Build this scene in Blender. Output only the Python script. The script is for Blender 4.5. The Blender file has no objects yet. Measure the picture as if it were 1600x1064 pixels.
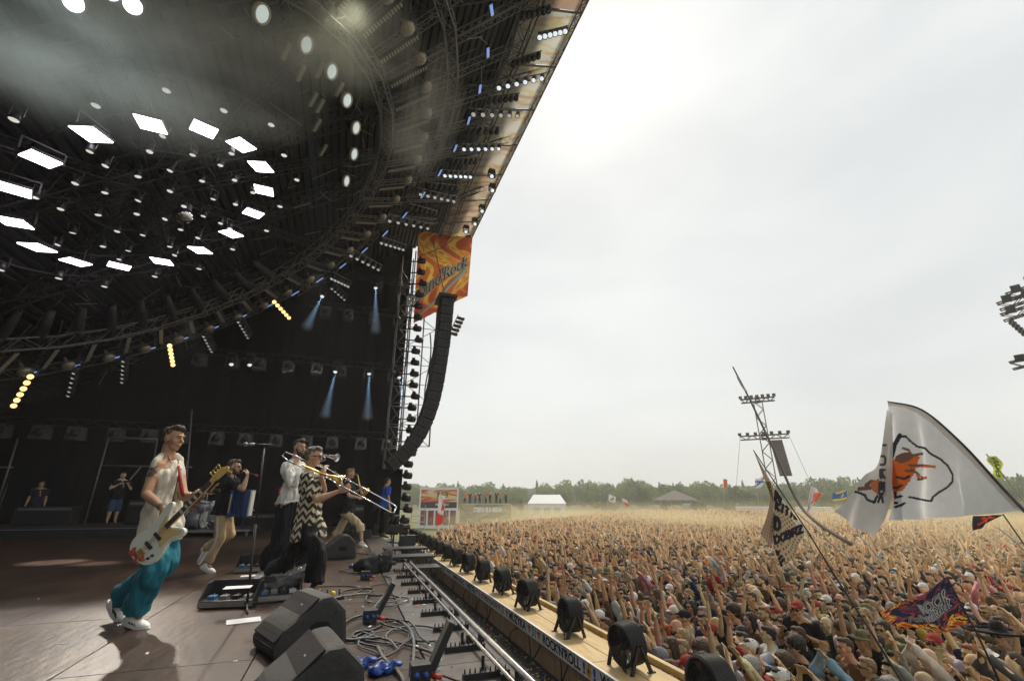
import bpy, bmesh, math, random
import numpy as np
from mathutils import Vector, Matrix, Euler, noise
from mathutils.geometry import tessellate_polygon

random.seed(7); rng = np.random.default_rng(7)
scene = bpy.context.scene
COL = scene.collection
PI = math.pi
R_ = math.radians

# ------------------------------------------------------------------ camera
F = 711.0; TH = R_(19.1); YAW = R_(19.2); CZ = 1.15
cam_d = bpy.data.cameras.new('camera'); cam_d.sensor_width = 36.0; cam_d.lens = F/1600*36.0
cam_d.clip_start = 0.05; cam_d.clip_end = 3000
cam = bpy.data.objects.new('camera', cam_d); COL.objects.link(cam)
cam.location = (0, 0, CZ); cam.rotation_euler = (PI/2 + TH, 0, -YAW)
scene.camera = cam

# ------------------------------------------------------------------ sky, sun, exposure
SUN = Vector((.365, .556, .747)).normalized()
sun_el = math.asin(SUN.z); sun_az = math.atan2(SUN.x, SUN.y)
world = bpy.data.worlds.new('World'); scene.world = world; world.use_nodes = True
nt = world.node_tree; nt.nodes.clear()
def N(t, **k):
    n = nt.nodes.new(t)
    for a, b in k.items(): setattr(n, a, b)
    return n
sky = N('ShaderNodeTexSky'); sky.sky_type = 'NISHITA'; sky.sun_disc = False
sky.sun_elevation = sun_el; sky.sun_rotation = sun_az; sky.altitude = 60; sky.air_density = 1.2; sky.dust_density = 3
tc = N('ShaderNodeTexCoord')
mp = N('ShaderNodeMapping'); mp.inputs['Scale'].default_value = (1.0, 1.0, 2.6)
nz = N('ShaderNodeTexNoise'); nz.inputs['Scale'].default_value = 1.7; nz.inputs['Detail'].default_value = 6; nz.inputs['Roughness'].default_value = .5; nz.inputs['Distortion'].default_value = .4
cr = N('ShaderNodeValToRGB')
cr.color_ramp.elements[0].position = .34; cr.color_ramp.elements[0].color = (.76, .79, .795, 1)
cr.color_ramp.elements[1].position = .64; cr.color_ramp.elements[1].color = (.90, .925, .915, 1)
nt.links.new(tc.outputs['Generated'], mp.inputs['Vector']); nt.links.new(mp.outputs[0], nz.inputs['Vector']); nt.links.new(nz.outputs['Fac'], cr.inputs[0])
# bright veil of cloud round the hidden sun
dt = N('ShaderNodeVectorMath', operation='DOT_PRODUCT'); dt.inputs[1].default_value = SUN
nt.links.new(tc.outputs['Generated'], dt.inputs[0])
pw = N('ShaderNodeMath', operation='POWER'); nt.links.new(dt.outputs['Value'], pw.inputs[0]); pw.inputs[1].default_value = 260
pw.use_clamp = True
gl = N('ShaderNodeMath', operation='MULTIPLY'); nt.links.new(pw.outputs[0], gl.inputs[0]); gl.inputs[1].default_value = .10
ad = N('ShaderNodeVectorMath', operation='ADD'); nt.links.new(cr.outputs[0], ad.inputs[0])
cb = N('ShaderNodeCombineXYZ')
for i in range(3): nt.links.new(gl.outputs[0], cb.inputs[i])
nt.links.new(cb.outputs[0], ad.inputs[1])
b1 = N('ShaderNodeBackground'); b1.inputs['Strength'].default_value = .05; nt.links.new(sky.outputs[0], b1.inputs['Color'])
b2 = N('ShaderNodeBackground'); b2.inputs['Strength'].default_value = .615; nt.links.new(ad.outputs[0], b2.inputs['Color'])
mx = N('ShaderNodeMixShader'); mx.inputs[0].default_value = .93
nt.links.new(b1.outputs[0], mx.inputs[1]); nt.links.new(b2.outputs[0], mx.inputs[2])
out = N('ShaderNodeOutputWorld'); nt.links.new(mx.outputs[0], out.inputs['Surface'])

sd = bpy.data.lights.new('sun', 'SUN'); sd.energy = 1.5; sd.angle = R_(10); sd.color = (1, .88, .70)
so = bpy.data.objects.new('sun', sd); COL.objects.link(so); so.rotation_euler = (-SUN).to_track_quat('-Z', 'Y').to_euler()
vs = scene.view_settings
vs.view_transform = 'Standard'; vs.look = 'None'; vs.exposure = 0.75; vs.gamma = 1; vs.use_curve_mapping = False
cy = scene.cycles
cy.max_bounces = 5; cy.diffuse_bounces = 2; cy.glossy_bounces = 2; cy.transmission_bounces = 3; cy.volume_bounces = 1; cy.transparent_max_bounces = 8
cy.use_denoising = True

# ------------------------------------------------------------------ where a pixel of the photograph lies in the place
c_, s_ = math.cos(TH), math.sin(TH)
FW = Vector((math.sin(YAW), math.cos(YAW), 0)); RT = Vector((math.cos(YAW), -math.sin(YAW), 0)); UP = Vector((0, 0, 1))
CAM = Vector((0, 0, CZ))
def ray(px, py):
    dx = (px-800)/F; dy = (532-py)/F
    return RT*dx + FW*(c_ - s_*dy) + UP*(s_ + c_*dy)
def atZ(px, py, z): r = ray(px, py); return CAM + r*((z-CZ)/r.z)
def atY(px, py, y): r = ray(px, py); return CAM + r*(y/r.y)
def atX(px, py, x): r = ray(px, py); return CAM + r*(x/r.x)
def atD(px, py, d): r = ray(px, py); return CAM + r*(d/math.hypot(r.x, r.y))
def atF(px, py, f): r = ray(px, py); return CAM + r*(f/(c_ - s_*(532-py)/F))
def pix(p):
    v = Vector(p) - CAM; a = v.dot(RT); f = v.dot(FW); z = v.z
    cz = f*c_ + z*s_; cy_ = -f*s_ + z*c_
    return (800+F*a/cz, 532-F*cy_/cz, cz) if cz > .01 else (9e9, 9e9, cz)

# ------------------------------------------------------------------ materials
MATS = {}
def ordn(i): return ['first', 'second', 'third', 'fourth', 'fifth', 'sixth', 'seventh', 'eighth', 'ninth', 'tenth', 'eleventh', 'twelfth', 'thirteenth', 'fourteenth', 'fifteenth', 'sixteenth', 'seventeenth', 'eighteenth', 'nineteenth', 'twentieth', 'twenty-first', 'twenty-second', 'twenty-third', 'twenty-fourth', 'twenty-fifth', 'twenty-sixth', 'twenty-seventh', 'twenty-eighth', 'twenty-ninth', 'thirtieth'][i % 30]
CNT = {}
def nth(key):
    CNT[key] = CNT.get(key, -1)+1; return ordn(CNT[key])
def mat(name, col=(.5, .5, .5), rough=.6, metal=0, vary=0., vscale=6, bump=0., bscale=30, emis=None, estr=0, alpha=1, trans=0., objcol=False, attr=None, stretch=None, spec=.5, wave=None, translucent=0., coat=0):
    if name in MATS: return MATS[name]
    m = bpy.data.materials.new(name); m.use_nodes = True
    t = m.node_tree; p = t.nodes['Principled BSDF']; L = t.links.new
    p.inputs['Roughness'].default_value = rough; p.inputs['Metallic'].default_value = metal
    p.inputs['Specular IOR Level'].default_value = spec; p.inputs['Coat Weight'].default_value = coat
    p.inputs['Alpha'].default_value = alpha; p.inputs['Transmission Weight'].default_value = trans
    src = None
    if objcol: o = t.nodes.new('ShaderNodeObjectInfo'); src = o.outputs['Color']
    elif attr: o = t.nodes.new('ShaderNodeAttribute'); o.attribute_name = attr; src = o.outputs['Color']
    tcn = t.nodes.new('ShaderNodeTexCoord'); mpn = t.nodes.new('ShaderNodeMapping'); L(tcn.outputs['Object'], mpn.inputs[0])
    if stretch: mpn.inputs['Scale'].default_value = stretch
    if vary:
        n = t.nodes.new('ShaderNodeTexNoise'); n.inputs['Scale'].default_value = vscale; n.inputs['Detail'].default_value = 5; n.inputs['Roughness'].default_value = .62
        L(mpn.outputs[0], n.inputs['Vector'])
        r = t.nodes.new('ShaderNodeMapRange'); r.inputs['From Min'].default_value = .3; r.inputs['From Max'].default_value = .7
        r.inputs['To Min'].default_value = 1-vary; r.inputs['To Max'].default_value = 1+vary
        L(n.outputs['Fac'], r.inputs['Value'])
        v = t.nodes.new('ShaderNodeVectorMath'); v.operation = 'SCALE'
        if src: L(src, v.inputs[0])
        else: v.inputs[0].default_value = col[:3]
        L(r.outputs[0], v.inputs['Scale']); src = v.outputs[0]
    if src: L(src, p.inputs['Base Color'])
    else: p.inputs['Base Color'].default_value = (*col[:3], 1)
    if bump:
        n2 = t.nodes.new('ShaderNodeTexNoise'); n2.inputs['Scale'].default_value = bscale; n2.inputs['Detail'].default_value = 4
        L(mpn.outputs[0], n2.inputs['Vector'])
        b = t.nodes.new('ShaderNodeBump'); b.inputs['Strength'].default_value = bump; b.inputs['Distance'].default_value = .02
        L(n2.outputs['Fac'], b.inputs['Height']); L(b.outputs[0], p.inputs['Normal'])
    if emis:
        p.inputs['Emission Color'].default_value = (*emis, 1); p.inputs['Emission Strength'].default_value = estr
    if translucent:
        tl = t.nodes.new('ShaderNodeBsdfTranslucent')
        if src: L(src, tl.inputs['Color'])
        else: tl.inputs['Color'].default_value = (*col[:3], 1)
        ms = t.nodes.new('ShaderNodeMixShader'); ms.inputs[0].default_value = translucent
        L(p.outputs[0], ms.inputs[1]); L(tl.outputs[0], ms.inputs[2]); L(ms.outputs[0], t.nodes['Material Output'].inputs['Surface'])
    MATS[name] = m
    return m

# ------------------------------------------------------------------ mesh builder
class MB:
    def __init__(s): s.v = []; s.f = []
    def add(s, v, f):
        n = len(s.v); s.v.extend([tuple(p) for p in v]); s.f.extend([tuple(i+n for i in q) for q in f]); return s
    def box(s, c, size, rot=None, M=None):
        hx, hy, hz = [k/2 for k in size]
        vs = [Vector((x, y, z)) for x in (-hx, hx) for y in (-hy, hy) for z in (-hz, hz)]
        if rot is not None: E = rot if isinstance(rot, Matrix) else Euler(rot).to_matrix(); vs = [E @ v for v in vs]
        vs = [v + Vector(c) for v in vs]
        return s.add(vs, [(0,1,3,2),(4,6,7,5),(0,4,5,1),(2,3,7,6),(0,2,6,4),(1,5,7,3)])
    def bar(s, p0, p1, w, h=None):
        p0 = Vector(p0); p1 = Vector(p1); d = p1-p0
        q = d.to_track_quat('X', 'Z').to_matrix()
        return s.box((p0+p1)/2, (d.length, w, h or w), q)
    def cyl(s, p0, p1, r0, r1=None, n=10, caps=True):
        p0 = Vector(p0); p1 = Vector(p1); r1 = r0 if r1 is None else r1
        q = (p1-p0).to_track_quat('Z', 'Y').to_matrix(); vs = []
        for p, r in ((p0, r0), (p1, r1)):
            for i in range(n): a = 2*PI*i/n; vs.append(p + q @ Vector((r*math.cos(a), r*math.sin(a), 0)))
        fs = [(i, (i+1) % n, n+(i+1) % n, n+i) for i in range(n)]
        if caps: fs += [tuple(range(n-1, -1, -1)), tuple(range(n, 2*n))]
        return s.add(vs, fs)
    def tube(s, pts, r, n=6, closed=False):
        pts = [Vector(p) for p in pts]; k = len(pts); vs = []; fs = []
        rr = r if isinstance(r, (list, tuple)) else [r]*k
        nrm = None
        for i, p in enumerate(pts):
            if closed: t = pts[(i+1) % k] - pts[i-1]
            else: t = pts[min(i+1, k-1)] - pts[max(i-1, 0)]
            if t.length < 1e-9: t = Vector((0, 0, 1))
            t.normalize()
            if nrm is None: nrm = t.orthogonal().normalized()
            nrm = (nrm - t*nrm.dot(t))
            nrm = nrm.normalized() if nrm.length > 1e-6 else t.orthogonal().normalized()
            b = t.cross(nrm)
            for j in range(n): a = 2*PI*j/n; vs.append(p + (nrm*math.cos(a)+b*math.sin(a))*rr[i])
        m = k if closed else k-1
        for i in range(m):
            for j in range(n):
                a = i*n+j; b = i*n+(j+1) % n; c = ((i+1) % k)*n+(j+1) % n; d = ((i+1) % k)*n+j
                fs.append((a, b, c, d))
        if not closed: fs += [tuple(range(n-1, -1, -1)), tuple(range((k-1)*n, k*n))]
        return s.add(vs, fs)
    def lathe(s, prof, p0=(0, 0, 0), axis=(0, 0, 1), n=16, closed=False):
        q = Vector(axis).to_track_quat('Z', 'Y').to_matrix(); p0 = Vector(p0); vs = []; fs = []
        k = len(prof)
        for (r, z) in prof:
            for i in range(n): a = 2*PI*i/n; vs.append(p0 + q @ Vector((r*math.cos(a), r*math.sin(a), z)))
        for i in range(k if closed else k-1):
            for j in range(n):
                i2 = (i+1) % k
                fs.append((i*n+j, i*n+(j+1) % n, i2*n+(j+1) % n, i2*n+j))
        return s.add(vs, fs)
    def ell(s, c, r, M=None, n=12, m=8):
        vs = []; fs = []; c = Vector(c); r = (r, r, r) if isinstance(r, (int, float)) else r
        def T(x, y, z):
            v = Vector((x*r[0], y*r[1], z*r[2]))
            return c + (M @ v if M is not None else v)
        vs.append(T(0, 0, -1))
        for i in range(1, m):
            ph = -PI/2 + PI*i/m
            for j in range(n): a = 2*PI*j/n; vs.append(T(math.cos(ph)*math.cos(a), math.cos(ph)*math.sin(a), math.sin(ph)))
        vs.append(T(0, 0, 1)); top = len(vs)-1
        for j in range(n):
            fs.append((0, 1+(j+1) % n, 1+j)); fs.append((top, 1+(m-2)*n+j, 1+(m-2)*n+(j+1) % n))
        for i in range(m-2):
            for j in range(n): fs.append((1+i*n+j, 1+i*n+(j+1) % n, 1+(i+1)*n+(j+1) % n, 1+(i+1)*n+j))
        return s.add(vs, fs)
    def cap(s, p0, r0, p1, r1, n=12):
        p0 = Vector(p0); p1 = Vector(p1); d = (p1-p0); L = max(d.length, 1e-5)
        prof = [(.001, -r0)] + [(r0*math.cos(a), r0*math.sin(a)) for a in (-1.1, -.6, -.2)] + [(r0, 0), (r1, L)] + [(r1*math.cos(a), L+r1*math.sin(a)) for a in (.2, .6, 1.1)] + [(.001, L+r1)]
        n0 = len(s.v); s.lathe(prof, p0, d if d.length > 1e-5 else (0, 0, 1), n)
        k = len(prof)
        s.f.append(tuple(n0+i for i in range(n-1, -1, -1))); s.f.append(tuple(n0+(k-1)*n+i for i in range(n)))
        return s
    def prism(s, poly, axis_pts):
        # poly: list of 3D points (planar), extruded by vector
        e = Vector(axis_pts); k = len(poly)
        vs = [Vector(p) for p in poly] + [Vector(p)+e for p in poly]
        fs = [tuple(range(k-1, -1, -1)), tuple(range(k, 2*k))] + [(i, (i+1) % k, k+(i+1) % k, k+i) for i in range(k)]
        return s.add(vs, fs)
    def mesh(s, name='mesh', m=None, smooth=False, off=None):
        me = bpy.data.meshes.new(name)
        v = s.v if off is None else [(a[0]-off[0], a[1]-off[1], a[2]-off[2]) for a in s.v]
        me.from_pydata([tuple(p) for p in v], [], s.f)
        if m: me.materials.append(m)
        if smooth: me.shade_smooth() if hasattr(me, 'shade_smooth') else None
        return me

def setp(o, label=None, cat=None, group=None, kind=None):
    if label: o['label'] = label
    if cat: o['category'] = cat
    if group: o['group'] = group
    if kind: o['kind'] = kind
    return o
def obj(name, me, parent=None, color=None):
    o = bpy.data.objects.new(name, me); COL.objects.link(o)
    if parent is not None: o.parent = parent
    if color is not None: o.color = (*color[:3], 1)
    return o
def part(name, mb, m, parent, smooth=False, off=None, label=None, color=None, bevel=0):
    me = mb.mesh(name, m, smooth, off)
    if bevel: bev(me, bevel)
    o = obj(name, me, parent, color)
    if label: o['label'] = label
    return o
def bev(me, w, seg=2):
    bm = bmesh.new(); bm.from_mesh(me)
    bmesh.ops.bevel(bm, geom=bm.edges[:], offset=w, segments=seg, affect='EDGES', profile=.6, clamp_overlap=True)
    bm.to_mesh(me); bm.free()
def thing(name, label, cat, loc=(0, 0, 0), rot=(0, 0, 0), group=None):
    o = bpy.data.objects.new(name, None); COL.objects.link(o); o.location = loc; o.rotation_euler = rot
    o.empty_display_size = .1
    return setp(o, label, cat, group)
def kids(o): return [c for c in KID.get(o, [])]
def dup(o, loc=None, rot=None, label=None, scale=None, parent=None):
    c = o.copy(); COL.objects.link(c)
    if parent is not None: c.parent = parent
    if loc is not None: c.location = loc
    if rot is not None: c.rotation_euler = rot
    if scale is not None: c.scale = scale
    if label: c['label'] = label
    for ch in list(o.children): dup(ch, parent=c)
    return c
def structure(name, mb, m, smooth=False): return setp(obj(name, mb.mesh(name, m, smooth)), kind='structure')
def stuff(name, me, label, cat): return setp(obj(name, me), label, cat, kind='stuff')
# ------------------------------------------------------------------ people
SKIN = mat('skin', rough=.62, spec=.3, objcol=True, vary=.12, vscale=9, bump=.06, bscale=60)
CLOTH = mat('cloth', rough=.85, objcol=True, vary=.16, vscale=10, bump=.8, bscale=13, stretch=(1, 1, .45), spec=.25)
HAIR = mat('hair', rough=.6, objcol=True, vary=.35, vscale=60, bump=.6, bscale=120, stretch=(1, 1, .35))
SHOE = mat('shoe_leather', rough=.6, objcol=True, vary=.05)
DARKG = mat('dark_glass', (.01, .01, .012), rough=.1)
TS = bpy.data.scenes.new('workbench'); TVL = TS.view_layers[0]
def baked(o):
    TS.collection.objects.link(o); TVL.update(); dg = TVL.depsgraph; dg.update()
    e = bpy.data.meshes.new_from_object(o.evaluated_get(dg), depsgraph=dg); bpy.data.objects.remove(o); return e
def remesh(mb, voxel, smooth=2, dec=None, disp=None, name='m', m=None, off=None):
    """one continuous surface round overlapping closed shapes"""
    me = mb.mesh(name)
    o = bpy.data.objects.new('tmp', me)
    r = o.modifiers.new('r', 'REMESH'); r.mode = 'VOXEL'; r.voxel_size = voxel
    if smooth: k = o.modifiers.new('s', 'SMOOTH'); k.factor = .5; k.iterations = smooth
    if dec: k = o.modifiers.new('d', 'DECIMATE'); k.ratio = dec
    e = baked(o); bpy.data.meshes.remove(me)
    e.name = name
    nv = len(e.vertices)
    if disp or off is not None:
        co = np.empty(nv*3); e.vertices.foreach_get('co', co); co = co.reshape(-1, 3)
        if disp:
            amp, sc, st = disp
            no = np.empty(nv*3); e.vertices.foreach_get('normal', no); no = no.reshape(-1, 3)
            d = np.array([noise.fractal(Vector((p[0]*sc*st[0], p[1]*sc*st[1], p[2]*sc*st[2])), 1., 2., 2) for p in co])
            co = co + no*(d*amp)[:, None]
        if off is not None: co = co - np.array(off)
        e.vertices.foreach_set('co', co.ravel())
    e.shade_smooth()
    if m: e.materials.append(m)
    return e

def headM(f, up=Vector((0, 0, 1))):
    f = Vector(f).normalized(); y = up.cross(f).normalized(); z = f.cross(y)
    return Matrix((f, y, z)).transposed()
def head_shapes(mb, c, M, s=1.0, detail=True):
    def P(x, y, z): return Vector(c) + M @ (Vector((x, y, z))*s)
    mb.ell(P(-.012, 0, .028), (.098*s, .077*s, .093*s), M, 16, 12)
    mb.ell(P(.022, 0, -.022), (.066*s, .061*s, .085*s), M)
    mb.ell(P(.034, 0, -.078), (.044*s, .046*s, .034*s), M)
    mb.ell(P(.062, 0, -.098), .019*s, M)
    mb.cap(P(.083, 0, .014), .010*s, P(.108, 0, -.026), .0135*s, 8)
    mb.cap(P(.082, -.030, .030), .014*s, P(.082, .030, .030), .014*s, 8)
    for k in (-1, 1):
        mb.ell(P(.055, k*.040, -.022), .027*s, M)
        mb.ell(P(-.006, k*.080, -.008), (.021*s, .010*s, .033*s), M)
    mb.cap(P(.084, -.017, -.055), .0085*s, P(.084, .017, -.055), .0085*s, 8)
    mb.cap(P(.080, -.015, -.069), .008*s, P(.080, .015, -.069), .008*s, 8)

def hand_shapes(mb, w, d, nrm, s=1., curl=.3, fat=1., spread=.12):
    """wrist w, pointing d, palm normal nrm; four fingers and a thumb"""
    d = Vector(d).normalized(); nrm = Vector(nrm); nrm = (nrm - d*nrm.dot(d)).normalized(); side = d.cross(nrm)
    M = Matrix((d, side, nrm)).transposed()
    mb.cap(w, .026*s, w+d*.03*s, .027*s, 8)
    mb.ell(w+d*.055*s, (.052*s, .042*s, .018*s*fat), M, 10, 8)
    Ls = (.060, .072, .078, .070)
    for i in range(4):
        y = (-.030+.020*i)*s; a0 = w + d*.088*s + side*y
        dd = (d + side*(spread*(i-1.5)) + nrm*curl*.6).normalized()
        a1 = a0 + dd*Ls[i]*.55*s
        d2 = (d*math.cos(curl*1.6) + nrm*math.sin(curl*1.6) + side*(spread*(i-1.5))).normalized()
        a2 = a1 + d2*Ls[i]*.5*s
        mb.cap(a0-d*.02*s, .0098*s*fat, a1, .009*s*fat, 8); mb.cap(a1, .009*s*fat, a2, .0078*s*fat, 8)
    t0 = w + d*.028*s + side*.026*s
    t1 = t0 + (d*.6+side*.8+nrm*.25).normalized()*.042*s; t2 = t1 + (d*.9+side*.25+nrm*.35).normalized()*.032*s
    mb.cap(t0, .014*s*fat, t1, .0115*s*fat, 8); mb.cap(t1, .0112*s*fat, t2, .0095*s*fat, 8)

def body_shapes(J, s=1., fat=1., female=False, belly=0., legs=True):
    mb = MB(); V = {k: (Vector(v) if isinstance(v, (tuple, list, Vector)) else v) for k, v in J.items()}
    M = headM(V['face'], V.get('hup', UP)); head_shapes(mb, V['head'], M, s)
    base = V['neck']
    mb.cap(base, .062*s, V['head'] + M @ Vector((-.025, 0, -.06))*s, .055*s)
    sh = (V['shR']+V['shL'])/2; hp = (V['hipR']+V['hipL'])/2; ax = (V['shL']-V['shR']).normalized(); hx = (V['hipL']-V['hipR']).normalized()
    upv = (sh-hp).normalized(); fr = ax.cross(upv).normalized()
    mb.cap(V['shR']+ax*.02*s, .060*s, base+(base-sh)*.0-ax*.03*s, .058*s); mb.cap(V['shL']-ax*.02*s, .060*s, base+ax*.03*s, .058*s)
    T = Matrix((fr, ax, upv)).transposed()
    mb.ell(sh.lerp(hp, .22)+fr*.012*s, (.112*s, .165*s, .17*s), T, 14, 10)
    mb.ell(sh.lerp(hp, .52)+fr*(.005+belly*.5)*s, ((.10+belly)*s, (.135+belly*.6)*s, .17*s), T, 14, 10)
    mb.ell(hp+upv*.03*s, (.11*s+belly*.3, .158*s, .12*s), T, 14, 10)
    for k in 'RL':
        a, e, w = V['sh'+k], V['el'+k], V['wr'+k]
        mb.ell(a, .060*s)
        mb.cap(a, .055*s, e, .040*s); mb.ell(a.lerp(e, .42), (.054*s,)*3)
        mb.cap(e, .041*s, e.lerp(w, .35), .043*s); mb.cap(e.lerp(w, .3), .043*s, w, .026*s)
        hd = V.get('hd'+k, (w-e)); hn = V.get('hn'+k, fr)
        hand_shapes(mb, w, hd, hn, s, J.get('curl'+k, .35), fat, J.get('spread', .12))
        if legs:
            h, n, an = V['hip'+k], V['kn'+k], V['an'+k]
            mb.cap(h, .088*s, n, .056*s); mb.cap(n, .056*s, n.lerp(an, .35), .060*s); mb.cap(n.lerp(an, .3), .058*s, an, .036*s)
            t = V['toe'+k]; mb.cap(an+Vector((0, 0, -.02)), .034*s, an.lerp(t, .45)-UP*.025, .022*s)
    return mb, V, M, T, fr, ax, upv
def shirt_shapes(V, T, fr, ax, upv, s=1., sleeve=.6, loose=.02, hem=.05, belly=0., flare=0., tank=False, long=False):
    mb = MB(); sh = (V['shR']+V['shL'])/2; hp = (V['hipR']+V['hipL'])/2; L = loose
    base = V['neck']-upv*.03*s
    if tank:
        for k in (-1, 1): mb.cap(sh+ax*k*.115*s+upv*.040*s, .053*s, sh+ax*k*.10*s-upv*.10*s, .095*s); mb.cap(sh+ax*k*.115*s+upv*.042*s, .052*s, base+ax*k*.05*s, .054*s)
    else:
        for k, g in (('R', 1), ('L', -1)): mb.cap(V['sh'+k]+ax*g*.02*s, .062*s+L, base-ax*g*.03*s, .060*s)
    mb.ell(sh.lerp(hp, .22)+fr*.012*s, (.112*s+L, .165*s+(L if not tank else .014), .18*s), T, 16, 12)
    mb.ell(sh.lerp(hp, .52)+fr*(.005+belly*.5)*s, ((.105+belly)*s+L*1.2, (.14+belly*.6)*s+L*1.3, .20*s), T, 16, 12)
    p0 = sh.lerp(hp, .45); p1 = hp-upv*hem*s
    q = T
    n = 20; vs = []; fs = []
    for p, rx, ry in ((p0, .10*s+L+belly, .145*s+L), (hp, .128*s+L*1.5+belly*.7, .175*s+L*1.5), (p1, .140*s+L*1.7+flare+belly*.5, .186*s+L*1.7+flare)):
        for i in range(n): a = 2*PI*i/n; vs.append(p + q @ Vector((rx*math.cos(a), ry*math.sin(a), 0)))
    for r in range(2): fs += [(r*n+i, r*n+(i+1) % n, (r+1)*n+(i+1) % n, (r+1)*n+i) for i in range(n)]
    fs = [f[::-1] for f in fs]; fs += [tuple(range(0, n)), tuple(range(3*n-1, 2*n-1, -1))]
    mb.add(vs, fs)
    if not tank:
        for k in 'RL':
            a, e, w = V['sh'+k], V['el'+k], V['wr'+k]
            mb.ell(a, .064*s+L*.8)
            end = a.lerp(e, sleeve) if sleeve < 1 else e
            mb.cap(a, .060*s+L*.9, end, .047*s+L*(.9 if sleeve < 1 else .5))
            if sleeve > 1: mb.cap(e, .046*s+L*.6, e.lerp(w, min(1, sleeve-1)), .031*s+L*.6)
    return mb
def trouser_shapes(V, s=1., loose=.02, flare=.03, to=1., shorts=False):
    mb = MB(); hp = (V['hipR']+V['hipL'])/2
    sh = (V['shR']+V['shL'])/2; hx = (V['hipL']-V['hipR']).normalized(); upv = (sh-hp).normalized(); fr = hx.cross(upv).normalized(); upv = fr.cross(hx)
    T = Matrix((fr, hx, upv)).transposed()
    mb.ell(hp+upv*.02*s, (.116*s+loose*.35, .162*s+loose*.35, .13*s), T, 14, 10)
    for k in 'RL':
        h, n, an = V['hip'+k], V['kn'+k], V['an'+k]
        mb.cap(h-UP*.03, .094*s+loose*.5, n, .062*s+loose*1.2+flare*.4)
        mb.ell(n, .062*s+loose*1.2+flare*.4)
        if shorts: mb.cyl(n, n.lerp(an, to), .062*s+loose*1.2+flare*.4, .060*s+loose+flare, 16)
        else: mb.cyl(n, n.lerp(an, to), .062*s+loose*1.2+flare*.4, .045*s+loose+flare, 16)
    return mb
def hair_shapes(c, M, s=1., style='short'):
    mb = MB()
    def P(x, y, z): return Vector(c) + M @ (Vector((x, y, z))*s)
    g = 1.0
    if style == 'short':
        mb.ell(P(-.022, 0, .045), (.094*s, .080*s, .086*s), M, 16, 12); mb.ell(P(-.050, 0, .005), (.058*s, .072*s, .075*s), M)
        mb.ell(P(.030, 0, .098), (.055*s, .058*s, .034*s), M)
    elif style == 'quiff':
        mb.ell(P(-.028, 0, .050), (.092*s, .079*s, .082*s), M, 16, 12); mb.ell(P(-.055, 0, .005), (.055*s, .069*s, .07*s), M)
        mb.ell(P(.035, 0, .104), (.058*s, .056*s, .040*s), M); mb.ell(P(.060, 0, .100), (.03*s, .046*s, .030*s), M)
    elif style == 'back':   # swept back, full at the nape
        mb.ell(P(-.020, 0, .058), (.108*s, .085*s, .088*s), M, 16, 12); mb.ell(P(-.085, 0, .015), (.062*s, .074*s, .085*s), M); mb.ell(P(-.115, 0, -.02), (.048*s, .060*s, .055*s), M)
        mb.ell(P(.040, 0, .098), (.058*s, .058*s, .040*s), M); mb.ell(P(-.06, 0, .09), (.06*s, .06*s, .04*s), M)
    elif style == 'long':
        mb.ell(P(-.020, 0, .045), (.100*s, .086*s, .090*s), M, 16, 12); mb.ell(P(-.060, 0, -.06), (.055*s, .088*s, .12*s), M)
        mb.ell(P(-.07, 0, -.19), (.045*s, .10*s, .11*s), M)
        for k in (-1, 1): mb.cap(P(.0, k*.078, .02), .026*s, P(-.01, k*.095, -.17), .032*s)
    elif style == 'bushy':
        mb.ell(P(-.03, 0, .05), (.125*s, .112*s, .112*s), M, 16, 12); mb.ell(P(-.06, 0, -.02), (.08*s, .10*s, .09*s), M)
    elif style == 'cap':
        mb.ell(P(-.012, 0, .050), (.104*s, .086*s, .085*s), M, 16, 12); mb.ell(P(.10, 0, .055), (.065*s, .062*s, .010*s), M)
    elif style == 'beanie':
        mb.ell(P(-.015, 0, .055), (.106*s, .090*s, .088*s), M, 16, 12)
    elif style == 'brim':
        mb.ell(P(-.012, 0, .065), (.100*s, .088*s, .090*s), M, 16, 12); mb.ell(P(-.01, 0, .045), (.185*s, .165*s, .011*s), M, 20, 6)
    elif style == 'sombrero':
        mb.ell(P(-.012, 0, .11), (.098*s, .092*s, .11*s), M, 16, 12); mb.ell(P(-.01, 0, .055), (.36*s, .36*s, .014*s), M, 24, 6)
        mb.lathe([(.34*s, 0), (.365*s, .02*s), (.365*s, .05*s), (.345*s, .045*s)], P(-.01, 0, .05), M @ Vector((0, 0, 1)), 28, True)
    elif style == 'beard':
        mb.ell(P(.040, 0, -.082), (.054*s, .052*s, .040*s), M); mb.ell(P(.066, 0, -.095), (.030*s, .032*s, .026*s), M)
        for k in (-1, 1): mb.cap(P(.045, k*.048, -.065), .016*s, P(.006, k*.070, -.005), .009*s)
        mb.cap(P(.092, -.02, -.044), .0065*s, P(.092, .02, -.044), .0065*s)
    return mb
def glasses_mb(c, M, s=1.):
    mb = MB()
    def P(x, y, z): return Vector(c) + M @ (Vector((x, y, z))*s)
    for k in (-1, 1):
        mb.ell(P(.098, k*.034, .008), (.007*s, .027*s, .019*s), M, 12, 6)
        mb.bar(P(.094, k*.058, .014), P(-.005, k*.086, .010), .005*s, .009*s)
    mb.bar(P(.103, -.01, .014), P(.103, .01, .014), .005*s, .006*s)
    return mb
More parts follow.
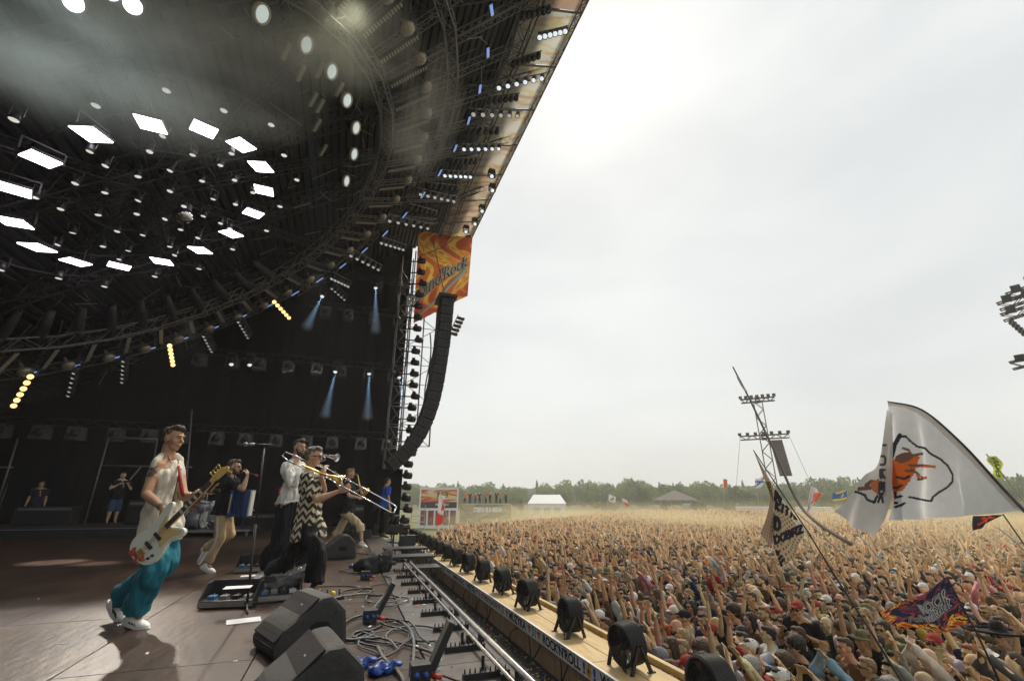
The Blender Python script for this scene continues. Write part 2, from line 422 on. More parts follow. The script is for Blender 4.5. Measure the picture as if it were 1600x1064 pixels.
def eyes(root, c, M, off, s=1.):
    for k in (-1, 1):
        e = MB().ell(Vector(c)+M @ (Vector((.0835, k*.030, .009))*s), (.006*s, .010*s, .0055*s), M, 10, 6)
        part('eye', e, mat('eye_white', (.6, .58, .55), .25), root, True, off)
        i = MB().ell(Vector(c)+M @ (Vector((.0905, k*.030, .009))*s), (.003*s, .006*s, .006*s), M, 8, 6)
        part('iris', i, mat('iris_dark', (.03, .02, .015), .2), root, True, off)
        b = MB().cap(Vector(c)+M @ (Vector((.096, k*.018, .030))*s), .0045*s, Vector(c)+M @ (Vector((.088, k*.045, .033))*s), .0035*s, 6)
        part('eyebrow', b, mat('eyebrow_hair', (.03, .02, .012), .8), root, True, off)
def shoe_mb(an, toe, s=1., sole=True, heel=None):
    an = Vector(an); toe = Vector(toe)
    d = (toe-an); d.normalize(); sd_ = d.cross(UP)
    if sd_.length < .1: sd_ = RT.copy()
    sd_.normalize(); up = sd_.cross(d)
    M = Matrix((d, -sd_, up)).transposed(); mb = MB()
    c = an - up*.045*s
    mb.ell(c+d*.02*s, (.075*s, .043*s, .048*s), M); mb.ell(c+d*.11*s-up*.008*s, (.10*s, .047*s, .034*s), M); mb.cap(an, .040*s, an-up*.03*s, .042*s)
    so_ = MB(); n = 18; pts = []
    for i in range(n):
        a = 2*PI*i/n; x = .07+.145*math.cos(a); y = (.048+.008*math.cos(a))*math.sin(a)
        pts.append(an + d*x*s + sd_*y*s - up*.088*s)
    so_.prism(pts, up*.028*s)
    return mb, so_
SKINC = [(.58, .37, .22), (.64, .44, .27), (.52, .32, .18), (.68, .48, .31), (.56, .34, .19)]
GOLD = mat('gold_plating', (.75, .52, .18), .25, 1); SILVER = mat('silver_plating', (.75, .74, .72), .22, 1); CHROME = mat('chrome', (.6, .6, .62), .2, 1)
BLACKM = mat('black_metal', (.012, .012, .014), .45, vary=.3, vscale=20); BLACKP = mat('black_plastic', (.015, .015, .017), .4, vary=.2, bump=.2, bscale=150)
# ------------------------------------------------------------------ ground, stage floor, pit
GZ = -2.6
grass_m = mat('field_grass', (.15, .15, .055), .95, vary=.35, vscale=.15, bump=.5, bscale=3)
g = MB(); g.add([(-900, -400, GZ), (900, -400, GZ), (900, 1400, GZ), (-900, 1400, GZ)], [(0, 1, 2, 3)]); structure('ground', g, grass_m)
floor_m = mat('stage_plywood', (.052, .030, .019), .38, vary=.6, vscale=3.2, bump=.25, bscale=14, stretch=(1, .35, 1))
floor_m2 = mat('stage_plywood_grey', (.085, .068, .060), .45, vary=.45, vscale=4, bump=.25, bscale=14, stretch=(.5, 1, 1))
base = MB().box((-10.4, 10.5, -.36), (23.3, 28, .66)); deck = structure('stage_floor', base, mat('deck_underlay', (.01, .01, .01), .9))
me1 = None
def panel_mesh(w, l, m):
    b = MB().box((0, 0, 0), (w-.005, l-.005, .03)); me = b.mesh('deck_panel', m); bev(me, .003, 1); return me
pmA = panel_mesh(1.22, 2.44, floor_m); pmB = panel_mesh(.55, 2.44, floor_m2); k_ = 0
for i in range(14):
    for j in range(10):
        x = .70-.61-1.22*i; y = .2+2.44*j
        if x < -9 and y < 5 : continue
        o = obj('deck_panel', pmA, deck); o.location = (x, y+(.6 if i % 2 else 0), -.016+.0006*((i*7+j*3) % 3))
for j in range(10): o = obj('deck_panel', pmB, deck); o.location = (.985, .2+2.44*j, -.016)
pit = MB().box((1.95, 10.5, -.85), (1.4, 30, .1)); structure('pit_floor', pit, mat('pit_black', (.020, .018, .018), .5, vary=.6, vscale=3))
alu = mat('aluminium', (.33, .32, .31), .42, .85, vary=.15, vscale=8)
# ---- rails along the deck edge with dark spiked brackets
for k, (x, r, z) in enumerate(((1.13, .013, .055), (1.235, .021, .06))):
    t = thing('metal_rail', ['thin silver rail running along the stage edge', 'thick silver rail along the stage edge beside the pit'][k], 'rail', (x, 0, 0))
    part('pipe', MB().cyl((0, .5, z), (0, 9.1, z), r, n=12), alu, t, True)
    for j in range(8): part('clamp', MB().box((0, 1.5+j*.95, z-.03), (.05, .04, .06)), BLACKM, t)
brk = None
for j in range(10):
    y = 2.9+.62*j
    if brk is None:
        brk = thing('cable_bracket', '', 'bracket', (0, 0, 0), group='black toothed brackets between deck and rails')
        part('crossbar', MB().box((1.06, 0, .02), (.33, .035, .035)), BLACKM, brk)
        sp_ = MB()
        for q in range(9): sp_.cyl((.91+.036*q, 0, .03), (.91+.036*q, 0, .065), .007, .004, 6)
        o = part('teeth', sp_, BLACKM, brk); o['kind'] = 'stuff'
        part('post', MB().cyl((1.05, .05, 0), (1.05, .05, .12), .012), BLACKM, brk)
        b_ = brk
    else: b_ = dup(brk)
    b_.location = (-.02 if j % 3 else 0, y, 0)
    b_['label'] = 'black toothed cable bracket under the stage edge rails, %s from the camera' % ordn(j)

# ---- catwalk in front of the pit
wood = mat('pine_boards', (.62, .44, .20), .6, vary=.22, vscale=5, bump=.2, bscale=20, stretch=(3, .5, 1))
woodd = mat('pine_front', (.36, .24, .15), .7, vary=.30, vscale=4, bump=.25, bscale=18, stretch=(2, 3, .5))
cw = thing('catwalk', 'long pine catwalk with painted slogan board carrying black fans', 'catwalk', (2.5, 0, -.4))
for i, w in enumerate((.26, .26)):
    for j in range(9):
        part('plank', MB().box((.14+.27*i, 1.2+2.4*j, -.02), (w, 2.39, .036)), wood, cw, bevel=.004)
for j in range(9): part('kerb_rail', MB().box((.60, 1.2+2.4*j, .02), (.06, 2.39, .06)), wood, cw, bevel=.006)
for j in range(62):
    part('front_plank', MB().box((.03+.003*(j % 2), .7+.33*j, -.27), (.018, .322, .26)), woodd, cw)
for j in range(22): part('stud', MB().box((.055, .6+1.0*j, -.27), (.06, .05, .30)), mat('dark_stud', (.03, .025, .02), .8), cw)
for j in range(9): part('slogan_board', MB().box((-.006, 1.2+2.4*j, -.075), (.014, 2.395, .145)), mat('white_board', (.80, .79, .80), .6, vary=.08, vscale=6), cw)
part('top_edge', MB().box((-.012, 10.8, .003), (.03, 21.6, .008)), mat('white_board'), cw)
ink = {'k': mat('black_paint', (.015, .015, .02), .6), 'r': mat('red_paint', (.50, .02, .03), .5), 'g': mat('green_paint', (.03, .28, .10), .5), 'b': mat('blue_paint', (.02, .05, .38), .5), 'y': mat('yellow_paint', (.75, .45, .02), .5)}
def text_mesh(s, bold=.02, ext=0.):
    c = bpy.data.curves.new('t', 'FONT'); c.body = s; c.size = 1; c.offset = bold; c.extrude = ext; c.resolution_u = 3
    me = baked(bpy.data.objects.new('t', c)); bpy.data.curves.remove(c)
    n = len(me.vertices); co = np.empty(n*3); me.vertices.foreach_get('co', co); return me, co.reshape(-1, 3)
def board_text(s, y_far, y_near, c='k', h=.105):
    me, co = text_mesh(s, .035)
    x0, x1 = co[:, 0].min(), co[:, 0].max(); z0, z1 = co[:, 1].min(), co[:, 1].max()
    X = (co[:, 0]-x0)/(x1-x0); Z = (co[:, 1]-z0)/(z1-z0)
    new = np.stack([np.full(len(co), -.0155), y_far+(y_near-y_far)*X, -.075-h/2+h*Z], 1)
    me.vertices.foreach_set('co', new.ravel()); me.materials.append(ink[c]); me.name = 'painted_word'
    obj('painted_word', me, cw)
def heart(y, r=.05):
    P = []
    for i in range(26):
        a = 2*PI*i/26; P.append((-.0155, y + r*1.15*math.sin(a)**3, -.075+r*(.85*math.cos(a)-.33*math.cos(2*a)-.13*math.cos(3*a)-.05*math.cos(4*a))+.006))
    part('painted_heart', MB().add(P, [tuple(range(26))]), ink['r'], cw)
    me, co = text_mesh('J1', .01); co2 = np.stack([np.full(len(co), -.018), y+.035-.08*(co[:, 0]/max(co[:, 0])), -.095+.055*co[:, 1]], 1)
    me.vertices.foreach_set('co', co2.ravel()); me.materials.append(mat('white_board')); obj('heart_mark', me, cw)
def flower(y):
    for i in range(8):
        a = 2*PI*i/8; c = Vector((-.0155-.0004*i, y+.038*math.cos(a), -.075+.038*math.sin(a)))
        P = [c+Vector((0, .026*math.cos(a)*math.cos(t)-.014*math.sin(a)*math.sin(t), .026*math.sin(a)*math.cos(t)+.014*math.cos(a)*math.sin(t))) for t in [2*PI*q/8 for q in range(8)]]
        part('painted_petal', MB().add(P, [tuple(range(8))]), ink['y'], cw)
    P = [(-.0195, y+.018*math.cos(2*PI*q/10), -.075+.018*math.sin(2*PI*q/10)) for q in range(10)]
    part('painted_flower_centre', MB().add(P, [tuple(range(10))]), ink['k'], cw)
board_text("ROCK'N'ROLL", 5.99, 4.99); board_text('!', 4.94, 4.89, 'b'); flower(4.81); board_text('!', 4.72, 4.67, 'b'); board_text('WOJNA', 4.59, 4.02)
board_text('STOP', 3.9, 3.5); heart(3.4)
heart(6.12); board_text('31', 6.35, 6.22, 'g'); heart(6.45); board_text('MUZYKA', 7.26, 6.57); heart(7.37); board_text('31', 7.64, 7.52, 'g'); heart(7.75)
board_text('PRZYJAŹŃ', 8.60, 7.86); heart(8.71); board_text('31', 8.98, 8.86, 'g'); heart(9.1); board_text('MUZYKA', 9.80, 9.2); flower(9.92); board_text('MIŁOŚĆ', 11.1, 10.1); board_text('*', 11.28, 11.2, 'y')
board_text('POKÓJ', 11.9, 11.4, 'b'); board_text('ROCK', 12.8, 12.0); board_text('!', 12.95, 12.88, 'y'); board_text('PRZYJAŹŃ', 14.2, 13.1, 'k'); board_text('MUZYKA', 15.4, 14.4, 'b'); board_text('MIŁOŚĆ', 16.6, 15.6, 'r')
# dangling cables below the board
for j in range(13):
    y = 4.2+.95*j+rng.uniform(-.2, .2); l = rng.uniform(.15, .5)
    pts = [(2.47-.02*math.sin(t*PI), y+l*t+.05*math.sin(5*t), -.55-.22*math.sin(t*PI) if j % 3 else -.55-.24*t) for t in np.linspace(0, 1, 9)]
    setp(obj('cable', MB().tube(pts, .008, 6).mesh('cable', BLACKP, True)), 'black cable hanging down the catwalk front, %s from the camera' % ordn(j), 'cable', 'cables hanging below the slogan board')
# confetti
cf = MB(); cfm = []
confm = [mat('confetti_'+n, c, .6) for n, c in (('blue', (.05, .20, .45)), ('yellow', (.65, .5, .05)), ('red', (.5, .05, .04)), ('green', (.06, .35, .10)), ('white', (.7, .7, .7)))]
def confetti(n, fx, z, name, label):
    for ci, m_ in enumerate(confm):
        cf = MB()
        for _ in range(n):
            x, y = fx()
            cf.box((x, y, z+rng.uniform(.003, .015)), (rng.uniform(.012, .04), rng.uniform(.008, .018), .002), (rng.uniform(-.4, .4), rng.uniform(-.4, .4), rng.uniform(0, 6)))
        stuff(name, cf.mesh(name, m_), label % ('blue', 'yellow', 'red', 'green', 'white')[ci], 'confetti')
def pitpos():
    c = [4, 5.4, 5.7, 7, 7.6, 8.6, 10, 3.2][int(rng.integers(8))]
    return (min(2.46, max(1.9, 2.46-abs(rng.normal(0, .14)))), abs(c+rng.normal(0, .35))) if rng.random() < .8 else (rng.uniform(1.5, 2.45), rng.uniform(2, 14))
confetti(130, pitpos, -.8, 'confetti', '%s confetti scraps lying in the pit before the catwalk')
confetti(26, lambda: (rng.uniform(-.1, 1.25), rng.uniform(1.8, 9)), 0, 'floor_confetti', '%s confetti scraps strewn on the deck near the rails')

# ---- fans on the catwalk
fan_m = mat('fan_black', (.013, .013, .015), .45, vary=.3, vscale=30)
def make_fan():
    t = thing('drum_fan', '', 'fan', group='black drum fans on the catwalk')
    prof = [(.185, -.11)]
    for i in range(9): x = -.11+.025*i; prof += [(.185, x), (.205, x+.006), (.205, x+.016), (.186, x+.022)]
    prof += [(.205, .12), (.192, .125), (.175, .115), (.175, -.10)]
    part('drum', MB().lathe(prof, (0, 0, 0), (1, 0, 0), 28, True), fan_m, t, True)
    for s in (-1, 1):
        gr = MB()
        for r in (.05, .085, .12, .155, .185): gr.tube([(s*.125, r*math.cos(a), r*math.sin(a)) for a in np.linspace(0, 2*PI, 20)[:-1]], .0035, 4, True)
        for i in range(12): a = 2*PI*i/12; gr.bar((s*.127, .02*math.cos(a), .02*math.sin(a)), (s*.122, .19*math.cos(a), .19*math.sin(a)), .004)
        o = part('grille', gr, fan_m, t); o['kind'] = 'stuff'
    part('motor', MB().cyl((-.07, 0, 0), (.07, 0, 0), .05, n=14), fan_m, t, True)
    for i in range(5):
        a = 2*PI*i/5; c, s = math.cos(a), math.sin(a)
        def W(r, w, x): return (x, r*c-w*s, r*s+w*c)
        part('blade', MB().add([W(.04, -.02, -.03), W(.17, -.05, -.03), W(.17, .05, .03), W(.04, .02, .03), W(.04, -.02, -.026), W(.17, -.05, -.026), W(.17, .05, .034), W(.04, .02, .034)], [(0, 1, 2, 3), (7, 6, 5, 4), (0, 4, 5, 1), (1, 5, 6, 2), (2, 6, 7, 3), (3, 7, 4, 0)]), mat('fan_blade_grey', (.06, .06, .06), .4), t)
    for sx in (-1, 1):
        for sy in (-1, 1):
            part('leg', MB().bar((.02*sx, sy*.205, .02), (.15*sx, sy*.19, -.235), .03, .035).box((.15*sx, sy*.19, -.232), (.10, .04, .012)), fan_m, t)
    for q in range(3):
        pts = [(-.12-.03*math.sin(2*a+q), -.12+.05*q+.03*math.sin(3*a), .05-.28*a/1.0) for a in np.linspace(0, 1, 8)]
        part('cable', MB().tube(pts, .007, 5), BLACKP, t, True)
    return t
fan0 = make_fan()
ord_ = ['nearest the camera', 'second nearest', 'third nearest', 'fourth nearest', 'fifth nearest', 'sixth nearest', 'seventh nearest', 'eighth nearest', 'ninth nearest', 'tenth nearest', 'eleventh nearest', 'twelfth nearest', 'thirteenth nearest', 'fourteenth nearest', 'fifteenth nearest', 'farthest from the camera']
fy = [3.42, 4.52, 5.78, 7.22, 8.45, 9.7, 10.9, 12.1, 13.2, 14.3, 15.4, 16.5, 17.5, 18.5, 19.4, 20.3]
for i, y in enumerate(fy):
    f = fan0 if i == 0 else dup(fan0)
    f.location = (2.76 if i else 2.80, y, -.19); f.rotation_euler = (0, rng.uniform(-.12, .05), rng.uniform(-.12, .12)+.1)
    f.scale = (.78, .93, .93)
    f['label'] = 'black ribbed drum fan on the catwalk, ' + ord_[i]

# ---- monitor wedges
def wedge(loc, rz, label, s=1., w=.62):
    t = thing('monitor_wedge', label, 'stage monitor', loc, (0, 0, rz), 'floor monitor speakers')
    prof = [(-.33, .0), (-.36, .10), (-.28, .22), (.02, .43), (.12, .44), (.26, .30), (.30, .0)]
    m_ = mat('wedge_paint', (.028, .027, .027), .62, vary=.35, vscale=50, bump=.5, bscale=220)
    part('cabinet', MB().prism([(x*s, -w/2*s, z*s) for x, z in prof], (0, w*s, 0)), m_, t, bevel=.04)
    a = Vector((-.345, 0, .13)); b = Vector((.005, 0, .425)); d = (b-a).normalized(); n_ = Vector((-d.z, 0, d.x)); c = (a+b)/2 + n_*.006
    part('grille', MB().box(c*s, ((b-a).length*.98*s, (w-.05)*s, .012), (0, -math.atan2(d.z, d.x), 0)), mat('grille_cloth', (.012, .011, .015), .8, bump=.8, bscale=500), t, bevel=.004)
    part('badge', MB().box((c+n_*.008+d*.12-Vector((0, .1, 0)))*s, (.010, .035, .003), (0, -math.atan2(d.z, d.x), 0)), mat('badge_grey', (.18, .17, .15), .4), t)
    for k in (-1, 1):
        part('handle_recess', MB().ell((.02*s, k*(w/2+.002)*s, .20*s), (.095*s, .008, .045*s), None, 20, 8), mat('recess_black', (.003, .003, .003), .9), t, True)
        part('screw', MB().cyl((.15*s, k*(w/2+.0)*s, .3*s), (.15*s, k*(w/2+.006)*s, .3*s), .01), BLACKM, t)
    return t
wedge((-.20, 4.68, 0), .42, 'black wedge floor monitor beside the microphone stand', .90, .60)
wedge((-.06, 3.32, 0), .22, 'grey-sided wedge floor monitor nearest the camera at the bottom edge', .86, .62)
wedge((.02, 10.9, 0), .15, 'grey wedge floor monitor near the saxophonist in beige shorts', 1.0)
# ---- pedal cases, music stand, microphone stand, sheets
def pedal_case(loc, rz, label, s=1.):
    t = thing('pedal_case', label, 'pedal case', loc, (0, 0, rz))
    part('base', MB().box((0, 0, .045), (.55*s, .32*s, .07)), BLACKP, t, bevel=.006)
    part('metal_edge', MB().box((0, -.163*s, .045), (.56*s, .008, .05)), alu, t)
    for k in (-1, 1): part('side', MB().prism([(k*.27*s, -.16*s, .08), (k*.27*s, .16*s, .08), (k*.27*s, .16*s, .24), (k*.27*s, .02*s, .24)], (k*.012, 0, 0)), BLACKP, t)
    part('lid', MB().box((0, .17*s, .16), (.55*s, .014, .17)), BLACKP, t)
    for i in range(4):
        p = part('pedal', MB().box((-.19*s+.125*i*s, -.02, .098), (.075, .11, .035)), mat('pedal_'+('blue', 'grey', 'black', 'white')[i], ((.04, .14, .30), (.15, .15, .15), (.02, .02, .02), (.5, .5, .5))[i], .4), t, bevel=.004)
        part('knob', MB().cyl((-.19*s+.125*i*s, .02, .115), (-.19*s+.125*i*s, .02, .13), .009), SILVER, p)
    return t
p_ = atZ(378, 945, 0); pedal_case((p_.x-.12, p_.y, 0), -.15, 'open black pedal case with silver edge at the foot of the microphone stand')
p_ = atZ(432, 940, 0); pedal_case((p_.x, p_.y+.1, 0), .12, 'smaller silver-edged pedal case between the stand and the first wedge', .8)
p_ = atZ(395, 893, 0); pedal_case((p_.x, p_.y, 0), .0, 'black pedal case on the floor behind the microphone stand', .9)
p_ = atZ(385, 950, 0)
ms = thing('microphone_stand', 'tall black microphone stand with a boom reaching left', 'microphone stand', p_)
tp_ = atF(413, 700, p_.dot(FW)+.0)-p_
part('pole', MB().cyl((0, 0, .03), tp_*.5, .013).cyl(tp_*.5, tp_, .009), BLACKM, ms, True)
m0_ = atF(384, 694, p_.dot(FW)-.05)-p_; m1_ = atF(424, 694, p_.dot(FW)+.05)-p_
part('boom', MB().cyl(m0_, m1_, .008), BLACKM, ms, True)
part('microphone', MB().cyl(m0_, m0_.lerp(m1_, .35), .013, .017).ell(m0_, .026), mat('mic_mesh', (.25, .25, .26), .4, .8), ms, True)
for a in (.2, 2.3, 4.3): part('foot', MB().cyl((0, 0, .05), (.34*math.cos(a+2.6), .34*math.sin(a+2.6), .012), .010), BLACKM, ms, True)
for lb, px, py, a, w in (('white set list sheet on the floor left of the first wedge', 381, 969, .2, .30), ('white sheet of paper beside the rear pedal case', 392, 899, .1, .28), ('sheet of white paper resting on the open pedal case', 372, 917, .0, .26)):
    p_ = atZ(px, py, 0.004 if 'resting' not in lb else .25)
    setp(obj('paper_sheet', MB().box(p_, (w, w*.68, .002), (0, 0, a)).mesh('paper_sheet', mat('paper', (.8, .8, .82), .6))), lb, 'paper')
# rain-covered lamp unit lying tilted on two thin legs
p_ = atZ(432, 925, 0); t = thing('covered_lamp_unit', 'clear plastic covered lamp unit tilted on thin legs behind the first wedge', 'lamp unit', p_)
a0, a1 = atF(402, 921, p_.dot(FW)-.3)-p_, atF(488, 892, p_.dot(FW)-.2)-p_; dd = (a1-a0).normalized(); sd2 = dd.cross(UP).normalized(); ud = sd2.cross(dd)
MM = Matrix((dd, -sd2, ud)).transposed()
part('housing', MB().box((a0+a1)/2, ((a1-a0).length*.9, .26, .08), MM), mat('housing_dark', (.03, .03, .033), .4), t, bevel=.02)
film = remesh(MB().ell((a0+a1)/2, ((a1-a0).length*.62, .20, .095), MM, 20, 12), .014, 1, disp=(.05, 14, (1, 1, 1)), name='rain_cover', m=mat('rain_film', (.35, .35, .35), .12, alpha=.28, spec=.8))
obj('rain_cover', film, t)
for k in (.15, .8): part('leg', MB().cyl(a0.lerp(a1, k), Vector((a0.lerp(a1, k).x+.03, a0.lerp(a1, k).y, .0)), .009), BLACKM, t, True)
for i, (px, py, w, c) in enumerate(((100, 1005, .05, 'white'), (368, 1032, .03, 'white'), (620, 893, .10, 'white'), (634, 938, .08, 'white'), (650, 1000, .05, 'pink'), (652, 1010, .10, 'white'), (230, 1020, .06, 'white'), (60, 935, .05, 'white'))):
    setp(obj('tape_mark', MB().box(atZ(px, py, .002), (w, .02, .002), (0, 0, .3*i)).mesh('tape_mark', mat('tape_'+c, (.6, .6, .58) if c == 'white' else (.6, .25, .22), .6))), '%s strip of tape stuck on the stage floor, %s from the list of marks' % (c, ordn(i)), 'tape')
# cables on the deck
cabn = 0
for i in range(20):
    if i < 13:
        cx_, cy_2 = rng.normal(.45, .20), rng.choice([4.2, 4.4, 5.2, 6.6, 7.0, 8, 9, 10.5, 12])+rng.normal(0, .3)
    else: cx_, cy_2 = rng.uniform(.1, .8), rng.uniform(3.2, 12)
    cx_ = min(.8, max(.15, cx_)); pts = []; a = rng.uniform(0, 6); p = Vector((cx_, cy_2, .012)); cur = rng.uniform(-1, 1)
    for q in range(int(rng.integers(16, 34))):
        cur = cur*.8+rng.normal(0, .55); a += cur*.35; p = p+Vector((math.cos(a)*.06, math.sin(a)*.07, 0)); p.x = min(1.0, max(-.25, p.x)); pts.append(p+Vector((0, 0, .004*(i % 5))))
    # corner-cut for smooth loops
    for _ in range(2): pts = [pts[0]] + [z for u, v in zip(pts, pts[1:]) for z in (u.lerp(v, .25), u.lerp(v, .75))] + [pts[-1]]
    setp(obj('cable', MB().tube(pts, rng.choice([.007, .009, .013]), 5).mesh('cable', [BLACKP, mat('cable_grey', (.09, .085, .08), .5), BLACKP][i % 3], True)), ['thin black cable looping over the deck beside the monitors', 'grey cable curling over the deck beside the monitors', 'black cable snaking over the deck beside the monitors'][i % 3]+', %s of its kind' % ordn(i//3), 'cable', 'cables lying on the stage deck')
def heavy(pxs, label, r=.014, col=None):
    pts = [atZ(x, y, .02) for x, y in pxs]
    for _ in range(3): pts = [pts[0]] + [z for u, v in zip(pts, pts[1:]) for z in (u.lerp(v, .25), u.lerp(v, .75))] + [pts[-1]]
    setp(obj('cable', MB().tube(pts, r, 8).mesh('cable', col or mat('cable_grey'), True)), label, 'cable', 'thick cables on the stage deck')
heavy([(600, 966), (622, 968), (640, 980), (647, 1000), (646, 1030), (640, 1064), (636, 1100)], 'thick grey cable arching from the power box to the bottom edge')
heavy([(590, 1010), (600, 1030), (622, 1048), (632, 1064), (640, 1100)], 'thick pale cable running down from the cable coil')
heavy([(560, 985), (590, 995), (640, 1008), (680, 1020), (688, 1034), (670, 1048), (650, 1062)], 'black cable making a wide loop near the rails', .010, BLACKP)
heavy([(583, 950), (600, 930), (614, 910), (612, 902), (600, 900)], 'pale cable leaning up behind the power box', .011)
def power_box(px, py, label, ang=.9):
    p = atZ(px, py, 0); t = thing('floor_box', label, 'power box', p)
    part('box', MB().box((0, 0, .06), (.13, .11, .11)), BLACKP, t, bevel=.006)
    part('lid', MB().box((.14, .02, .20), (.05, .10, .30), (0, .45, 0)), BLACKP, t, bevel=.008)
    for k in (-1, 1): part('socket', MB().cyl((.03*k, -.05, .06), (.03*k, -.075, .06), .018), mat('socket_blue', (.03, .08, .35), .4), t, True)
    part('plug', MB().cyl((.07, -.02, .04), (.14, -.05, .03), .016), mat('red_plastic', (.45, .03, .02), .4), t, True)
power_box(577, 972, 'black floor power box with raised flap beside the big wedge'); power_box(570, 905, 'small black floor power box farther up the deck'); power_box(655, 1066, 'black floor box with raised flap at the bottom edge')
# black bag + blue clutter by the far wedge
bagp = atZ(588, 892, 0)
bag = remesh(MB().ell((0, 0, .10), (.34, .24, .14)).ell((.12, 0, .16), (.16, .16, .12)), .02, 2, disp=(.10, 5, (1, 1, 1)), name='black_bag', m=mat('bag_cloth', (.012, .012, .014), .8, bump=.4))
setp(obj('cloth_bag', bag), 'crumpled black cloth bag on the deck before the far wedge', 'bag').location = bagp
for px, py, lb in ((555, 887, 'crumpled blue plastic cover beside the black bag'), (560, 1045, 'blue plug cluster on the deck beside the nearest wedge'), (600, 1052, 'blue connector bundle at the bottom edge near the black box')):
    p = atZ(px, py, 0); m_ = remesh(MB().ell((0, 0, .03), (.09, .06, .035)).ell((.06, .03, .035), (.05, .04, .035)), .010, 1, disp=(.05, 16, (1, 1, 1)), name='blue_bundle', m=mat('blue_plastic', (.02, .08, .35), .35))
    setp(obj('plastic_bundle', m_), lb, 'plastic bundle').location = p
# yellow-footed pedal by the trombonist
p = atZ(517, 935, 0); t = thing('foot_pedal', 'black foot pedal with yellow knob beside the trombonist foot', 'pedal', p)
part('plate', MB().box((0, 0, .02), (.30, .14, .03)), BLACKM, t, bevel=.004); part('yellow_knob', MB().ell((.02, -.08, .07), .028), mat('yellow_plastic', (.75, .55, .03), .4), t, True)
for q in range(4): part('post', MB().cyl((-.12+.07*q, 0, .03), (-.12+.07*q, 0, .10), .008), BLACKM, t)

# ---- far part of the stage: riser, drums, amps, crew area
dk = mat('riser_black', (.015, .016, .02), .55, vary=.3)
rs = MB().box((-12.3, 19.9, .14), (15, .06, .26)).box((-12.3, 21.4, .28), (15, 3, .04)); t = thing('stage_riser', 'long low black riser at the back of the stage', 'riser')
part('riser_front', MB().box((-11.4, 18.6, .13), (12.4, .05, .24)), dk, t); part('riser_top', MB().box((-11.4, 20.4, .27), (12.4, 3.6, .04)), mat('riser_top', (.05, .045, .042), .5), t); part('riser_trim', MB().box((-11.4, 18.57, .262), (12.4, .02, .02)), alu, t)
t = thing('drum_riser', 'low silver-edged platform carrying the drum kit', 'riser', (-4.3, 19.2, 0))
part('platform', MB().box((0, 0, .16), (3.0, 2.4, .06)), mat('riser_top'), t); part('platform_edge', MB().box((0, -1.215, .16), (3.0, .02, .07)), alu, t)
for x in (-1.4, -.5, .5, 1.4): part('leg', MB().box((x, -1.1, .065), (.06, .06, .13)), alu, t)
dr = thing('drum_kit', 'silver-shelled drum kit with cymbals at the back of the stage', 'drum kit', (-4.6, 19.2, .19))
shell = mat('drum_silver', (.40, .42, .44), .3, .3); skinw = mat('drum_head', (.65, .65, .62), .5)
def drum(c, ax, r, l, nm):
    c = Vector(c); ax = Vector(ax).normalized()
    b = part(nm, MB().cyl(c-ax*l/2, c+ax*l/2, r, n=20), shell, dr, True)
    part('drum_head', MB().cyl(c+ax*l/2, c+ax*(l/2+.01), r*.97, n=20).cyl(c-ax*(l/2+.01), c-ax*l/2, r*.97, n=20), skinw, b)
    for q in (-1, 1): part('hoop', MB().lathe([(r, -.015), (r+.015, -.015), (r+.015, .015), (r, .015)], c+ax*q*l/2, ax, 20, True), CHROME, b)
drum((0, -.1, .30), (1, -.3, 0), .29, .42, 'bass_drum'); drum((.15, -.35, .72), (.2, -.2, 1), .16, .24, 'tom_drum'); drum((.25, .2, .72), (.2, .2, 1), .16, .24, 'tom_drum')
drum((-.45, -.55, .62), (0, 0, 1), .18, .16, 'snare_drum'); drum((-.45, .6, .38), (0, 0, 1), .21, .42, 'floor_tom'); drum((.6, -.7, .45), (0, 0, 1), .2, .4, 'floor_tom')
for i, (x, y, z, r) in enumerate(((.3, -.8, 1.15, .22), (.4, .5, 1.25, .24), (-.3, -.95, 1.0, .18), (-.2, .95, 1.2, .24))):
    c_y = part('cymbal', MB().lathe([(.001, .02), (.04, .018), (.05, .006), (r, -.012), (r, -.015), (.001, .0)], (x, y, z), (.2, -.15, 1), 24), mat('brass_dark', (.5, .32, .1), .3, 1), dr, True)
    part('cymbal_stand', MB().cyl((x, y, z), (x, y, .02), .01).cyl((x, y, .3), (x+.2, y+.1, 0), .008).cyl((x, y, .3), (x-.2, y+.1, 0), .008), CHROME, dr)
for i, (x, y, w, h, lb) in enumerate(((-2.9, 20.4, 1.1, .6, 'low black amplifier cabinet beside the drum kit'), (-1.3, 21.0, .8, 1.1, 'tall black amplifier stack at the back right of the stage'), (-6.6, 20.6, 1.0, .8, 'black amplifier left of the drum kit'), (-9.5, 20.9, 1.6, .6, 'black equipment case on the riser beside the crew'), (.4, 19.2, .7, .9, 'black equipment trunk near the speaker tower'))):
    t = thing('amplifier', lb, 'amplifier', (x, y, .29 if x < -5.2 else 0))
    part('cabinet', MB().box((0, 0, h/2), (w, .5, h)), BLACKP, t, bevel=.015); part('grille', MB().box((0, -.255, h*.42), (w*.9, .01, h*.6)), mat('grille_cloth'), t)
    part('control_panel', MB().box((0, -.256, h*.86), (w*.9, .012, h*.12)), mat('panel_grey', (.12, .12, .12), .4), t)
    for q in range(6): part('knob', MB().cyl((-w*.3+w*.12*q, -.262, h*.86), (-w*.3+w*.12*q, -.28, h*.86), .013, n=8), SILVER, t)
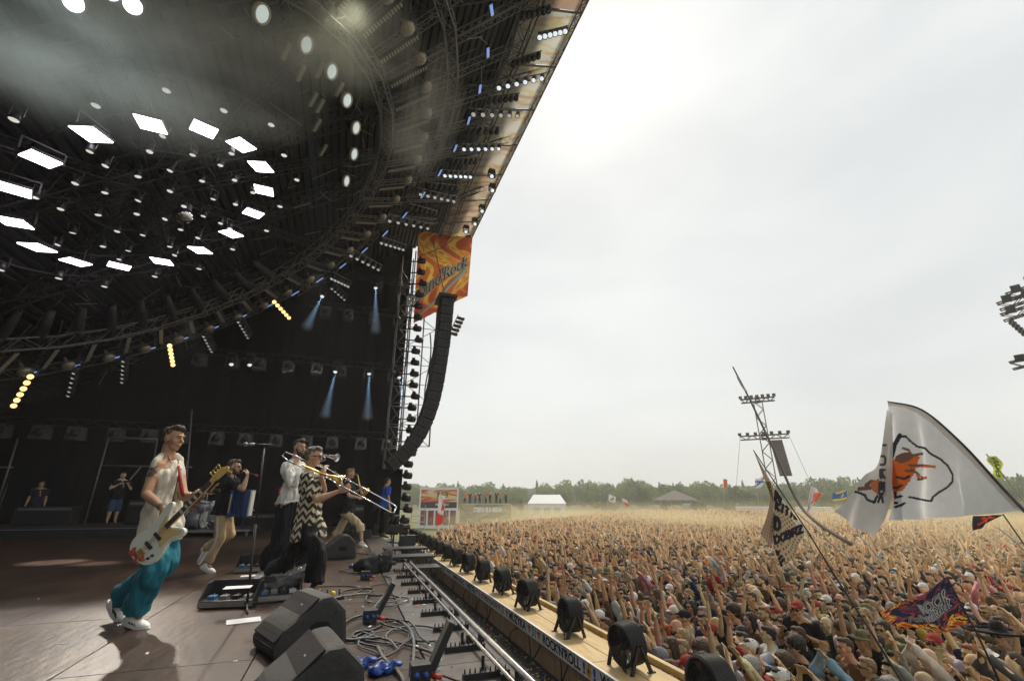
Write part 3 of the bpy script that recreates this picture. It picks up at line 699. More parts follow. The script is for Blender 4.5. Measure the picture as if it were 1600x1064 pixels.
# clutter of cameras, stands and dark gear at the far front corner of the stage
for i in range(9):
    x, y = rng.uniform(.4, 1.9), rng.uniform(12.5, 19); t = thing('equipment_stand', 'dark stand with lamps and cables in the clutter under the tower, %s of nine' % ordn(i), 'equipment stand', (x, y, 0), group='equipment under the tower')
    h = rng.uniform(.3, .9)
    part('pole', MB().cyl((0, 0, 0), (.05, 0, h), .02), BLACKM, t); part('lamp', MB().cyl((-.12, 0, h), (.12, .03, h+.03), .09, .07).box((-.1, 0, h), (.1, .22, .2)), BLACKM, t); part('case', MB().box((.1, .1, .12), (.4, .3, .24)), BLACKP, t, bevel=.01)
    part('cable', MB().tube([(.1*math.sin(3*q)+.05, .1*math.cos(2.3*q), h*(1-q/6)) for q in range(7)], .012, 5), BLACKP, t, True)
# black step block at the end of the rails
for q, (y, z) in enumerate(((9.35, -.1), (10.0, .02), (10.9, .08))):
    t = thing('stage_block', 'black metal frame block at the end of the rails, level %s' % ('one', 'two', 'three')[q], 'platform', (1.35, y, z))
    part('top', MB().box((0, 0, .05), (.9, .5, .04)), BLACKM, t)
    for i in range(6): part('slat', MB().box((-.38+.15*i, -.26, -.08), (.03, .02, .24)), BLACKM, t)
# ------------------------------------------------------------------ print painter (flat print on cloth)
STROKES = {
 'A': [[(0, 0), (.5, 1.4), (1, 0)], [(.2, .5), (.8, .5)]], 'B': [[(0, 0), (0, 1.4), (.7, 1.4), (.9, 1.1), (.7, .75), (0, .75)], [(.7, .75), (1, .4), (.7, 0), (0, 0)]],
 'D': [[(0, 0), (0, 1.4), (.6, 1.4), (1, 1), (1, .4), (.6, 0), (0, 0)]], 'E': [[(1, 0), (0, 0), (0, 1.4), (1, 1.4)], [(0, .7), (.8, .7)]],
 'I': [[(.5, 0), (.5, 1.4)]], 'K': [[(0, 0), (0, 1.4)], [(1, 1.4), (0, .6), (1, 0)]], 'L': [[(0, 1.4), (0, 0), (1, 0)]],
 'M': [[(0, 0), (0, 1.4), (.5, .6), (1, 1.4), (1, 0)]], 'N': [[(0, 0), (0, 1.4), (1, 0), (1, 1.4)]], 'O': [[(.3, 0), (0, .4), (0, 1), (.3, 1.4), (.7, 1.4), (1, 1), (1, .4), (.7, 0), (.3, 0)]],
 'R': [[(0, 0), (0, 1.4), (.8, 1.4), (1, 1.1), (.8, .7), (0, .7)], [(.5, .7), (1, 0)]], 'S': [[(1, 1.2), (.7, 1.4), (.3, 1.4), (0, 1.1), (.2, .8), (.8, .6), (1, .3), (.7, 0), (.3, 0), (0, .2)]],
 'T': [[(0, 1.4), (1, 1.4)], [(.5, 1.4), (.5, 0)]], 'U': [[(0, 1.4), (0, .3), (.3, 0), (.7, 0), (1, .3), (1, 1.4)]], 'Z': [[(0, 1.4), (1, 1.4), (0, 0), (1, 0)]],
 'P': [[(0, 0), (0, 1.4), (.8, 1.4), (1, 1.05), (.8, .7), (0, .7)]], "'": [[(.5, 1.4), (.4, 1.0)]], 'F': [[(0, 0), (0, 1.4), (1, 1.4)], [(0, .75), (.8, .75)]],
 'o': [[(.3, 0), (0, .3), (0, .6), (.3, .9), (.7, .9), (1, .6), (1, .3), (.7, 0), (.3, 0)]], 'l': [[(.3, 1.5), (.3, .2), (.6, 0)]], 'a': [[(1, .9), (1, .1), (.7, 0), (.3, 0), (0, .3), (.1, .7), (.4, .9), (1, .8)]],
 'n': [[(0, 0), (0, .9)], [(0, .6), (.4, .9), (.8, .85), (1, .6), (1, 0)]], 'd': [[(1, 1.5), (1, .1)], [(1, .2), (.7, 0), (.3, 0), (0, .35), (.2, .8), (.6, .9), (1, .7)]], 'c': [[(1, .75), (.7, .9), (.3, .9), (0, .6), (0, .3), (.3, 0), (.7, 0), (1, .15)]],
 'k': [[(0, 0), (0, 1.5)], [(.9, .95), (0, .45), (1, 0)]], ' ': []}
class Print:
    def __init__(s, nu, nv, base): s.nu, s.nv = nu, nv; s.c = np.tile(np.array(base, float), ((nu+1)*(nv+1), 1)); u, v = np.meshgrid(np.linspace(0, 1, nu+1), np.linspace(0, 1, nv+1), indexing='ij'); s.p = np.stack([u.ravel(), v.ravel()], 1); s.asp = 1.
    def dist(s, pl, asp=None):
        asp = asp or s.asp; P = s.p*np.array([asp, 1]); d = np.full(len(P), 9.)
        for a, b in zip(pl, pl[1:]):
            a = np.array(a)*[asp, 1]; b = np.array(b)*[asp, 1]; ab = b-a; t = np.clip(((P-a)@ab)/max(1e-9, ab@ab), 0, 1); d = np.minimum(d, np.linalg.norm(P-a-t[:, None]*ab, axis=1))
        return d
    def line(s, pl, w, col): s.c[s.dist(pl) < w] = col
    def poly(s, pl, col):
        x, y = s.p[:, 0], s.p[:, 1]; ins = np.zeros(len(x), bool); n = len(pl)
        for i in range(n):
            (x0, y0), (x1, y1) = pl[i], pl[i-1]
            m = ((y0 > y) != (y1 > y)) & (x < (x1-x0)*(y-y0)/((y1-y0) or 1e-9)+x0); ins ^= m
        s.c[ins] = col
    def text(s, t, o, ax, ay, w, col, gap=1.35):
        for i, ch in enumerate(t):
            for st in STROKES.get(ch, []):
                s.line([(o[0]+ax[0]*(gap*i+x)+ay[0]*y, o[1]+ax[1]*(gap*i+x)+ay[1]*y) for x, y in st], w, col)
    def flames(s, cols, sc=3., seed=0, lo=-.45, hi=.45, st=(1, 1)):
        k = np.array([noise.fractal(Vector((p[0]*sc*s.asp*st[0]+seed+.8*math.sin(p[1]*9), p[1]*sc*st[1]+seed*2, seed)), 1., 2., 3) for p in s.p])
        q = np.clip((k-lo)/(hi-lo), 0, .999)*len(cols); s.c = np.array(cols)[q.astype(int)]
def printed(name, pr, S, m, parent=None, thick=.004):
    """cloth surface S(u,v) carrying the print, with a real thickness"""
    pts = np.array([tuple(S(u, v)) for u, v in pr.p]); nu, nv = pr.nu, pr.nv; idx = np.arange((nu+1)*(nv+1)).reshape(nu+1, nv+1)
    q = np.stack([idx[:-1, :-1], idx[1:, :-1], idx[1:, 1:], idx[:-1, 1:]], -1).reshape(-1, 4)
    me = bpy.data.meshes.new(name); me.from_pydata(pts.tolist(), [], q.tolist()); me.materials.append(m)
    a = me.color_attributes.new('print', 'FLOAT_COLOR', 'POINT'); a.data.foreach_set('color', np.hstack([pr.c, np.ones((len(pr.c), 1))]).astype(np.float32).ravel()); me.shade_smooth()
    return obj(name, me, parent)
PRINT = mat('printed_cloth', attr='print', rough=.8, translucent=.45, vary=.05, vscale=8)
PRINTO = mat('printed_vinyl', attr='print', rough=.6, vary=.05, vscale=8)

def font_on(S, text, o, ax, ay, bold, m, parent, lift=Vector((0, 0, 0))):
    me, co = text_mesh(text, bold); w = co[:, 0].max()
    new = [tuple(S(o[0]+ax[0]*x/w+ay[0]*y, o[1]+ax[1]*x/w+ay[1]*y)+lift) for x, y, _ in co]
    me.vertices.foreach_set('co', np.array(new).ravel()); me.materials.append(m); me.name = 'lettering'; me.update(); obj('lettering', me, parent)
# ------------------------------------------------------------------ the tilted roof and its lighting rig
SL = R_(35.); CEN = Vector((-5.336, 12.364, 8.282)); EA = Vector((math.cos(SL), 0, math.sin(SL))); EB = Vector((0, 1, 0)); EN = Vector((-math.sin(SL), 0, math.cos(SL)))
RMX = Matrix((EA, EB, EN)).transposed(); ROT = RMX.to_euler()
def RP(a, b, h=0.): return CEN + EA*a + EB*b + EN*h
def RC(r, deg, h=0.): return RP(r*math.cos(R_(deg)), r*math.sin(R_(deg)), h)
def atRoof(px, py, h=0.): r = ray(px, py); return CAM + r*((CEN+EN*h-CAM).dot(EN)/r.dot(EN))
truss_m = mat('truss_metal', (.20, .195, .19), .5, .5, vary=.25, vscale=10)
trussd = mat('truss_dark', (.03, .03, .032), .5, .4, vary=.3, vscale=10)
roof_m = mat('roof_sheet', (.018, .0185, .026), .7, vary=.2, vscale=.3)
rf = thing('stage_roof', 'vast dark corrugated roof of the concert stage sloping up to the audience', 'stage roof')
HB = .8; A0, A1, B0, B1 = -12.6, 13.2, -14., 10.95
nst = 25; w_ = (A1-A0)/nst; per = w_/4
b = MB(); vs = []
for k in range(4):
    for q, hh in ((0, 0), (.25, 0), (.35, .07), (.65, .07), (.75, 0)): vs.append(((k+q)*per, hh))
vs.append((w_, 0)); P0 = [(y, B1, h) for y, h in vs]; P1 = [(y, B0, h) for y, h in vs]; n_ = len(P0)
b.add(P0+P1, [(i, i+1, n_+i+1, n_+i) for i in range(n_-1)]); b.add([(x, y, h+.02) for x, y, h in P0+P1], [(n_+i, n_+i+1, i+1, i) for i in range(n_-1)])
shm = b.mesh('roof_sheet', roof_m)
for i in range(nst): o = obj('roof_sheet', shm, rf); o.rotation_euler = ROT; o.location = RP(A0+w_*i, 0, HB)
def truss_mesh(L, w=.3, r=.022, n=None, name='truss'):
    """box truss along local x"""
    mb = MB(); n = n or max(2, round(L/(w*1.3)))
    for y in (-w/2, w/2):
        for z in (-w/2, w/2): mb.cyl((0, y, z), (L, y, z), r, n=6)
    for i in range(n):
        x0, x1 = L*i/n, L*(i+1)/n; f = 1 if i % 2 else -1
        for y in (-w/2, w/2): mb.cyl((x0, y, -f*w/2), (x1, y, f*w/2), r*.5, n=4, caps=False)
        for z in (-w/2, w/2): mb.cyl((x0, -f*w/2, z), (x1, f*w/2, z), r*.5, n=4, caps=False)
        mb.cyl((x0, -w/2, -w/2), (x0, w/2, -w/2), r*.5, n=4, caps=False)
    return mb
TM = {}
def truss(p0, p1, w=.3, m=None, name='truss', label=None, group=None, parent=None, r=.022, cat='truss'):
    p0 = Vector(p0); p1 = Vector(p1); d = p1-p0; L = round(d.length, 2); key = (L, w, (m or truss_m).name)
    if key not in TM: TM[key] = truss_mesh(d.length, w, r).mesh(name, m or truss_m)
    o = obj(name, TM[key], parent); o.location = p0; o.rotation_euler = d.to_track_quat('X', 'Z').to_euler()
    if label: setp(o, label, cat, group)
    return o
# beams under the sheets, running up the slope
for i, bb in enumerate((-11, -7.6, -4.2, -.8, 2.6, 6.0)):
    truss(RP(-9, bb, .45), RP(13, bb, .45), .42, trussd, 'roof_truss', 'dark lattice beam running up the slope under the roof, %s from the camera side' % ordn(i), 'beams under the stage roof', r=.03)
truss(RP(11.2, -13.5, .30), RP(11.2, 10.8, .30), .5, truss_m, 'edge_truss', 'long lattice truss just inside the front edge of the roof', r=.03)
truss(RP(13.15, -13.5, .02), RP(13.15, 10.8, .02), .16, truss_m, 'edge_truss', 'slim outer lattice along the very front edge of the roof', r=.03)

# printed fascia between edge truss and roof edge
fs = thing('roof_fascia', 'cream and yellow flame printed cloth fascia along the roof front edge', 'fascia')
PALE = [(.66, .46, .36), (.74, .68, .48), (.78, .77, .68), (.80, .80, .74), (.76, .70, .42), (.72, .50, .40), (.78, .79, .74)]
HOT = [(.45, .10, .04), (.60, .22, .05), (.70, .42, .06), (.62, .20, .05), (.72, .55, .12)]
for i in range(12):
    b0, b1 = -13.5+2.03*i, -13.5+2.03*(i+1)-.02
    pr = Print(26, 30, (.6, .6, .5)); pr.asp = 1.; f_ = max(0, min(1, (i-6)/5)); cols = [tuple(np.array(PALE[k % 7])*(1-f_*.4)+np.array(HOT[k % 5])*f_*.4) for k in range(7)]
    pr.flames(cols, 1.3, seed=i*3.7, st=(.5, 1.3))
    printed('fascia_panel', pr, lambda u, v: RP(11.35+1.85*u, b0+(b1-b0)*v, -.05+.62*(1-u)+.05*math.sin(9*u+5*v)*math.sin(PI*v)), mat('fascia_cloth', attr='print', rough=.8, translucent=.72), fs)
for i in range(13): part('fascia_strut', MB().bar(RP(11.3, -13.5+2.03*i, .50), RP(13.2, -13.5+2.03*i, -.09), .05), truss_m, fs)

# ring of lit panels
lit = mat('panel_light', (1, 1, 1), .5, emis=(1.0, .90, 1.0), estr=5.5); lit_in = mat('lens_glow', (.5, .5, .45), .2, emis=(1, .95, .85), estr=.40); amber = mat('amber_lens', (.6, .3, .05), .3, emis=(1.0, .58, .20), estr=1.5)
bluelit = mat('blue_strip', (.2, .25, .5), .4, emis=(.25, .38, .85), estr=.40); white_lens = mat('white_lens', (.6, .62, .65), .15, emis=(.85, .92, 1), estr=.5)  # white_lens emission also stands in for reflections on the par lamp lenses
dome_m = mat('reflector_dome', (.34, .29, .23), .4, .5, vary=.5, vscale=30)
names16 = ['at the lower left of the ring', 'second', 'third']
def _old(i): return ['first', 'second', 'third', 'fourth', 'fifth', 'sixth', 'seventh', 'eighth', 'ninth', 'tenth', 'eleventh', 'twelfth', 'thirteenth', 'fourteenth', 'fifteenth', 'sixteenth', 'seventeenth', 'eighteenth', 'nineteenth', 'twentieth', 'twenty-first', 'twenty-second', 'twenty-third', 'twenty-fourth', 'twenty-fifth', 'twenty-sixth', 'twenty-seventh', 'twenty-eighth', 'twenty-ninth', 'thirtieth'][i]
pn = thing('square_stage_light', '', 'light panel', group='square white panels of the roof light ring')
part('housing', MB().box((0, 0, .035), (.52, .52, .05)), BLACKM, pn, bevel=.01); part('diffuser', MB().box((0, 0, 0), (.48, .48, .02)), lit, pn)
part('yoke', MB().bar((-.34, 0, .05), (-.34, 0, .30), .03).bar((.34, 0, .05), (.34, 0, .30), .03).bar((-.34, 0, .3), (.34, 0, .3), .03), BLACKM, pn)
for i in range(16):
    ang = -120+22.6*i; o = pn if i == 0 else dup(pn)
    o.location = RC(2.67, ang, 0); o.rotation_euler = (Matrix.Rotation(.12, 3, 'X') @ Matrix.Rotation(R_(ang-11), 3, 'Z')).to_euler()
    o['label'] = 'square white lit panel, %s clockwise round the roof ring from the upper left' % ordn(i)
def ring_pipe(r, h, rad, label, m=trussd):
    t = thing('ring_pipe', label, 'pipe'); part('pipe', MB().tube([RC(r, a, h) for a in range(0, 360, 8)], rad, 6, True), m, t, True); return t
ring_pipe(2.67, .34, .04, 'dark pipe ring carrying the square lit panels'); ring_pipe(3.65, .35, .03, 'thin dark pipe ring outside the circle of lit panels'); ring_pipe(1.5, .34, .03, 'inner dark pipe ring among the small lamps')
for k in range(8):
    truss(RC(.4, 45*k+10, .42), RC(6.6, 45*k+10, .42), .22, trussd, 'radial_truss', 'dark radial truss inside the round light ring, %s of eight spokes' % ordn(k), 'radial trusses of the light ring')
def lamp_proto(nm, lens, sc=1., grp='small round lamps inside the roof light ring', cat='lamp'):
    t = thing(nm, '', cat, group=grp)
    part('lamp_body', MB().lathe([(.02, .24), (.06, .23), (.075, .12), (.095, 0), (.085, 0), (.05, .1)], n=12), BLACKM, t, True)
    part('lens', MB().ell((0, 0, .012), (.082, .082, .022), None, 12, 6), lens, t, True)
    part('yoke', MB().bar((-.11, 0, .1), (-.11, 0, .34), .02).bar((.11, 0, .1), (.11, 0, .34), .02).bar((-.11, 0, .34), (.11, 0, .34), .02), BLACKM, t)
    t.scale = (sc,)*3; return t
lp = lamp_proto('round_lamp', lit_in, .82); first = True
for r, n, w0 in ((.55, 5, 'innermost'), (1.25, 10, 'second'), (1.9, 14, 'third'), (2.35, 9, 'fourth')):
    for i in range(n):
        o = lp if first else dup(lp); first = False
        o.location = RC(r, 360*i/n+r*40+rng.uniform(-5, 5), -.05+rng.uniform(-.05, .05)); o.rotation_euler = (rng.uniform(-.15, .15), rng.uniform(-.15, .15), rng.uniform(0, 3))
        o['label'] = 'small round lamp, %s in the %s circle inside the ring of lit panels' % (ordn(i), w0)
for i in range(18):
    ang = -130+20*i; o = dup(lp); o.location = RC(3.35+.25*(i % 2), ang, -.05); o.rotation_euler = (0, 0, 0); o.scale = (.95,)*3; o['group'] = 'round lamps outside the ring of lit panels'
    o['label'] = 'round lamp just outside the ring of lit panels, %s of eighteen' % ordn(i)
t = thing('reflector_ball', 'large round reflective lamp hanging in the middle of the light ring', 'lamp', RC(.75, 60, -.05)); part('ball', MB().ell((0, 0, 0), (.24, .24, .22)), CHROME, t, True); part('collar', MB().cyl((0, 0, .1), (0, 0, .34), .16), BLACKM, t)
# white oval lamps
ov = thing('oval_lamp', '', 'lamp', group='white oval lamps in an arc under the roof')
part('rim', MB().lathe([(.17, -.03), (.21, -.03), (.21, .05), (.17, .05)], n=24, closed=True), mat('warm_rim', (.5, .47, .38), .4), ov, True); part('lens', MB().ell((0, 0, 0), (.18, .18, .035), None, 20, 6), mat('oval_lens', (.6, .66, .66), .3, emis=(.8, .92, .9), estr=.30), ov, True); part('lamp_body', MB().lathe([(.20, .05), (.16, .22), (.05, .3), (.001, .3)], n=16), BLACKM, ov, True)
for i, (px, py) in enumerate([(409, 22), (478, 70), (518, 112), (542, 157), (556, 200), (553, 241), (541, 283)]):
    o = ov if i == 0 else dup(ov); P = atRoof(px, py, -.1); o.location = P; d = (CAM-P).normalized()
    z = -(Matrix.Rotation(R_(52+2*i), 3, (UP*c_-FW*s_)) @ d); o.scale = (.95,)*3; o.rotation_euler = z.to_track_quat('Z', 'Y').to_euler(); o['label'] = 'white oval lamp under the roof, %s from the top of the arc' % ordn(i)
for i, (px, py) in enumerate([(500, 110), (515, 20), (530, 140), (500, 166), (447, 80), (470, 115), (489, 156), (495, 196), (505, 235)]):
    P = atRoof(px, py, -.02); sb = thing('batten_lamp', 'short pale batten lamp among the oval lamps, %s of nine' % ordn(i), 'lamp', P, ROT, group='short battens near the oval lamps'); part('tube', MB().box((0, 0, 0), (.10, .42, .06), (0, 0, .5)), mat('batten_pale', (.3, .28, .25), .5), sb); part('bracket', MB().box((0, 0, .12), (.03, .03, .2)), BLACKM, sb)
# ring truss
for i in range(-7, 16):
    a0, a1 = 12*i, 12*i+12
    truss(RC(6.55, a0, -.05), RC(6.55, a1, -.05), .34, truss_m, 'ring_truss', '%s section of the curved lattice truss round the light ring, counted from the top' % ordn(i+7), 'sections of the curved ring truss', r=.024)
    truss(RC(8.55 if i > 5 else 8.9, a0, .05), RC(8.55 if i > 5 else 8.9, a1, .05), .30, truss_m, 'outer_ring_truss', '%s section of the outer curved truss with blue strips, counted from the top' % ordn(i+7), 'sections of the outer curved truss', r=.02)
# spokes with light bars, domes and blue strips
lb = thing('light_bar', '', 'light bar', group='ribbed light bars radiating from the ring truss')
part('bar', MB().box((0, 0, 0), (1.15, .13, .10)), BLACKM, lb)
for q in range(14): part('rib', MB().box((-.54+.083*q, 0, -.056), (.045, .12, .03)), mat('rib_grey', (.38, .34, .29), .4), lb)
db = thing('dome_lamp', '', 'lamp', group='dimpled dome lamps along the outer truss')
part('dome', MB().lathe([(.001, -.14), (.10, -.12), (.17, -.06), (.19, 0), (.16, .05), (.05, .12), (.04, .3)], n=16), dome_m, db, True)
for q in range(20):
    th = 2.4*q; r = .155*math.sqrt((q+.5)/20); part('cell', MB().ell((r*math.cos(th), r*math.sin(th), -.145+.085*(r/.17)**2*1.0), (.019, .019, .010), None, 8, 4), mat('cell_tan', (.40, .34, .26), .3), db)  # small cells in a paler tan than the dome
bs = thing('blue_strip_light', '', 'light strip', group='blue strip lights round the outer truss')
part('housing', MB().box((0, 0, .04), (.12, .42, .08)), BLACKM, bs); part('strip', MB().box((0, 0, -.008), (.085, .36, .014)), bluelit, bs)
ns = 0
for i, ang in enumerate(range(-52, 150, 8)):
    M3 = RMX @ Matrix.Rotation(R_(ang), 3, 'Z')
    o = lb if i == 0 else dup(lb); o.location = RC(7.35, ang, -.15); o.rotation_euler = M3.to_euler(); o['label'] = 'ribbed light bar on the %s spoke counted from the top of the arc' % ordn(i)
    o = db if i == 0 else dup(db); o.location = RC(7.75, ang+4, -.30); o.rotation_euler = M3.to_euler(); o['label'] = 'dimpled dome lamp beside the %s spoke from the top of the arc' % ordn(i)
    rb = 7.55+max(0, (85-ang))*.019; rb = min(rb, 9.7)
    o = bs if i == 0 else dup(bs); o.location = RC(rb+.3, ang+3, -.32); o.rotation_euler = M3.to_euler(); o['label'] = 'blue strip light at the outer end of the %s spoke' % ordn(i)
    truss(RC(6.7, ang, .02), RC(8.7, ang, .02), .20, truss_m, 'spoke_truss', '%s short lattice spoke between the two curved trusses, from the top' % ordn(i), 'spokes between the curved trusses', r=.016)
    if ang < 52:
        e = 11.1/max(.35, math.cos(R_(ang))) if ang > -70 else 13
        if e < 15: truss(RC(8.9, ang, .15), RC(min(e, 12.5), ang, .15), .22, truss_m, 'outer_spoke_truss', '%s lattice spoke reaching from outer ring to roof edge, from the top' % ordn(i), 'spokes reaching the roof edge', r=.016)
    if ang > 60:   # tall dark fabric socks hanging between the trusses
        t = thing('cable_sock', 'dark fabric cable sock between the curved trusses, %s from the right' % nth('sock'), 'cable sock', group='fabric socks between the curved trusses')
        part('fabric', MB().tube([RC(5.4+.55*q, ang+4, .35-.06*q-.1*math.sin(q)) for q in range(5)], [.10, .15, .19, .18, .12], 10), mat('sock_cloth', (.03, .028, .03), .6, bump=.4, bscale=12), t, True)
        for q in range(2): part('sleeve_ring', MB().lathe([(.19, -.02), (.21, 0), (.19, .02)], RC(6.3+.7*q, ang+4, .25-.1*q), EA, 12), BLACKM, t)
# scattered scaffold tubes and hangers: thin rods under the roof
hg = MB()
for i in range(150):
    a, r = rng.uniform(-60, 150), rng.uniform(3.8, 10.5); p = RC(r, a, rng.uniform(-.1, .7)); d = RMX @ Vector((rng.normal(), rng.normal(), rng.normal()*.3)).normalized()*rng.uniform(.3, 1.1)
    hg.cyl(p, p+d, .014, n=4)
stuff('rigging_rods', hg.mesh('rigging_rods', truss_m), 'tangle of thin metal rods and hangers under the roof', 'rigging')
cbm = MB()
for i in range(60):
    a, r = rng.uniform(-60, 150), rng.uniform(4.5, 9.5); cbm.tube([RC(r+.3*q, a+2*math.sin(q+i), .3-.25*math.sin(q*.8)) for q in range(6)], .014, 4)
stuff('roof_cables', cbm.mesh('roof_cables', BLACKP, True), 'loose black cables looping between the roof trusses', 'cables')

# two very bright blinders at the upper left of the roof
for k, (px, py, lb_) in enumerate(((190, -2, 'very bright blinder lamp at the top edge of the roof'), (95, -8, 'second bright blinder lamp left of the first at the roof top'))):
    P = atRoof(px, py, .1); t = thing('blinder_lamp', lb_, 'stage lamp', P); d = (CAM-P).normalized(); qm = d.to_track_quat('Z', 'Y').to_matrix()
    part('housing', MB().box(-d*.12, (.62, .34, .18), qm), BLACKM, t, bevel=.01)
    for s_q in (-1, 1): part('lens', MB().ell(qm @ Vector((.15*s_q, 0, 0)), (.13, .13, .03), qm, 14, 6), mat('blinder_lens', (1, 1, 1), .3, emis=(.85, 1, .9), estr=12), t, True)
# bars of six par lamps
parm = mat('par_can', (.10, .085, .07), .4, .5, vary=.3); parb = mat('par_can_black', (.012, .012, .013), .5)
def par_bar(p0, p1, label, lens, n=6, body=None, sc=1., aim=None, group='bars of six par lamps under the roof'):
    p0 = Vector(p0); p1 = Vector(p1); t = thing('lamp_bar', label, 'lamp bar', p0, group=group); d = p1-p0
    part('bar', MB().cyl((0, 0, 0), d, .025, n=6), truss_m, t)
    aim = (aim or Vector((-.25, -.25, -1))).normalized()
    for i in range(n):
        q = d*((i+.5)/n)
        l = part('lamp', MB().lathe([(.02, 0), (.07, .02), (.08, .15), (.095, .33), (.08, .33), (.07, .2)], q-Vector((0, 0, .05)), aim, 10), body or parb, t, True)
        part('lens', MB().ell(q-Vector((0, 0, .05))+aim*.30, (.078*sc,)*3, None, 8, 6), lens, l, True)
dim = mat('dim_lens', (.35, .33, .3), .2, emis=(.9, .9, .85), estr=.22)
rows = [((841, 52), (888, 41)), ((775, 131), (854, 114)), ((735, 170), (816, 174)), ((722, 225), (786, 225)), ((694, 266), (741, 269)), ((655, 294), (716, 308)), ((606, 335), (676, 350)), ((596, 370), (636, 383)), ((548, 388), (598, 415)), ((520, 425), (550, 440))]
for i, (u, v) in enumerate(rows):
    par_bar(atRoof(*u, -.25), atRoof(*v, -.25), 'bar of six par lamps below the roof edge, %s from the top' % ordn(i), white_lens if i in (0, 1, 3, 4) else dim, body=parm if i in (2, 5, 8) else parb)
for i, (u, v) in enumerate([((427, 464), (454, 494)), ((266, 531), (272, 567)), ((53, 576), (22, 630))]):
    pa = atRoof(*u, -.3); pb = atRoof(*v, -.3)
    par_bar(pa, pb, 'hanging string of glowing amber lamps, %s' % ('highest of three', 'middle of three', 'lowest of three, at the left'[:20])[i], amber, aim=(CAM-pa)*.4+Vector((0, 0, -3)), sc=1.15, group='strings of amber lamps')
for i, (u, v) in enumerate([((127, 565), (116, 608)), ((202, 548), (199, 588)), ((324, 512), (338, 541)), ((377, 490), (394, 520)), ((520, 440), (548, 466))]):
    par_bar(atRoof(*u, -.3), atRoof(*v, -.3), 'dark hanging string of six small lamps, %s from the lower left' % ordn(i), dim, sc=.7, group='dark hanging lamp strings')
for i in range(7):   # extra dark bars between the bright rows
    u = [(800, 95), (762, 152), (728, 200), (704, 247), (668, 285), (640, 318), (815, 20)][i]; w = [(846, 80), (812, 146), (782, 199), (748, 247), (718, 290), (684, 330), (862, 8)][i]
    par_bar(atRoof(*u, -.05), atRoof(*w, -.05), 'bar of black unlit lamps crossing the roof fascia, %s of seven' % ordn(i), mat('dark_lens', (.04, .045, .05), .1), body=parb, group='unlit lamp bars at the roof edge')
def moving_head(P, label, aim, lens=white_lens, group='moving head lamps', sc=1.):
    t = thing('moving_head', label, 'stage lamp', P, group=group); aim = Vector(aim).normalized()
    part('base', MB().box((0, 0, .30), (.30, .24, .10)), BLACKM, t, bevel=.01)
    for k in (-1, 1): part('yoke_arm', MB().box((k*.16, 0, .12), (.04, .10, .32)), BLACKM, t)
    part('head', MB().lathe([(.03, -.18), (.11, -.14), (.13, .05), (.12, .20), (.10, .2), (.09, .1)], (0, 0, 0), aim, 14), BLACKM, t, True)
    part('lens', MB().ell(aim*.17, .088), lens, t, True); t.scale = (sc,)*3
for i, (px, py) in enumerate([(716, 384), (731, 377), (728, 362), (753, 330), (768, 276), (769, 298), (742, 350)]):
    moving_head(atRoof(px, py, -.25), 'moving head lamp with bright lens on the roof front corner, %s from the bottom' % ordn(i), (-.2, -1, -.8), sc=1.0)

# ------------------------------------------------------------------ curtains, side wall trusses, tower
blk = mat('black_drape', (.0065, .0070, .0105), .9, spec=.2)
def curtain(p0, p1, z0, ztop, label, grp='black curtains closing the stage'):
    p0 = Vector((*p0, 0)); p1 = Vector((*p1, 0)); d = (p1-p0); L = d.length; d.normalize(); n = Vector((d.y, -d.x, 0)); mb = MB(); k = max(8, int(L/.11)); fs = []; vs = []
    for i in range(k+1):
        s = L*i/k; p = p0+d*s; w = .05*math.sin(s*7+1.3*math.sin(s*1.7)); zt = ztop(p) if callable(ztop) else ztop
        for q in range(4): vs.append(p+n*w*(1-.15*q)+Vector((0, 0, z0+(max(z0+.1, zt)-z0)*q/3)))
    for i in range(k):
        for q in range(3): fs.append((i*4+q, i*4+4+q, i*4+5+q, i*4+1+q))
    mb.add(vs, fs); o = obj('black_curtain', mb.mesh('black_curtain', blk, True)); setp(o, label, 'curtain', grp); return o
def roofz(p): a = (p.x-CEN.x)/math.cos(SL); return CEN.z+(p.x-CEN.x)*math.tan(SL)+(HB+.06)/math.cos(SL)
for i in range(9): curtain((-15.9+2*i, 22.95), (-15.9+2*i+2.02, 22.95), -.02, roofz, 'black curtain drop on the far side wall, %s from the back' % ordn(i))
for i in range(10): curtain((-15.2, -5+2.8*i), (-15.2, -5+2.8*i+2.82), -.02, 1.2, 'unseen black curtain added against light leaks at the stage back, %s from the camera end' % ordn(i))  # unseen back curtain, added to keep light from leaking in
for i in range(4): curtain((-15+3.2*i, -4.9), (-15+3.2*i+3.22, -4.9), -.02, roofz, 'black curtain drop on the near side wall, %s from the back' % ordn(i))
def clear_lamp(P, i, lvl):
    t = thing('wrapped_lamp', 'stage lamp in clear rain bag under the %s side wall truss, %s from the tower' % (lvl, ordn(i)), 'stage lamp', P, group='rain wrapped lamps on the side wall')
    part('lamp_body', MB().cyl((0, 0, -.12), (0, -.25, -.36), .13, .15, 12), BLACKM, t, True); part('clamp', MB().bar((0, 0, 0), (0, 0, -.14), .05), BLACKM, t)
    part('rain_bag', MB().add([(-.22, -.2, 0), (.22, -.2, 0), (.26, -.24, -.52), (-.26, -.22, -.50), (-.22, .2, 0), (.22, .2, 0), (.25, .2, -.5), (-.25, .22, -.52)], [(0, 1, 2, 3), (5, 4, 7, 6), (4, 0, 3, 7), (1, 5, 6, 2)]), mat('rain_bag', (.5, .5, .5), .08, alpha=.16, spec=.9), t)
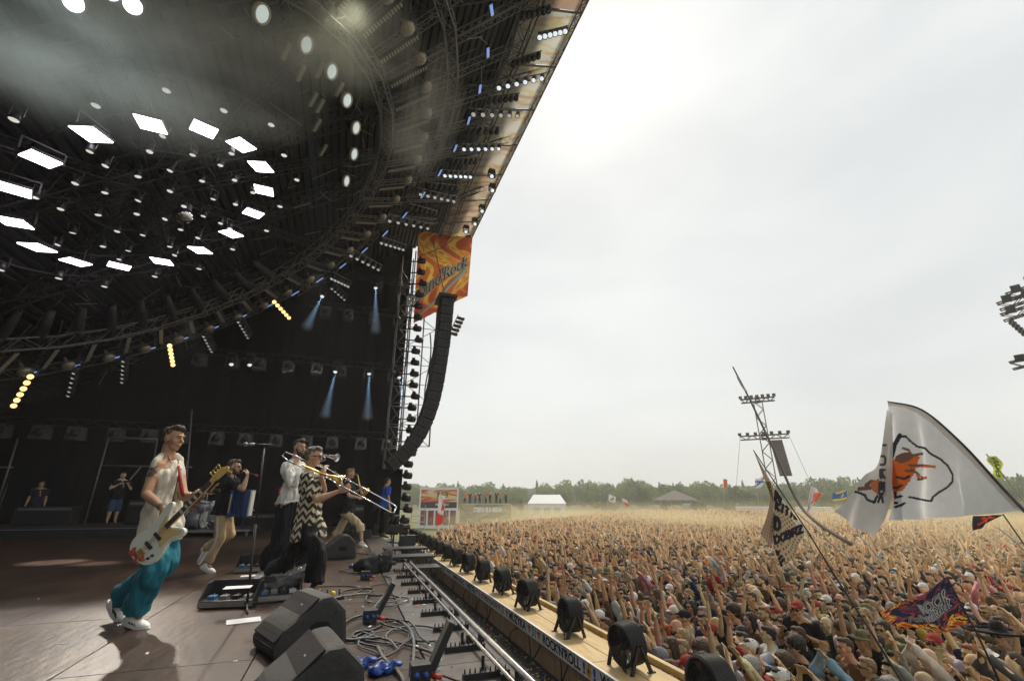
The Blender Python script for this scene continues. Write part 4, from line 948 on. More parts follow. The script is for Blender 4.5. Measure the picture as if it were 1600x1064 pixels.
for lvl, z, xm in (('lowest', 3.9, -15), ('second', 7.2, -7.0), ('third', 10.05, -2.9), ('topmost', 11.85, -.6)):
    x1 = 2.1
    truss((xm, 22.3, z), (x1, 22.3, z), .26, trussd, 'side_truss', 'long horizontal truss across the far side wall, %s of four' % lvl, r=.024)
    x = x1-.5; i = 0
    while x > xm+.3:
        clear_lamp(Vector((x, 22.2, z-.15)), i, lvl); x -= 1.15+.1*math.sin(i*2.3); i += 1
def pipe_frame(pts, label, r=.03):
    t = thing('scaffold_frame', label, 'scaffold')
    for a, b in pts: part('pipe', MB().cyl(a, b, r, n=8), truss_m, t, True)
def y21(px, py, y=21.6): return atY(px, py, y)
pipe_frame([(y21(170, 683), y21(131, 822)), (y21(170, 683), y21(246, 686)), (y21(158, 727), y21(300, 730)), (y21(246, 686), y21(222, 822)), (y21(222, 727), y21(160, 800))], 'dark scaffold frame against the curtain behind the bass guitarist')
pipe_frame([(y21(28, 685), y21(-8, 800)), (y21(-8, 730), y21(20, 730)), (y21(300, 640), y21(286, 822)), (y21(292, 720), y21(280, 800))], 'thin scaffold uprights beside the crew at the left')
# corner tower of scaffold pipes and its column of lamps
t = thing('corner_tower', 'tall scaffold tower at the far front corner of the stage', 'scaffold tower')
TX = [(1.55, 21.9), (1.55, 22.8), (2.2, 22.8), (2.2, 21.9)]
for x, y in TX[:]: part('upright', MB().cyl((x, y, -2.5), (x, y, 13.2 if x < 2 else 13.6), .035, n=8), truss_m, t, True)
for k in range(14):
    z = -1.6+1.0*k
    for q in range(4):
        a, b_ = TX[q], TX[(q+1) % 4]; part('ledger', MB().cyl((*a, z), (*b_, z), .022, n=6), truss_m, t, True)
        if q in (1, 3) or k % 2: part('diagonal', MB().cyl((*a, z), (*b_, z+1.0), .018, n=6), truss_m, t, True)
t = thing('outrigger_tower', 'open scaffold wing of thin pipes between tower and speaker array', 'scaffold tower')
for x in (2.95, 3.6): part('upright', MB().cyl((x, 22.5, 3.5), (x, 22.5, 12.6), .035, n=8), truss_m, t, True)
for k in range(9): z = 3.5+1.0*k; part('ledger', MB().cyl((2.2, 22.5, z), (3.6, 22.5, z), .02, n=6), truss_m, t, True); part('diagonal', MB().cyl((2.2 if k % 2 else 3.6, 22.5, z), (3.6 if k % 2 else 2.2, 22.5, z+1), .018, n=6), truss_m, t, True)
n = 27
for i in range(n):
    py = 408+i*(866-408)/(n-1); px = 659-(py-408)*.066+(4 if i % 5 == 2 else 0)
    P = atY(px, py, 21.0)
    t = thing('column_lamp', 'black lamp in the vertical column on the corner tower, %s from the top' % (ordn(i)), 'stage lamp', P, group='column of lamps on the corner tower')
    part('head', MB().lathe([(.03, -.22), (.13, -.17), (.15, 0), (.14, .18), (.12, .18)], (0, 0, 0), (1, -.25, -.05), 12).ell((.1, 0, 0), (.12, .12, .12)), BLACKM, t, True)
    part('lens', MB().ell((.165, -.045, -.01), (.03, .115, .115), None, 10, 6), mat('copper_lens', (.40, .14, .06), .3) if i in (13, 15, 20, 22, 24) else mat('dark_lens', (.04, .045, .05), .1), t, True)
    part('clamp', MB().bar((-.15, .1, 0), (-.7, .4, .05), .05).box((-.08, 0, .18), (.14, .1, .1)), BLACKM, t)
# flame banner with the festival name
def bilerp(P00, P10, P11, P01):
    return lambda u, v: (P00*(1-u)+P10*u)*(1-v)+(P01*(1-u)+P11*u)*v
ban = thing('festival_banner', 'orange and yellow flame banner with the grey Pol\'and\'Rock lettering hanging at the stage corner', 'banner')
pr = Print(150, 230, (.6, .2, .05)); pr.asp = .64; pr.flames([(.42, .08, .03), (.60, .17, .04), (.68, .42, .07), (.64, .22, .05), (.72, .52, .10), (.55, .13, .04)], 3.2, 2.1, st=(1.6, .8))
ink1, ink2 = (.07, .06, .06), (.42, .41, .38)
tx = ((.092), (.038*.9)); 
bq = bilerp(atY(646, 505, 21.8), atY(731, 462, 21.8), atY(738, 372, 21.8), atY(654, 361, 21.8))
printed('banner_cloth', pr, lambda u, v: bq(u, v)+Vector((0, .05*math.sin(u*7+v*4), 0)), PRINT, ban)
Sban = lambda u, v: bq(u, v)+Vector((0, .05*math.sin(u*7+v*4), 0))
for k, (off_, c_l, lift) in enumerate(((.07, (.55, .53, .48), .05), (.045, (.05, .05, .05), .06), (.005, (.58, .56, .50), .07))): font_on(Sban, "Pol'and'Rock", (-.16, .13), (1.12, .40), (.015, .235), off_, mat('logo_ink_%d' % k, c_l, .7), ban, Vector((0, -lift, 0)))
for k, (w_l, c_l) in enumerate(((.016, 0), (.010, 1), (.004, 2))): part('logo_swash', MB().tube([Sban(.10+.09*q, .06+.018*q+.0030*q*q)+Vector((0, -.02*k-.03, 0)) for q in range(10)], [w_l*(3+q*.7) for q in range(10)], 6), mat('logo_ink_%d' % k), ban)
part('hanging_rope', MB().tube([atY(655, 400, 21.6), atY(690, 388, 21.6), atY(715, 368, 21.6)], .02, 5), BLACKM, ban)
# curved line array
la = thing('line_array', 'tall curved column of black speaker boxes hanging at the stage corner', 'speaker array')
cpx = [(696, 480), (693, 510), (690, 540), (685, 572), (680, 602), (673, 632), (664, 658), (652, 682), (638, 702), (622, 718), (606, 730)]
cp = [atY(x, y, 18.4) for x, y in cpx]
def along(P, step):
    out_ = []; acc = 0; 
    for a, b_ in zip(P, P[1:]):
        L = (b_-a).length
        while acc <= L: out_.append((a.lerp(b_, acc/L), (b_-a).normalized())); acc += step
        acc -= L
    return out_
boxm = mat('speaker_box', (.018, .018, .022), .6, vary=.3, vscale=30, bump=.3, bscale=80); slot = mat('speaker_slot', (.004, .004, .005), .7)
bm_ = MB().box((0, 0, 0), (.53, 1.2, .345)); sbm = bm_.mesh('speaker_box', boxm); bev(sbm, .02)
slm = MB().box((-.10, -.602, .0), (.07, .01, .16)).mesh('slot', slot)
for i, (p, d) in enumerate(along(cp, .375)):
    o = obj('speaker_box', sbm, la); x = d.cross(Vector((0, -1, 0))).normalized(); x = -x if x.x < 0 else x
    z = x.cross(Vector((0, 1, 0))); o.matrix_local = Matrix((x, Vector((0, 1, 0)), z)).transposed().to_4x4(); o.location = p
    for q in (0, 1): s2 = obj('slot', slm, o); s2.location = (.17*q+.0, 0, 0)
part('flying_frame', MB().box(cp[0]+Vector((0, 0, .35)), (.8, 1.2, .12)).cyl(cp[0]+Vector((0, 0, .35)), cp[0]+Vector((-.3, 3.0, 5)), .02), BLACKM, la)
par_bar(atY(702, 522, 20), atY(716, 492, 20), 'short stack of pale lamps behind the top of the speaker array', mat('warm_rim'), 5, parm, aim=Vector((1, 0, -.1)), group=None)
for k, (a, b_) in enumerate((((672, 520), (664, 660)), ((680, 515), (668, 640)))):
    setp(obj('hanging_cable', MB().tube([atY(a[0]*(1-t_)+b_[0]*t_+3*math.sin(t_*7+k), a[1]*(1-t_)+b_[1]*t_, 20) for t_ in np.linspace(0, 1, 14)], .03, 6).mesh('hanging_cable', BLACKP, True)), ['left cable bundle hanging beside the speaker array', 'thin cable bundle hanging between tower and speaker array'][k], 'cable')
cb_ = curtain((.2, 19.2), (2.0, 18.3), -.1, 2.2, 'black cloth skirt hanging below the curved speaker array', None)

# ------------------------------------------------------------------ stage spots: some belong to fittings, others are added light
def spot(P, tgt, e, col, ang=30, blend=.4, size=.15, name='spot'):
    l = bpy.data.lights.new(name, 'SPOT'); l.energy = e; l.color = col; l.spot_size = R_(ang); l.spot_blend = blend; l.shadow_soft_size = size
    o = bpy.data.objects.new(name, l); COL.objects.link(o); o.location = P; o.rotation_euler = (Vector(tgt)-Vector(P)).to_track_quat('-Z', 'Y').to_euler()
beam_m = None
def beam_spot(px, py, y, tgt_px, e, col, i):
    P = atY(px, py, y); moving_head(P, 'moving head lamp throwing a pale blue beam, %s on the side wall' % ordn(i), (atY(*tgt_px, y-1)-P), white_lens, 'blue beam lamps on the side wall')
    spot(P+(atY(*tgt_px, y-1)-P).normalized()*.3, atY(*tgt_px, y-1.0), e, col, 9, .5, .05)
    return P
# ------------------------------------------------------------------ the band, posed from the joints seen in the photograph
def hero(f0, J, label, skin, shirt=None, trousers=None, hair=None, hairc=(.04, .025, .015), beard=None, glasses=False, face=None, s=1.07, fat=1.1, voxel=.0085, shoes=(.75, .74, .72), floor=0., belly=0., shoeeye=True, shsole=(.8, .8, .78), headup=None):
    V = {}
    for k, v in J.items():
        if isinstance(v, tuple) and len(v) == 3 and k[:2] not in ('hd', 'hn'): V[k] = atF(v[0], v[1], f0+v[2])
        else: V[k] = v
    V['face'] = face; V['hup'] = headup or UP
    low = min(V['anR'].z, V['anL'].z)
    base = Vector(((V['anR'].x+V['anL'].x)/2, (V['anR'].y+V['anL'].y)/2, floor)); off = base
    mb, V, M, T, fr, ax, upv = body_shapes(V, s, fat, legs=True)
    root = thing('person', label, 'person', base)
    b = obj('body', remesh(mb, voxel, 2, name='body', m=SKIN, off=off), root, skin)
    eyes(root, V['head'], M, off, s)
    if shirt:
        sh = shirt_shapes(V, T, fr, ax, upv, s, **shirt['k'])
        obj('shirt', remesh(sh, .011, 3, disp=(.038, 12, (1, 1, .4)), name='shirt', m=shirt.get('m', CLOTH), off=off), root, shirt['c'])
    if trousers:
        tr = trouser_shapes(V, s, **trousers['k'])
        obj('trousers', remesh(tr, .012, 3, disp=(trousers.get('d', .045), 11, (1, 1, .32)), name='trousers', m=trousers.get('m', CLOTH), off=off), root, trousers['c'])
    if hair: obj('hair', remesh(hair_shapes(V['head'], M, s, hair), .007, 1, disp=(.012, 40, (1, 1, .5)), name='hair', m=HAIR, off=off), root, hairc)
    if beard: obj('beard', remesh(hair_shapes(V['head'], M, s, 'beard'), .006, 1, disp=(.006, 60, (1, 1, 1)), name='beard', m=HAIR, off=off), root, beard)
    if glasses: part('sunglasses', glasses_mb(V['head'], M, s), DARKG, root, True, off)
    if shoes:
        for k in 'RL':
            u, so_ = shoe_mb(V['an'+k], V['toe'+k], s)
            sh_ = obj('shoe', remesh(u, .008, 2, name='shoe', m=SHOE, off=off), root, shoes)
            part('sole', so_, mat('sole_rubber', (.6, .59, .56), .6), sh_, False, off)
            if shsole == 'stripes':
                an = V['an'+k]; d = (V['toe'+k]-an).normalized()
                for q in range(3):
                    p = an + d*(.02+.03*q) - UP*.055 - FW*.047
                    part('stripe', MB().bar(p, p + d*.03 - UP*.03, .004, .013), mat('black_print', (.015, .015, .018), .6), sh_, False, off)
    return root, V, M, T, fr, ax, upv, off
def ft(v, off): return [tuple(Vector(p)-off) for p in v]
RIGHT = RT.copy()

# zigzag and stripe patterned cloths
def zigzag_mat():
    m = bpy.data.materials.new('zigzag_knit'); m.use_nodes = True; t = m.node_tree; L = t.links.new; p = t.nodes['Principled BSDF']; p.inputs['Roughness'].default_value = .9
    tc = t.nodes.new('ShaderNodeTexCoord'); sp = t.nodes.new('ShaderNodeSeparateXYZ'); L(tc.outputs['Object'], sp.inputs[0])
    def mth(op, a, b=None, c=None):
        n = t.nodes.new('ShaderNodeMath'); n.operation = op
        for i, x in enumerate((a, b, c)):
            if x is None: continue
            if isinstance(x, (int, float)): n.inputs[i].default_value = x
            else: L(x, n.inputs[i])
        return n.outputs[0]
    hx = mth('ADD', mth('MULTIPLY', sp.outputs[0], .95), mth('MULTIPLY', sp.outputs[1], -.33))
    pp = mth('PINGPONG', hx, .052)
    zz = mth('ADD', sp.outputs[2], mth('MULTIPLY', pp, 1.25))
    fr_ = mth('FRACT', mth('MULTIPLY', zz, 10.5))
    g = mth('GREATER_THAN', fr_, .5)
    mx_ = t.nodes.new('ShaderNodeMix'); mx_.data_type = 'RGBA'; L(g, mx_.inputs[0]); mx_.inputs[6].default_value = (.015, .014, .013, 1); mx_.inputs[7].default_value = (.50, .44, .32, 1)
    L(mx_.outputs[2], p.inputs['Base Color'])
    n = t.nodes.new('ShaderNodeTexNoise'); n.inputs['Scale'].default_value = 160; b = t.nodes.new('ShaderNodeBump'); b.inputs['Strength'].default_value = .4; b.inputs['Distance'].default_value = .01
    L(n.outputs[0], b.inputs['Height']); L(b.outputs[0], p.inputs['Normal'])
    return m


# --- bassist
f0 = 4.98
face = (RT*1 + FW*-.12 + UP*-.04)
root, V, M, T, fr, ax, upv, off = hero(f0, dict(
    head=(271, 686, 0.0), neck=(262, 714, .02), shR=(246, 728, -.13), shL=(277, 727, .14),
    elR=(228, 772, -.24), wrR=(254, 793, -.36), elL=(287, 776, .02), wrL=(302, 774, -.20),
    hipR=(242, 824, -.07), hipL=(260, 824, .09), knR=(243, 890, -.16), anR=(207, 958, -.06), toeR=(233, 967, -.08),
    knL=(263, 879, .06), anL=(183, 936, .22), toeL=(192, 950, .20),
    hdR=(RT*.55-UP*.85-FW*.1), hnR=FW*.9-RT*.2, hdL=(RT*.5+UP*.3-FW*.4), hnL=FW*.3-UP*.5+RT*.4, curlR=.7, curlL=.9),
    'bass guitarist in cream tank top and teal trousers striding across the stage', (.42, .24, .15),
    shirt=dict(c=(.60, .55, .46), k=dict(tank=True, loose=.014, hem=.12, flare=.0)),
    trousers=dict(c=(.015, .13, .18), d=.034, k=dict(loose=.022, flare=.045, to=.93)), hair='quiff', hairc=(.035, .020, .012),
    face=face, shsole='stripes', shoes=(.78, .77, .74), voxel=.0075)
bassist = root
# tattoo sleeve patch, necklace, bracelets, red towel
nk = []
for i in range(17):
    a = PI*i/16; q = V['neck'] + T @ Vector((.075-.02*math.cos(2*a)+.055*math.sin(a), .07*math.cos(a), .01-.16*math.sin(a)))
    nk.append(q)
part('necklace', MB().tube([p-off for p in nk], .005), mat('leather_cord', (.06, .03, .02), .7), root, True)
part('towel', MB().tube([atF(x, y, f0+d)-off for x, y, d in ((279, 728, -.02), (281, 745, -.10), (284, 765, -.12), (286, 775, -.12))], [.010, .012, .018, .014], 8), mat('red_cloth', (.30, .015, .02), .9, bump=.4), root, True)
for q in (0, .018, .034):
    e, w = V['elR'], V['wrR']; d = (w-e).normalized(); p = w-d*(q+.005)
    rr = MB().lathe([(.030, -.005), (.035, 0), (.030, .005)], p-off, d, 14)
    part('bracelet', rr, mat('woven_band', (.12, .13, .14), .8, vary=.5, vscale=90), root, True)
def tattoo():
    e = V['shR'].lerp(V['elR'], .28); M2 = Matrix((FW, RT, UP)).transposed()
    d = (V['elR']-V['shR']).normalized()
    mb = MB(); n = 12
    for i in range(-3, 4):
        for j in range(-4, 4):
            if abs(i)+abs(j)*.7 > 4.2 or rng.random() < .15: continue
            a = i*.27 + math.atan2((-FW).x, 1)*0
            side = d.cross(FW).normalized(); nr = (-FW*math.cos(a)+side*math.sin(a)); nr = (nr-d*nr.dot(d)).normalized()
            r = .0555+.0015; c = e + d*(j*.016) + nr*r; tt = nr.cross(d)
            mb.add([c-tt*.008-d*.008, c+tt*.008-d*.008, c+tt*.008+d*.008, c-tt*.008+d*.008], [(0, 1, 2, 3)])
    return mb
part('tattoo', tattoo(), mat('tattoo_ink', (.07, .05, .045), .6), root, False, off)

# the bass guitar: face turned to the camera, neck up to the right
def plane_pt(px, py, f): return atF(px, py, f)
gp0 = atF(254, 833, f0-.40); gp1 = atF(344, 742, f0-.42)
gx = (gp1-gp0).normalized(); gn = (-FW - gx*(-FW).dot(gx)).normalized(); gy = gn.cross(gx)
GM = Matrix((gx, gy, gn)).transposed().to_4x4(); GM.translation = gp0
bg = thing('bass_guitar', 'cream and gold electric bass guitar held by the tank top bassist', 'bass guitar'); bg.matrix_world = GM
cr_ = MATS.get('bass_cream') or mat('bass_cream', (.66, .68, .60), .22, coat=.5)
outl = [(-.30, .02), (-.27, -.10), (-.20, -.155), (-.10, -.150), (-.02, -.115), (.05, -.12), (.10, -.17), (.155, -.165), (.165, -.12), (.12, -.06), (.09, -.02), (.10, .03), (.16, .08), (.235, .115), (.24, .155), (.19, .165), (.09, .14), (0, .12), (-.08, .14), (-.17, .165), (-.25, .14), (-.29, .08)]
def smoothpoly(P, k=2):
    for _ in range(k): P = [q for i in range(len(P)) for q in ((P[i][0]*.75+P[(i+1) % len(P)][0]*.25, P[i][1]*.75+P[(i+1) % len(P)][1]*.25), (P[i][0]*.25+P[(i+1) % len(P)][0]*.75, P[i][1]*.25+P[(i+1) % len(P)][1]*.75))]
    return P
b = MB().prism([(x, y, -.02) for x, y in smoothpoly(outl)], (0, 0, .042)); body_o = part('guitar_body', b, cr_, bg, bevel=.006)
pg = smoothpoly([(-.09, -.10), (-.02, -.095), (.06, -.105), (.12, -.15), (.15, -.13), (.10, -.055), (.08, .0), (.10, .05), (.15, .09), (.08, .075), (0, .04), (-.05, -.03)])
part('pickguard', MB().prism([(x, y, .0225) for x, y in pg], (0, 0, .003)), mat('pickguard_gold', (.72, .55, .25), .25, .3), bg)
part('neck', MB().box((.335, 0, .028), (.53, .046, .022)), mat('maple_neck', (.60, .40, .18), .4), bg)
part('fingerboard', MB().box((.335, 0, .042), (.52, .048, .006)), mat('rosewood', (.06, .03, .02), .45), bg)
for i in range(14):
    part('fret', MB().box((.58-.55*(1-.5**((i+1)/9)), 0, .0465), (.003, .047, .002)), SILVER, bg)
for i in (2, 4, 6, 8, 11):
    part('fret_marker', MB().box((.575-.55*(1-.5**((i+.5)/9)), 0, .0462), (.022, .040, .0015)), mat('pearl', (.7, .7, .66), .3), bg)
hs = smoothpoly([(x-.13, y*.85) for x, y in [(.72, -.024), (.76, -.028), (.80, -.045), (.90, -.05), (.93, -.02), (.90, .02), (.86, .045), (.78, .04), (.72, .024)]])
part('headstock', MB().prism([(x, y, .018) for x, y in hs], (0, 0, .018)), GOLD, bg)
for i in range(5):
    x = .64+.032*i; k = 1 if i < 4 else -1
    t_ = MB().cyl((x, k*.01, .036), (x, k*.01, .05), .006).cyl((x, k*.03, .028), (x, k*.062, .028), .004).ell((x, k*.072, .028), (.013, .012, .005))
    part('tuning_peg', t_, GOLD, bg, True)
for y in (-.016, -.008, 0, .008, .016): part('string', MB().cyl((-.22, y, .055), (.61, y*.9, .05), .0012, n=5), SILVER, bg)
part('bridge', MB().box((-.215, 0, .032), (.05, .07, .016)), GOLD, bg)
for x in (-.13, -.03): part('pickup', MB().box((x, 0, .032), (.028, .085, .014)), BLACKP, bg, bevel=.003)
for x, y in ((-.16, -.095), (-.20, -.085), (-.24, -.065), (-.26, -.03)): part('control_knob', MB().cyl((x, y, .02), (x, y, .04), .012, .010), BLACKP if x > -.23 else GOLD, bg)
stk = MB()
for i in range(26):
    a, bq = rng.uniform(-.29, -.22), rng.uniform(-.06, .12)
    stk.box((a, bq, .0236+.0004*i), (rng.uniform(.015, .035), rng.uniform(.01, .03), .0004), (0, 0, rng.uniform(0, 3)))
part('sticker', stk, mat('sticker_red', (.5, .06, .06), .5, vary=.6, vscale=60), bg)
st = [V['shL']+UP*.055, V['shL'].lerp(V['neck'], .5)+UP*.05+fr*.03, V['shR'].lerp(V['shL'], .55)+fr*.145-UP*.10, GM @ Vector((.22, .14, 0))]
part('strap', MB().tube([GM.inverted() @ p for p in st], .012, 6), mat('strap_brown', (.08, .04, .02), .8), bg, True)

# --- singer with accordion
f0 = 8.38
root, V, M, T, fr, ax, upv, off = hero(f0, dict(
    head=(366, 730, 0), neck=(361, 745, .02), shR=(356, 753, -.14), shL=(366, 753, .18),
    elR=(379, 764, -.24), wrR=(386, 745, -.16), elL=(372, 779, .2), wrL=(386, 788, .10),
    hipR=(346, 799, -.08), hipL=(353, 799, .10), knR=(345, 838, -.12), anR=(323, 880, -.12), toeR=(338, 888, -.14),
    knL=(360, 834, .10), anL=(318, 858, .20), toeL=(309, 871, .20),
    hdR=(UP*.5-RT*.1+FW*.2), hnR=RT*-.7, hdL=RT*.5-UP*.6, curlR=1.0, curlL=.6),
    'bearded singer in black t-shirt and beige side-stripe trousers singing into a hand microphone', (.50, .30, .20),
    shirt=dict(c=(.010, .010, .013), k=dict(loose=.02, hem=.04, sleeve=.62)),
    trousers=dict(c=(.50, .36, .21), d=.022, k=dict(loose=.012, flare=.008, to=.95)), hair='short', hairc=(.07, .04, .022), beard=(.06, .035, .02),
    face=RT*1+FW*.15-UP*.02, shoes=(.8, .78, .75), voxel=.010)
for q in range(3):
    pts = [V['hipR'].lerp(V['knR'], t)-FW*(.115-.02*t)+RT*(.012*(q-1))-off for t in (0.02, .3, .6, .95)] + [V['knR'].lerp(V['anR'], t)-FW*.082+RT*(.012*(q-1))-off for t in (.2, .5, .9)]
    part('side_stripe', MB().tube(pts, .0042, 5), mat('white_tape', (.75, .73, .7), .7), root, True)
part('glasses', glasses_mb(V['head'], M), BLACKP, root, True, off)
mbx = MB(); c0 = V['wrR']; m0 = atF(380, 737, f0-.02); m1 = atF(402, 743, f0-.24)
mc = thing('microphone', 'black hand microphone with a red ring held by the accordion singer', 'microphone', m0)
part('mic_head', MB().ell((0, 0, 0), .028), mat('mic_mesh', (.05, .05, .055), .5, .6), mc, True)
part('mic_body', MB().cyl((0, 0, 0), (m1-m0), .020, .014), BLACKP, mc, True)
part('colour_ring', MB().cyl((m1-m0)*.9, (m1-m0)*1.0, .019), mat('red_plastic', (.55, .03, .02), .4), mc, True)
ac = thing('accordion', 'blue accordion with cream keys slung on the singer in black', 'accordion', atF(376, 786, f0-.10), (0, 0, -YAW+.05))
bel = MB()
for i in range(9): bel.box((-.06+.018*i, 0, 0), (.010, .19-.02*(i % 2), .42-.02*(i % 2)))
part('bellows', bel, mat('bellows_blue', (.02, .045, .16), .5), ac)
part('treble_case', MB().box((.135, 0, 0), (.09, .21, .44)), mat('pearl_blue', (.02, .05, .20), .25), ac, bevel=.015)
part('bass_case', MB().box((-.12, 0, 0), (.07, .21, .44)), mat('pearl_blue'), ac, bevel=.015)
part('keyboard', MB().box((.185, -.03, 0), (.03, .12, .40)), mat('cream_key', (.7, .68, .6), .35), ac)
for i in range(16): part('key', MB().box((.203, -.03, -.185+.025*i), (.008, .11, .019)), mat('cream_key'), ac)
part('badge', MB().box((-.12, -.107, 0), (.02, .004, .30)), GOLD, ac)

# --- bearded trumpeter in white shirt
f0 = 7.6
root, V, M, T, fr, ax, upv, off = hero(f0, dict(
    head=(468, 700, 0), neck=(461, 720, .03), shR=(449, 731, -.16), shL=(469, 730, .18),
    elR=(458, 757, -.25), wrR=(475, 735, -.12), elL=(483, 752, .14), wrL=(487, 730, .04),
    hipR=(447, 786, -.09), hipL=(462, 786, .10), knR=(437, 846, -.08), anR=(411, 887, .05), toeR=(399, 898, -.10),
    knL=(468, 842, .16), anL=(474, 884, .16), toeL=(482, 893, .14),
    hdR=RT*.5+UP*.6, hnR=RT*.6+FW*.3, hdL=RT*.4+UP*.7, curlR=.9, curlL=.9),
    'bearded trumpeter in loose white shirt and black trousers blowing his horn', (.48, .29, .20),
    shirt=dict(c=(.68, .66, .63), k=dict(loose=.03, hem=-.03, sleeve=1.95)),
    trousers=dict(c=(.013, .014, .02), k=dict(loose=.035, flare=.035, to=.92)), hair='quiff', hairc=(.025, .015, .010), beard=(.03, .018, .012),
    face=RT*1-FW*.45-UP*.05, shoes=(.74, .72, .68), voxel=.010)
t0 = atF(478, 708, f0-.08); t1 = atF(526, 717, f0-.28)
tp = thing('trumpet', 'silver trumpet raised by the bearded man in white shirt', 'trumpet', t0)
d = t1-t0; L_ = d.length; dn = d.normalized(); sdv = dn.cross(UP).normalized(); upd = sdv.cross(dn)
part('leadpipe', MB().cyl((0, 0, 0), dn*L_*.62, .0065), SILVER, tp, True)
part('bell', MB().lathe([(.008, 0), (.009, L_*.35), (.014, L_*.6), (.026, L_*.82), (.045, L_*.95), (.062, L_), (.058, L_), (.040, L_*.94), (.012, L_*.6)], upd*.02, dn, 20), SILVER, tp, True)
part('tubing', MB().tube([dn*L_*.62, dn*L_*.66-upd*.04, dn*L_*.6-upd*.075, dn*L_*.25-upd*.075, dn*L_*.2-upd*.04, dn*L_*.25-upd*.0], .006), SILVER, tp, True)
for i in range(3): part('valve', MB().cyl(dn*L_*(.38+.055*i)-upd*.10, dn*L_*(.38+.055*i)+upd*.07, .010), SILVER, tp, True)
part('mouthpiece', MB().cyl(-dn*.02, dn*.03, .013, .007), SILVER, tp, True)

# --- trombonist in zigzag shirt
f0 = 6.5
root, V, M, T, fr, ax, upv, off = hero(f0, dict(
    head=(490, 714, 0), neck=(484, 736, .03), shR=(479, 747, -.16), shL=(492, 746, .20),
    elR=(495, 781, -.27), wrR=(528, 768, -.24), elL=(506, 767, .12), wrL=(501, 742, -.06),
    hipR=(477, 820, -.09), hipL=(489, 820, .11), knR=(498, 866, -.16), anR=(491, 914, -.16), toeR=(509, 924, -.20),
    knL=(456, 868, .06), anL=(419, 903, .12), toeL=(424, 914, .12),
    hdR=RT*.8+UP*.25, hnR=FW*.5+UP*.3, hdL=UP*.8+RT*.2, curlR=.6, curlL=.9),
    'trombonist in black and cream zigzag shirt and wide black trousers', (.50, .29, .19),
    shirt=dict(c=(.5, .5, .5), m=zigzag_mat(), k=dict(loose=.028, hem=.15, sleeve=.72, flare=.02)),
    trousers=dict(c=(.010, .010, .012), k=dict(loose=.03, flare=.045, to=.90)), hair='quiff', hairc=(.10, .065, .04), glasses=True,
    face=RT*1+FW*.05-UP*.06, shoes=(.012, .012, .013), voxel=.009)
tb = thing('trombone', 'long silver trombone with gold bell played by the zigzag shirt man', 'trombone', atF(500, 726, f0-.12)); o_ = tb.location.copy()
def A_(x, y, d_): return atF(x, y, f0+d_)-o_
s0, s1 = A_(502, 727, -.1), A_(617, 789, -.5); e0, e1 = A_(508, 745, -.16), A_(612, 801, -.56)
part('slide', MB().cyl(s0, s1, .0075, n=8).cyl(e0, e1, .0075, n=8).tube([s1, s1.lerp(e1, .15)+(s1-s0).normalized()*.03, s1.lerp(e1, .85)+(s1-s0).normalized()*.03, e1], .009), SILVER, tb, True)
for q_ in (.04, .28): part('brace', MB().cyl(s0.lerp(s1, q_), e0.lerp(e1, q_), .006), SILVER, tb, True)
bell0, bell1 = A_(500, 738, -.12), A_(534, 752, -.02)
part('bell', MB().lathe([(.012, -.25), (.014, 0), (.022, .12), (.045, .22), (.085, .30), (.10, .315), (.096, .315), (.06, .26), (.012, .1)], bell0, bell1-bell0, 22), GOLD, tb, True)
part('tuning_loop', MB().tube([A_(506, 731, -.05), A_(470, 716, .1), A_(446, 706, .15), A_(441, 712, .14), A_(450, 720, .12), A_(476, 732, .03), A_(500, 744, -.08)], .009), SILVER, tb, True)
part('mouthpiece', MB().cyl(s0-(s1-s0).normalized()*.04, s0, .014, .008), SILVER, tb, True)

# --- saxophonist in the distance
f0 = 12.6
root, V, M, T, fr, ax, upv, off = hero(f0, dict(
    head=(548, 740, 0), neck=(543, 752, .03), shR=(538, 758, -.16), shL=(546, 757, .2),
    elR=(546, 775, -.3), wrR=(559, 777, -.25), elL=(553, 771, .1), wrL=(562, 765, -.1),
    hipR=(538, 797, -.1), hipL=(545, 797, .11), knR=(563, 822, -.15), anR=(565, 846, -.15), toeR=(575, 851, -.2),
    knL=(529, 830, .12), anL=(513, 848, .12), toeL=(519, 853, .12), curlR=.8, curlL=.8),
    'saxophonist in black t-shirt and baggy beige shorts lunging at the stage edge', (.52, .32, .22),
    shirt=dict(c=(.010, .010, .012), k=dict(loose=.03, hem=.06, sleeve=.6, belly=.03)),
    trousers=dict(c=(.50, .40, .26), d=.018, k=dict(loose=.018, flare=.028, to=.35, shorts=True)), hair='short', hairc=(.28, .17, .08),
    face=RT*1+FW*.1-UP*.05, shoes=(.8, .78, .75), voxel=.012)
def saxophone(P, label, sc=1.):
    sx = thing('saxophone', label, 'saxophone', P)
    e = MB().tube([Vector(p)*sc for p in ((0, 0, 0), (.06, 0, .03), (.10, 0, 0), (.13, -.01, -.10), (.20, -.02, -.32), (.26, -.02, -.46), (.33, -.02, -.50), (.37, -.02, -.44), (.38, -.02, -.32))], [r*sc for r in (.008, .010, .014, .018, .028, .036, .042, .052, .075)], 12)
    part('sax_body', e, GOLD, sx, True)
    for i in range(7): part('key_pad', MB().cyl(Vector((.14+.017*i, -.045, -.12-.045*i))*sc, Vector((.15+.017*i, -.06, -.12-.045*i))*sc, .013*sc, n=8), mat('brass_dark', (.5, .32, .1), .3, 1), sx)
    return sx
saxophone(atF(553, 742, f0-.05), 'gold saxophone played by the man in beige shorts').rotation_euler = (0, 0, -YAW)
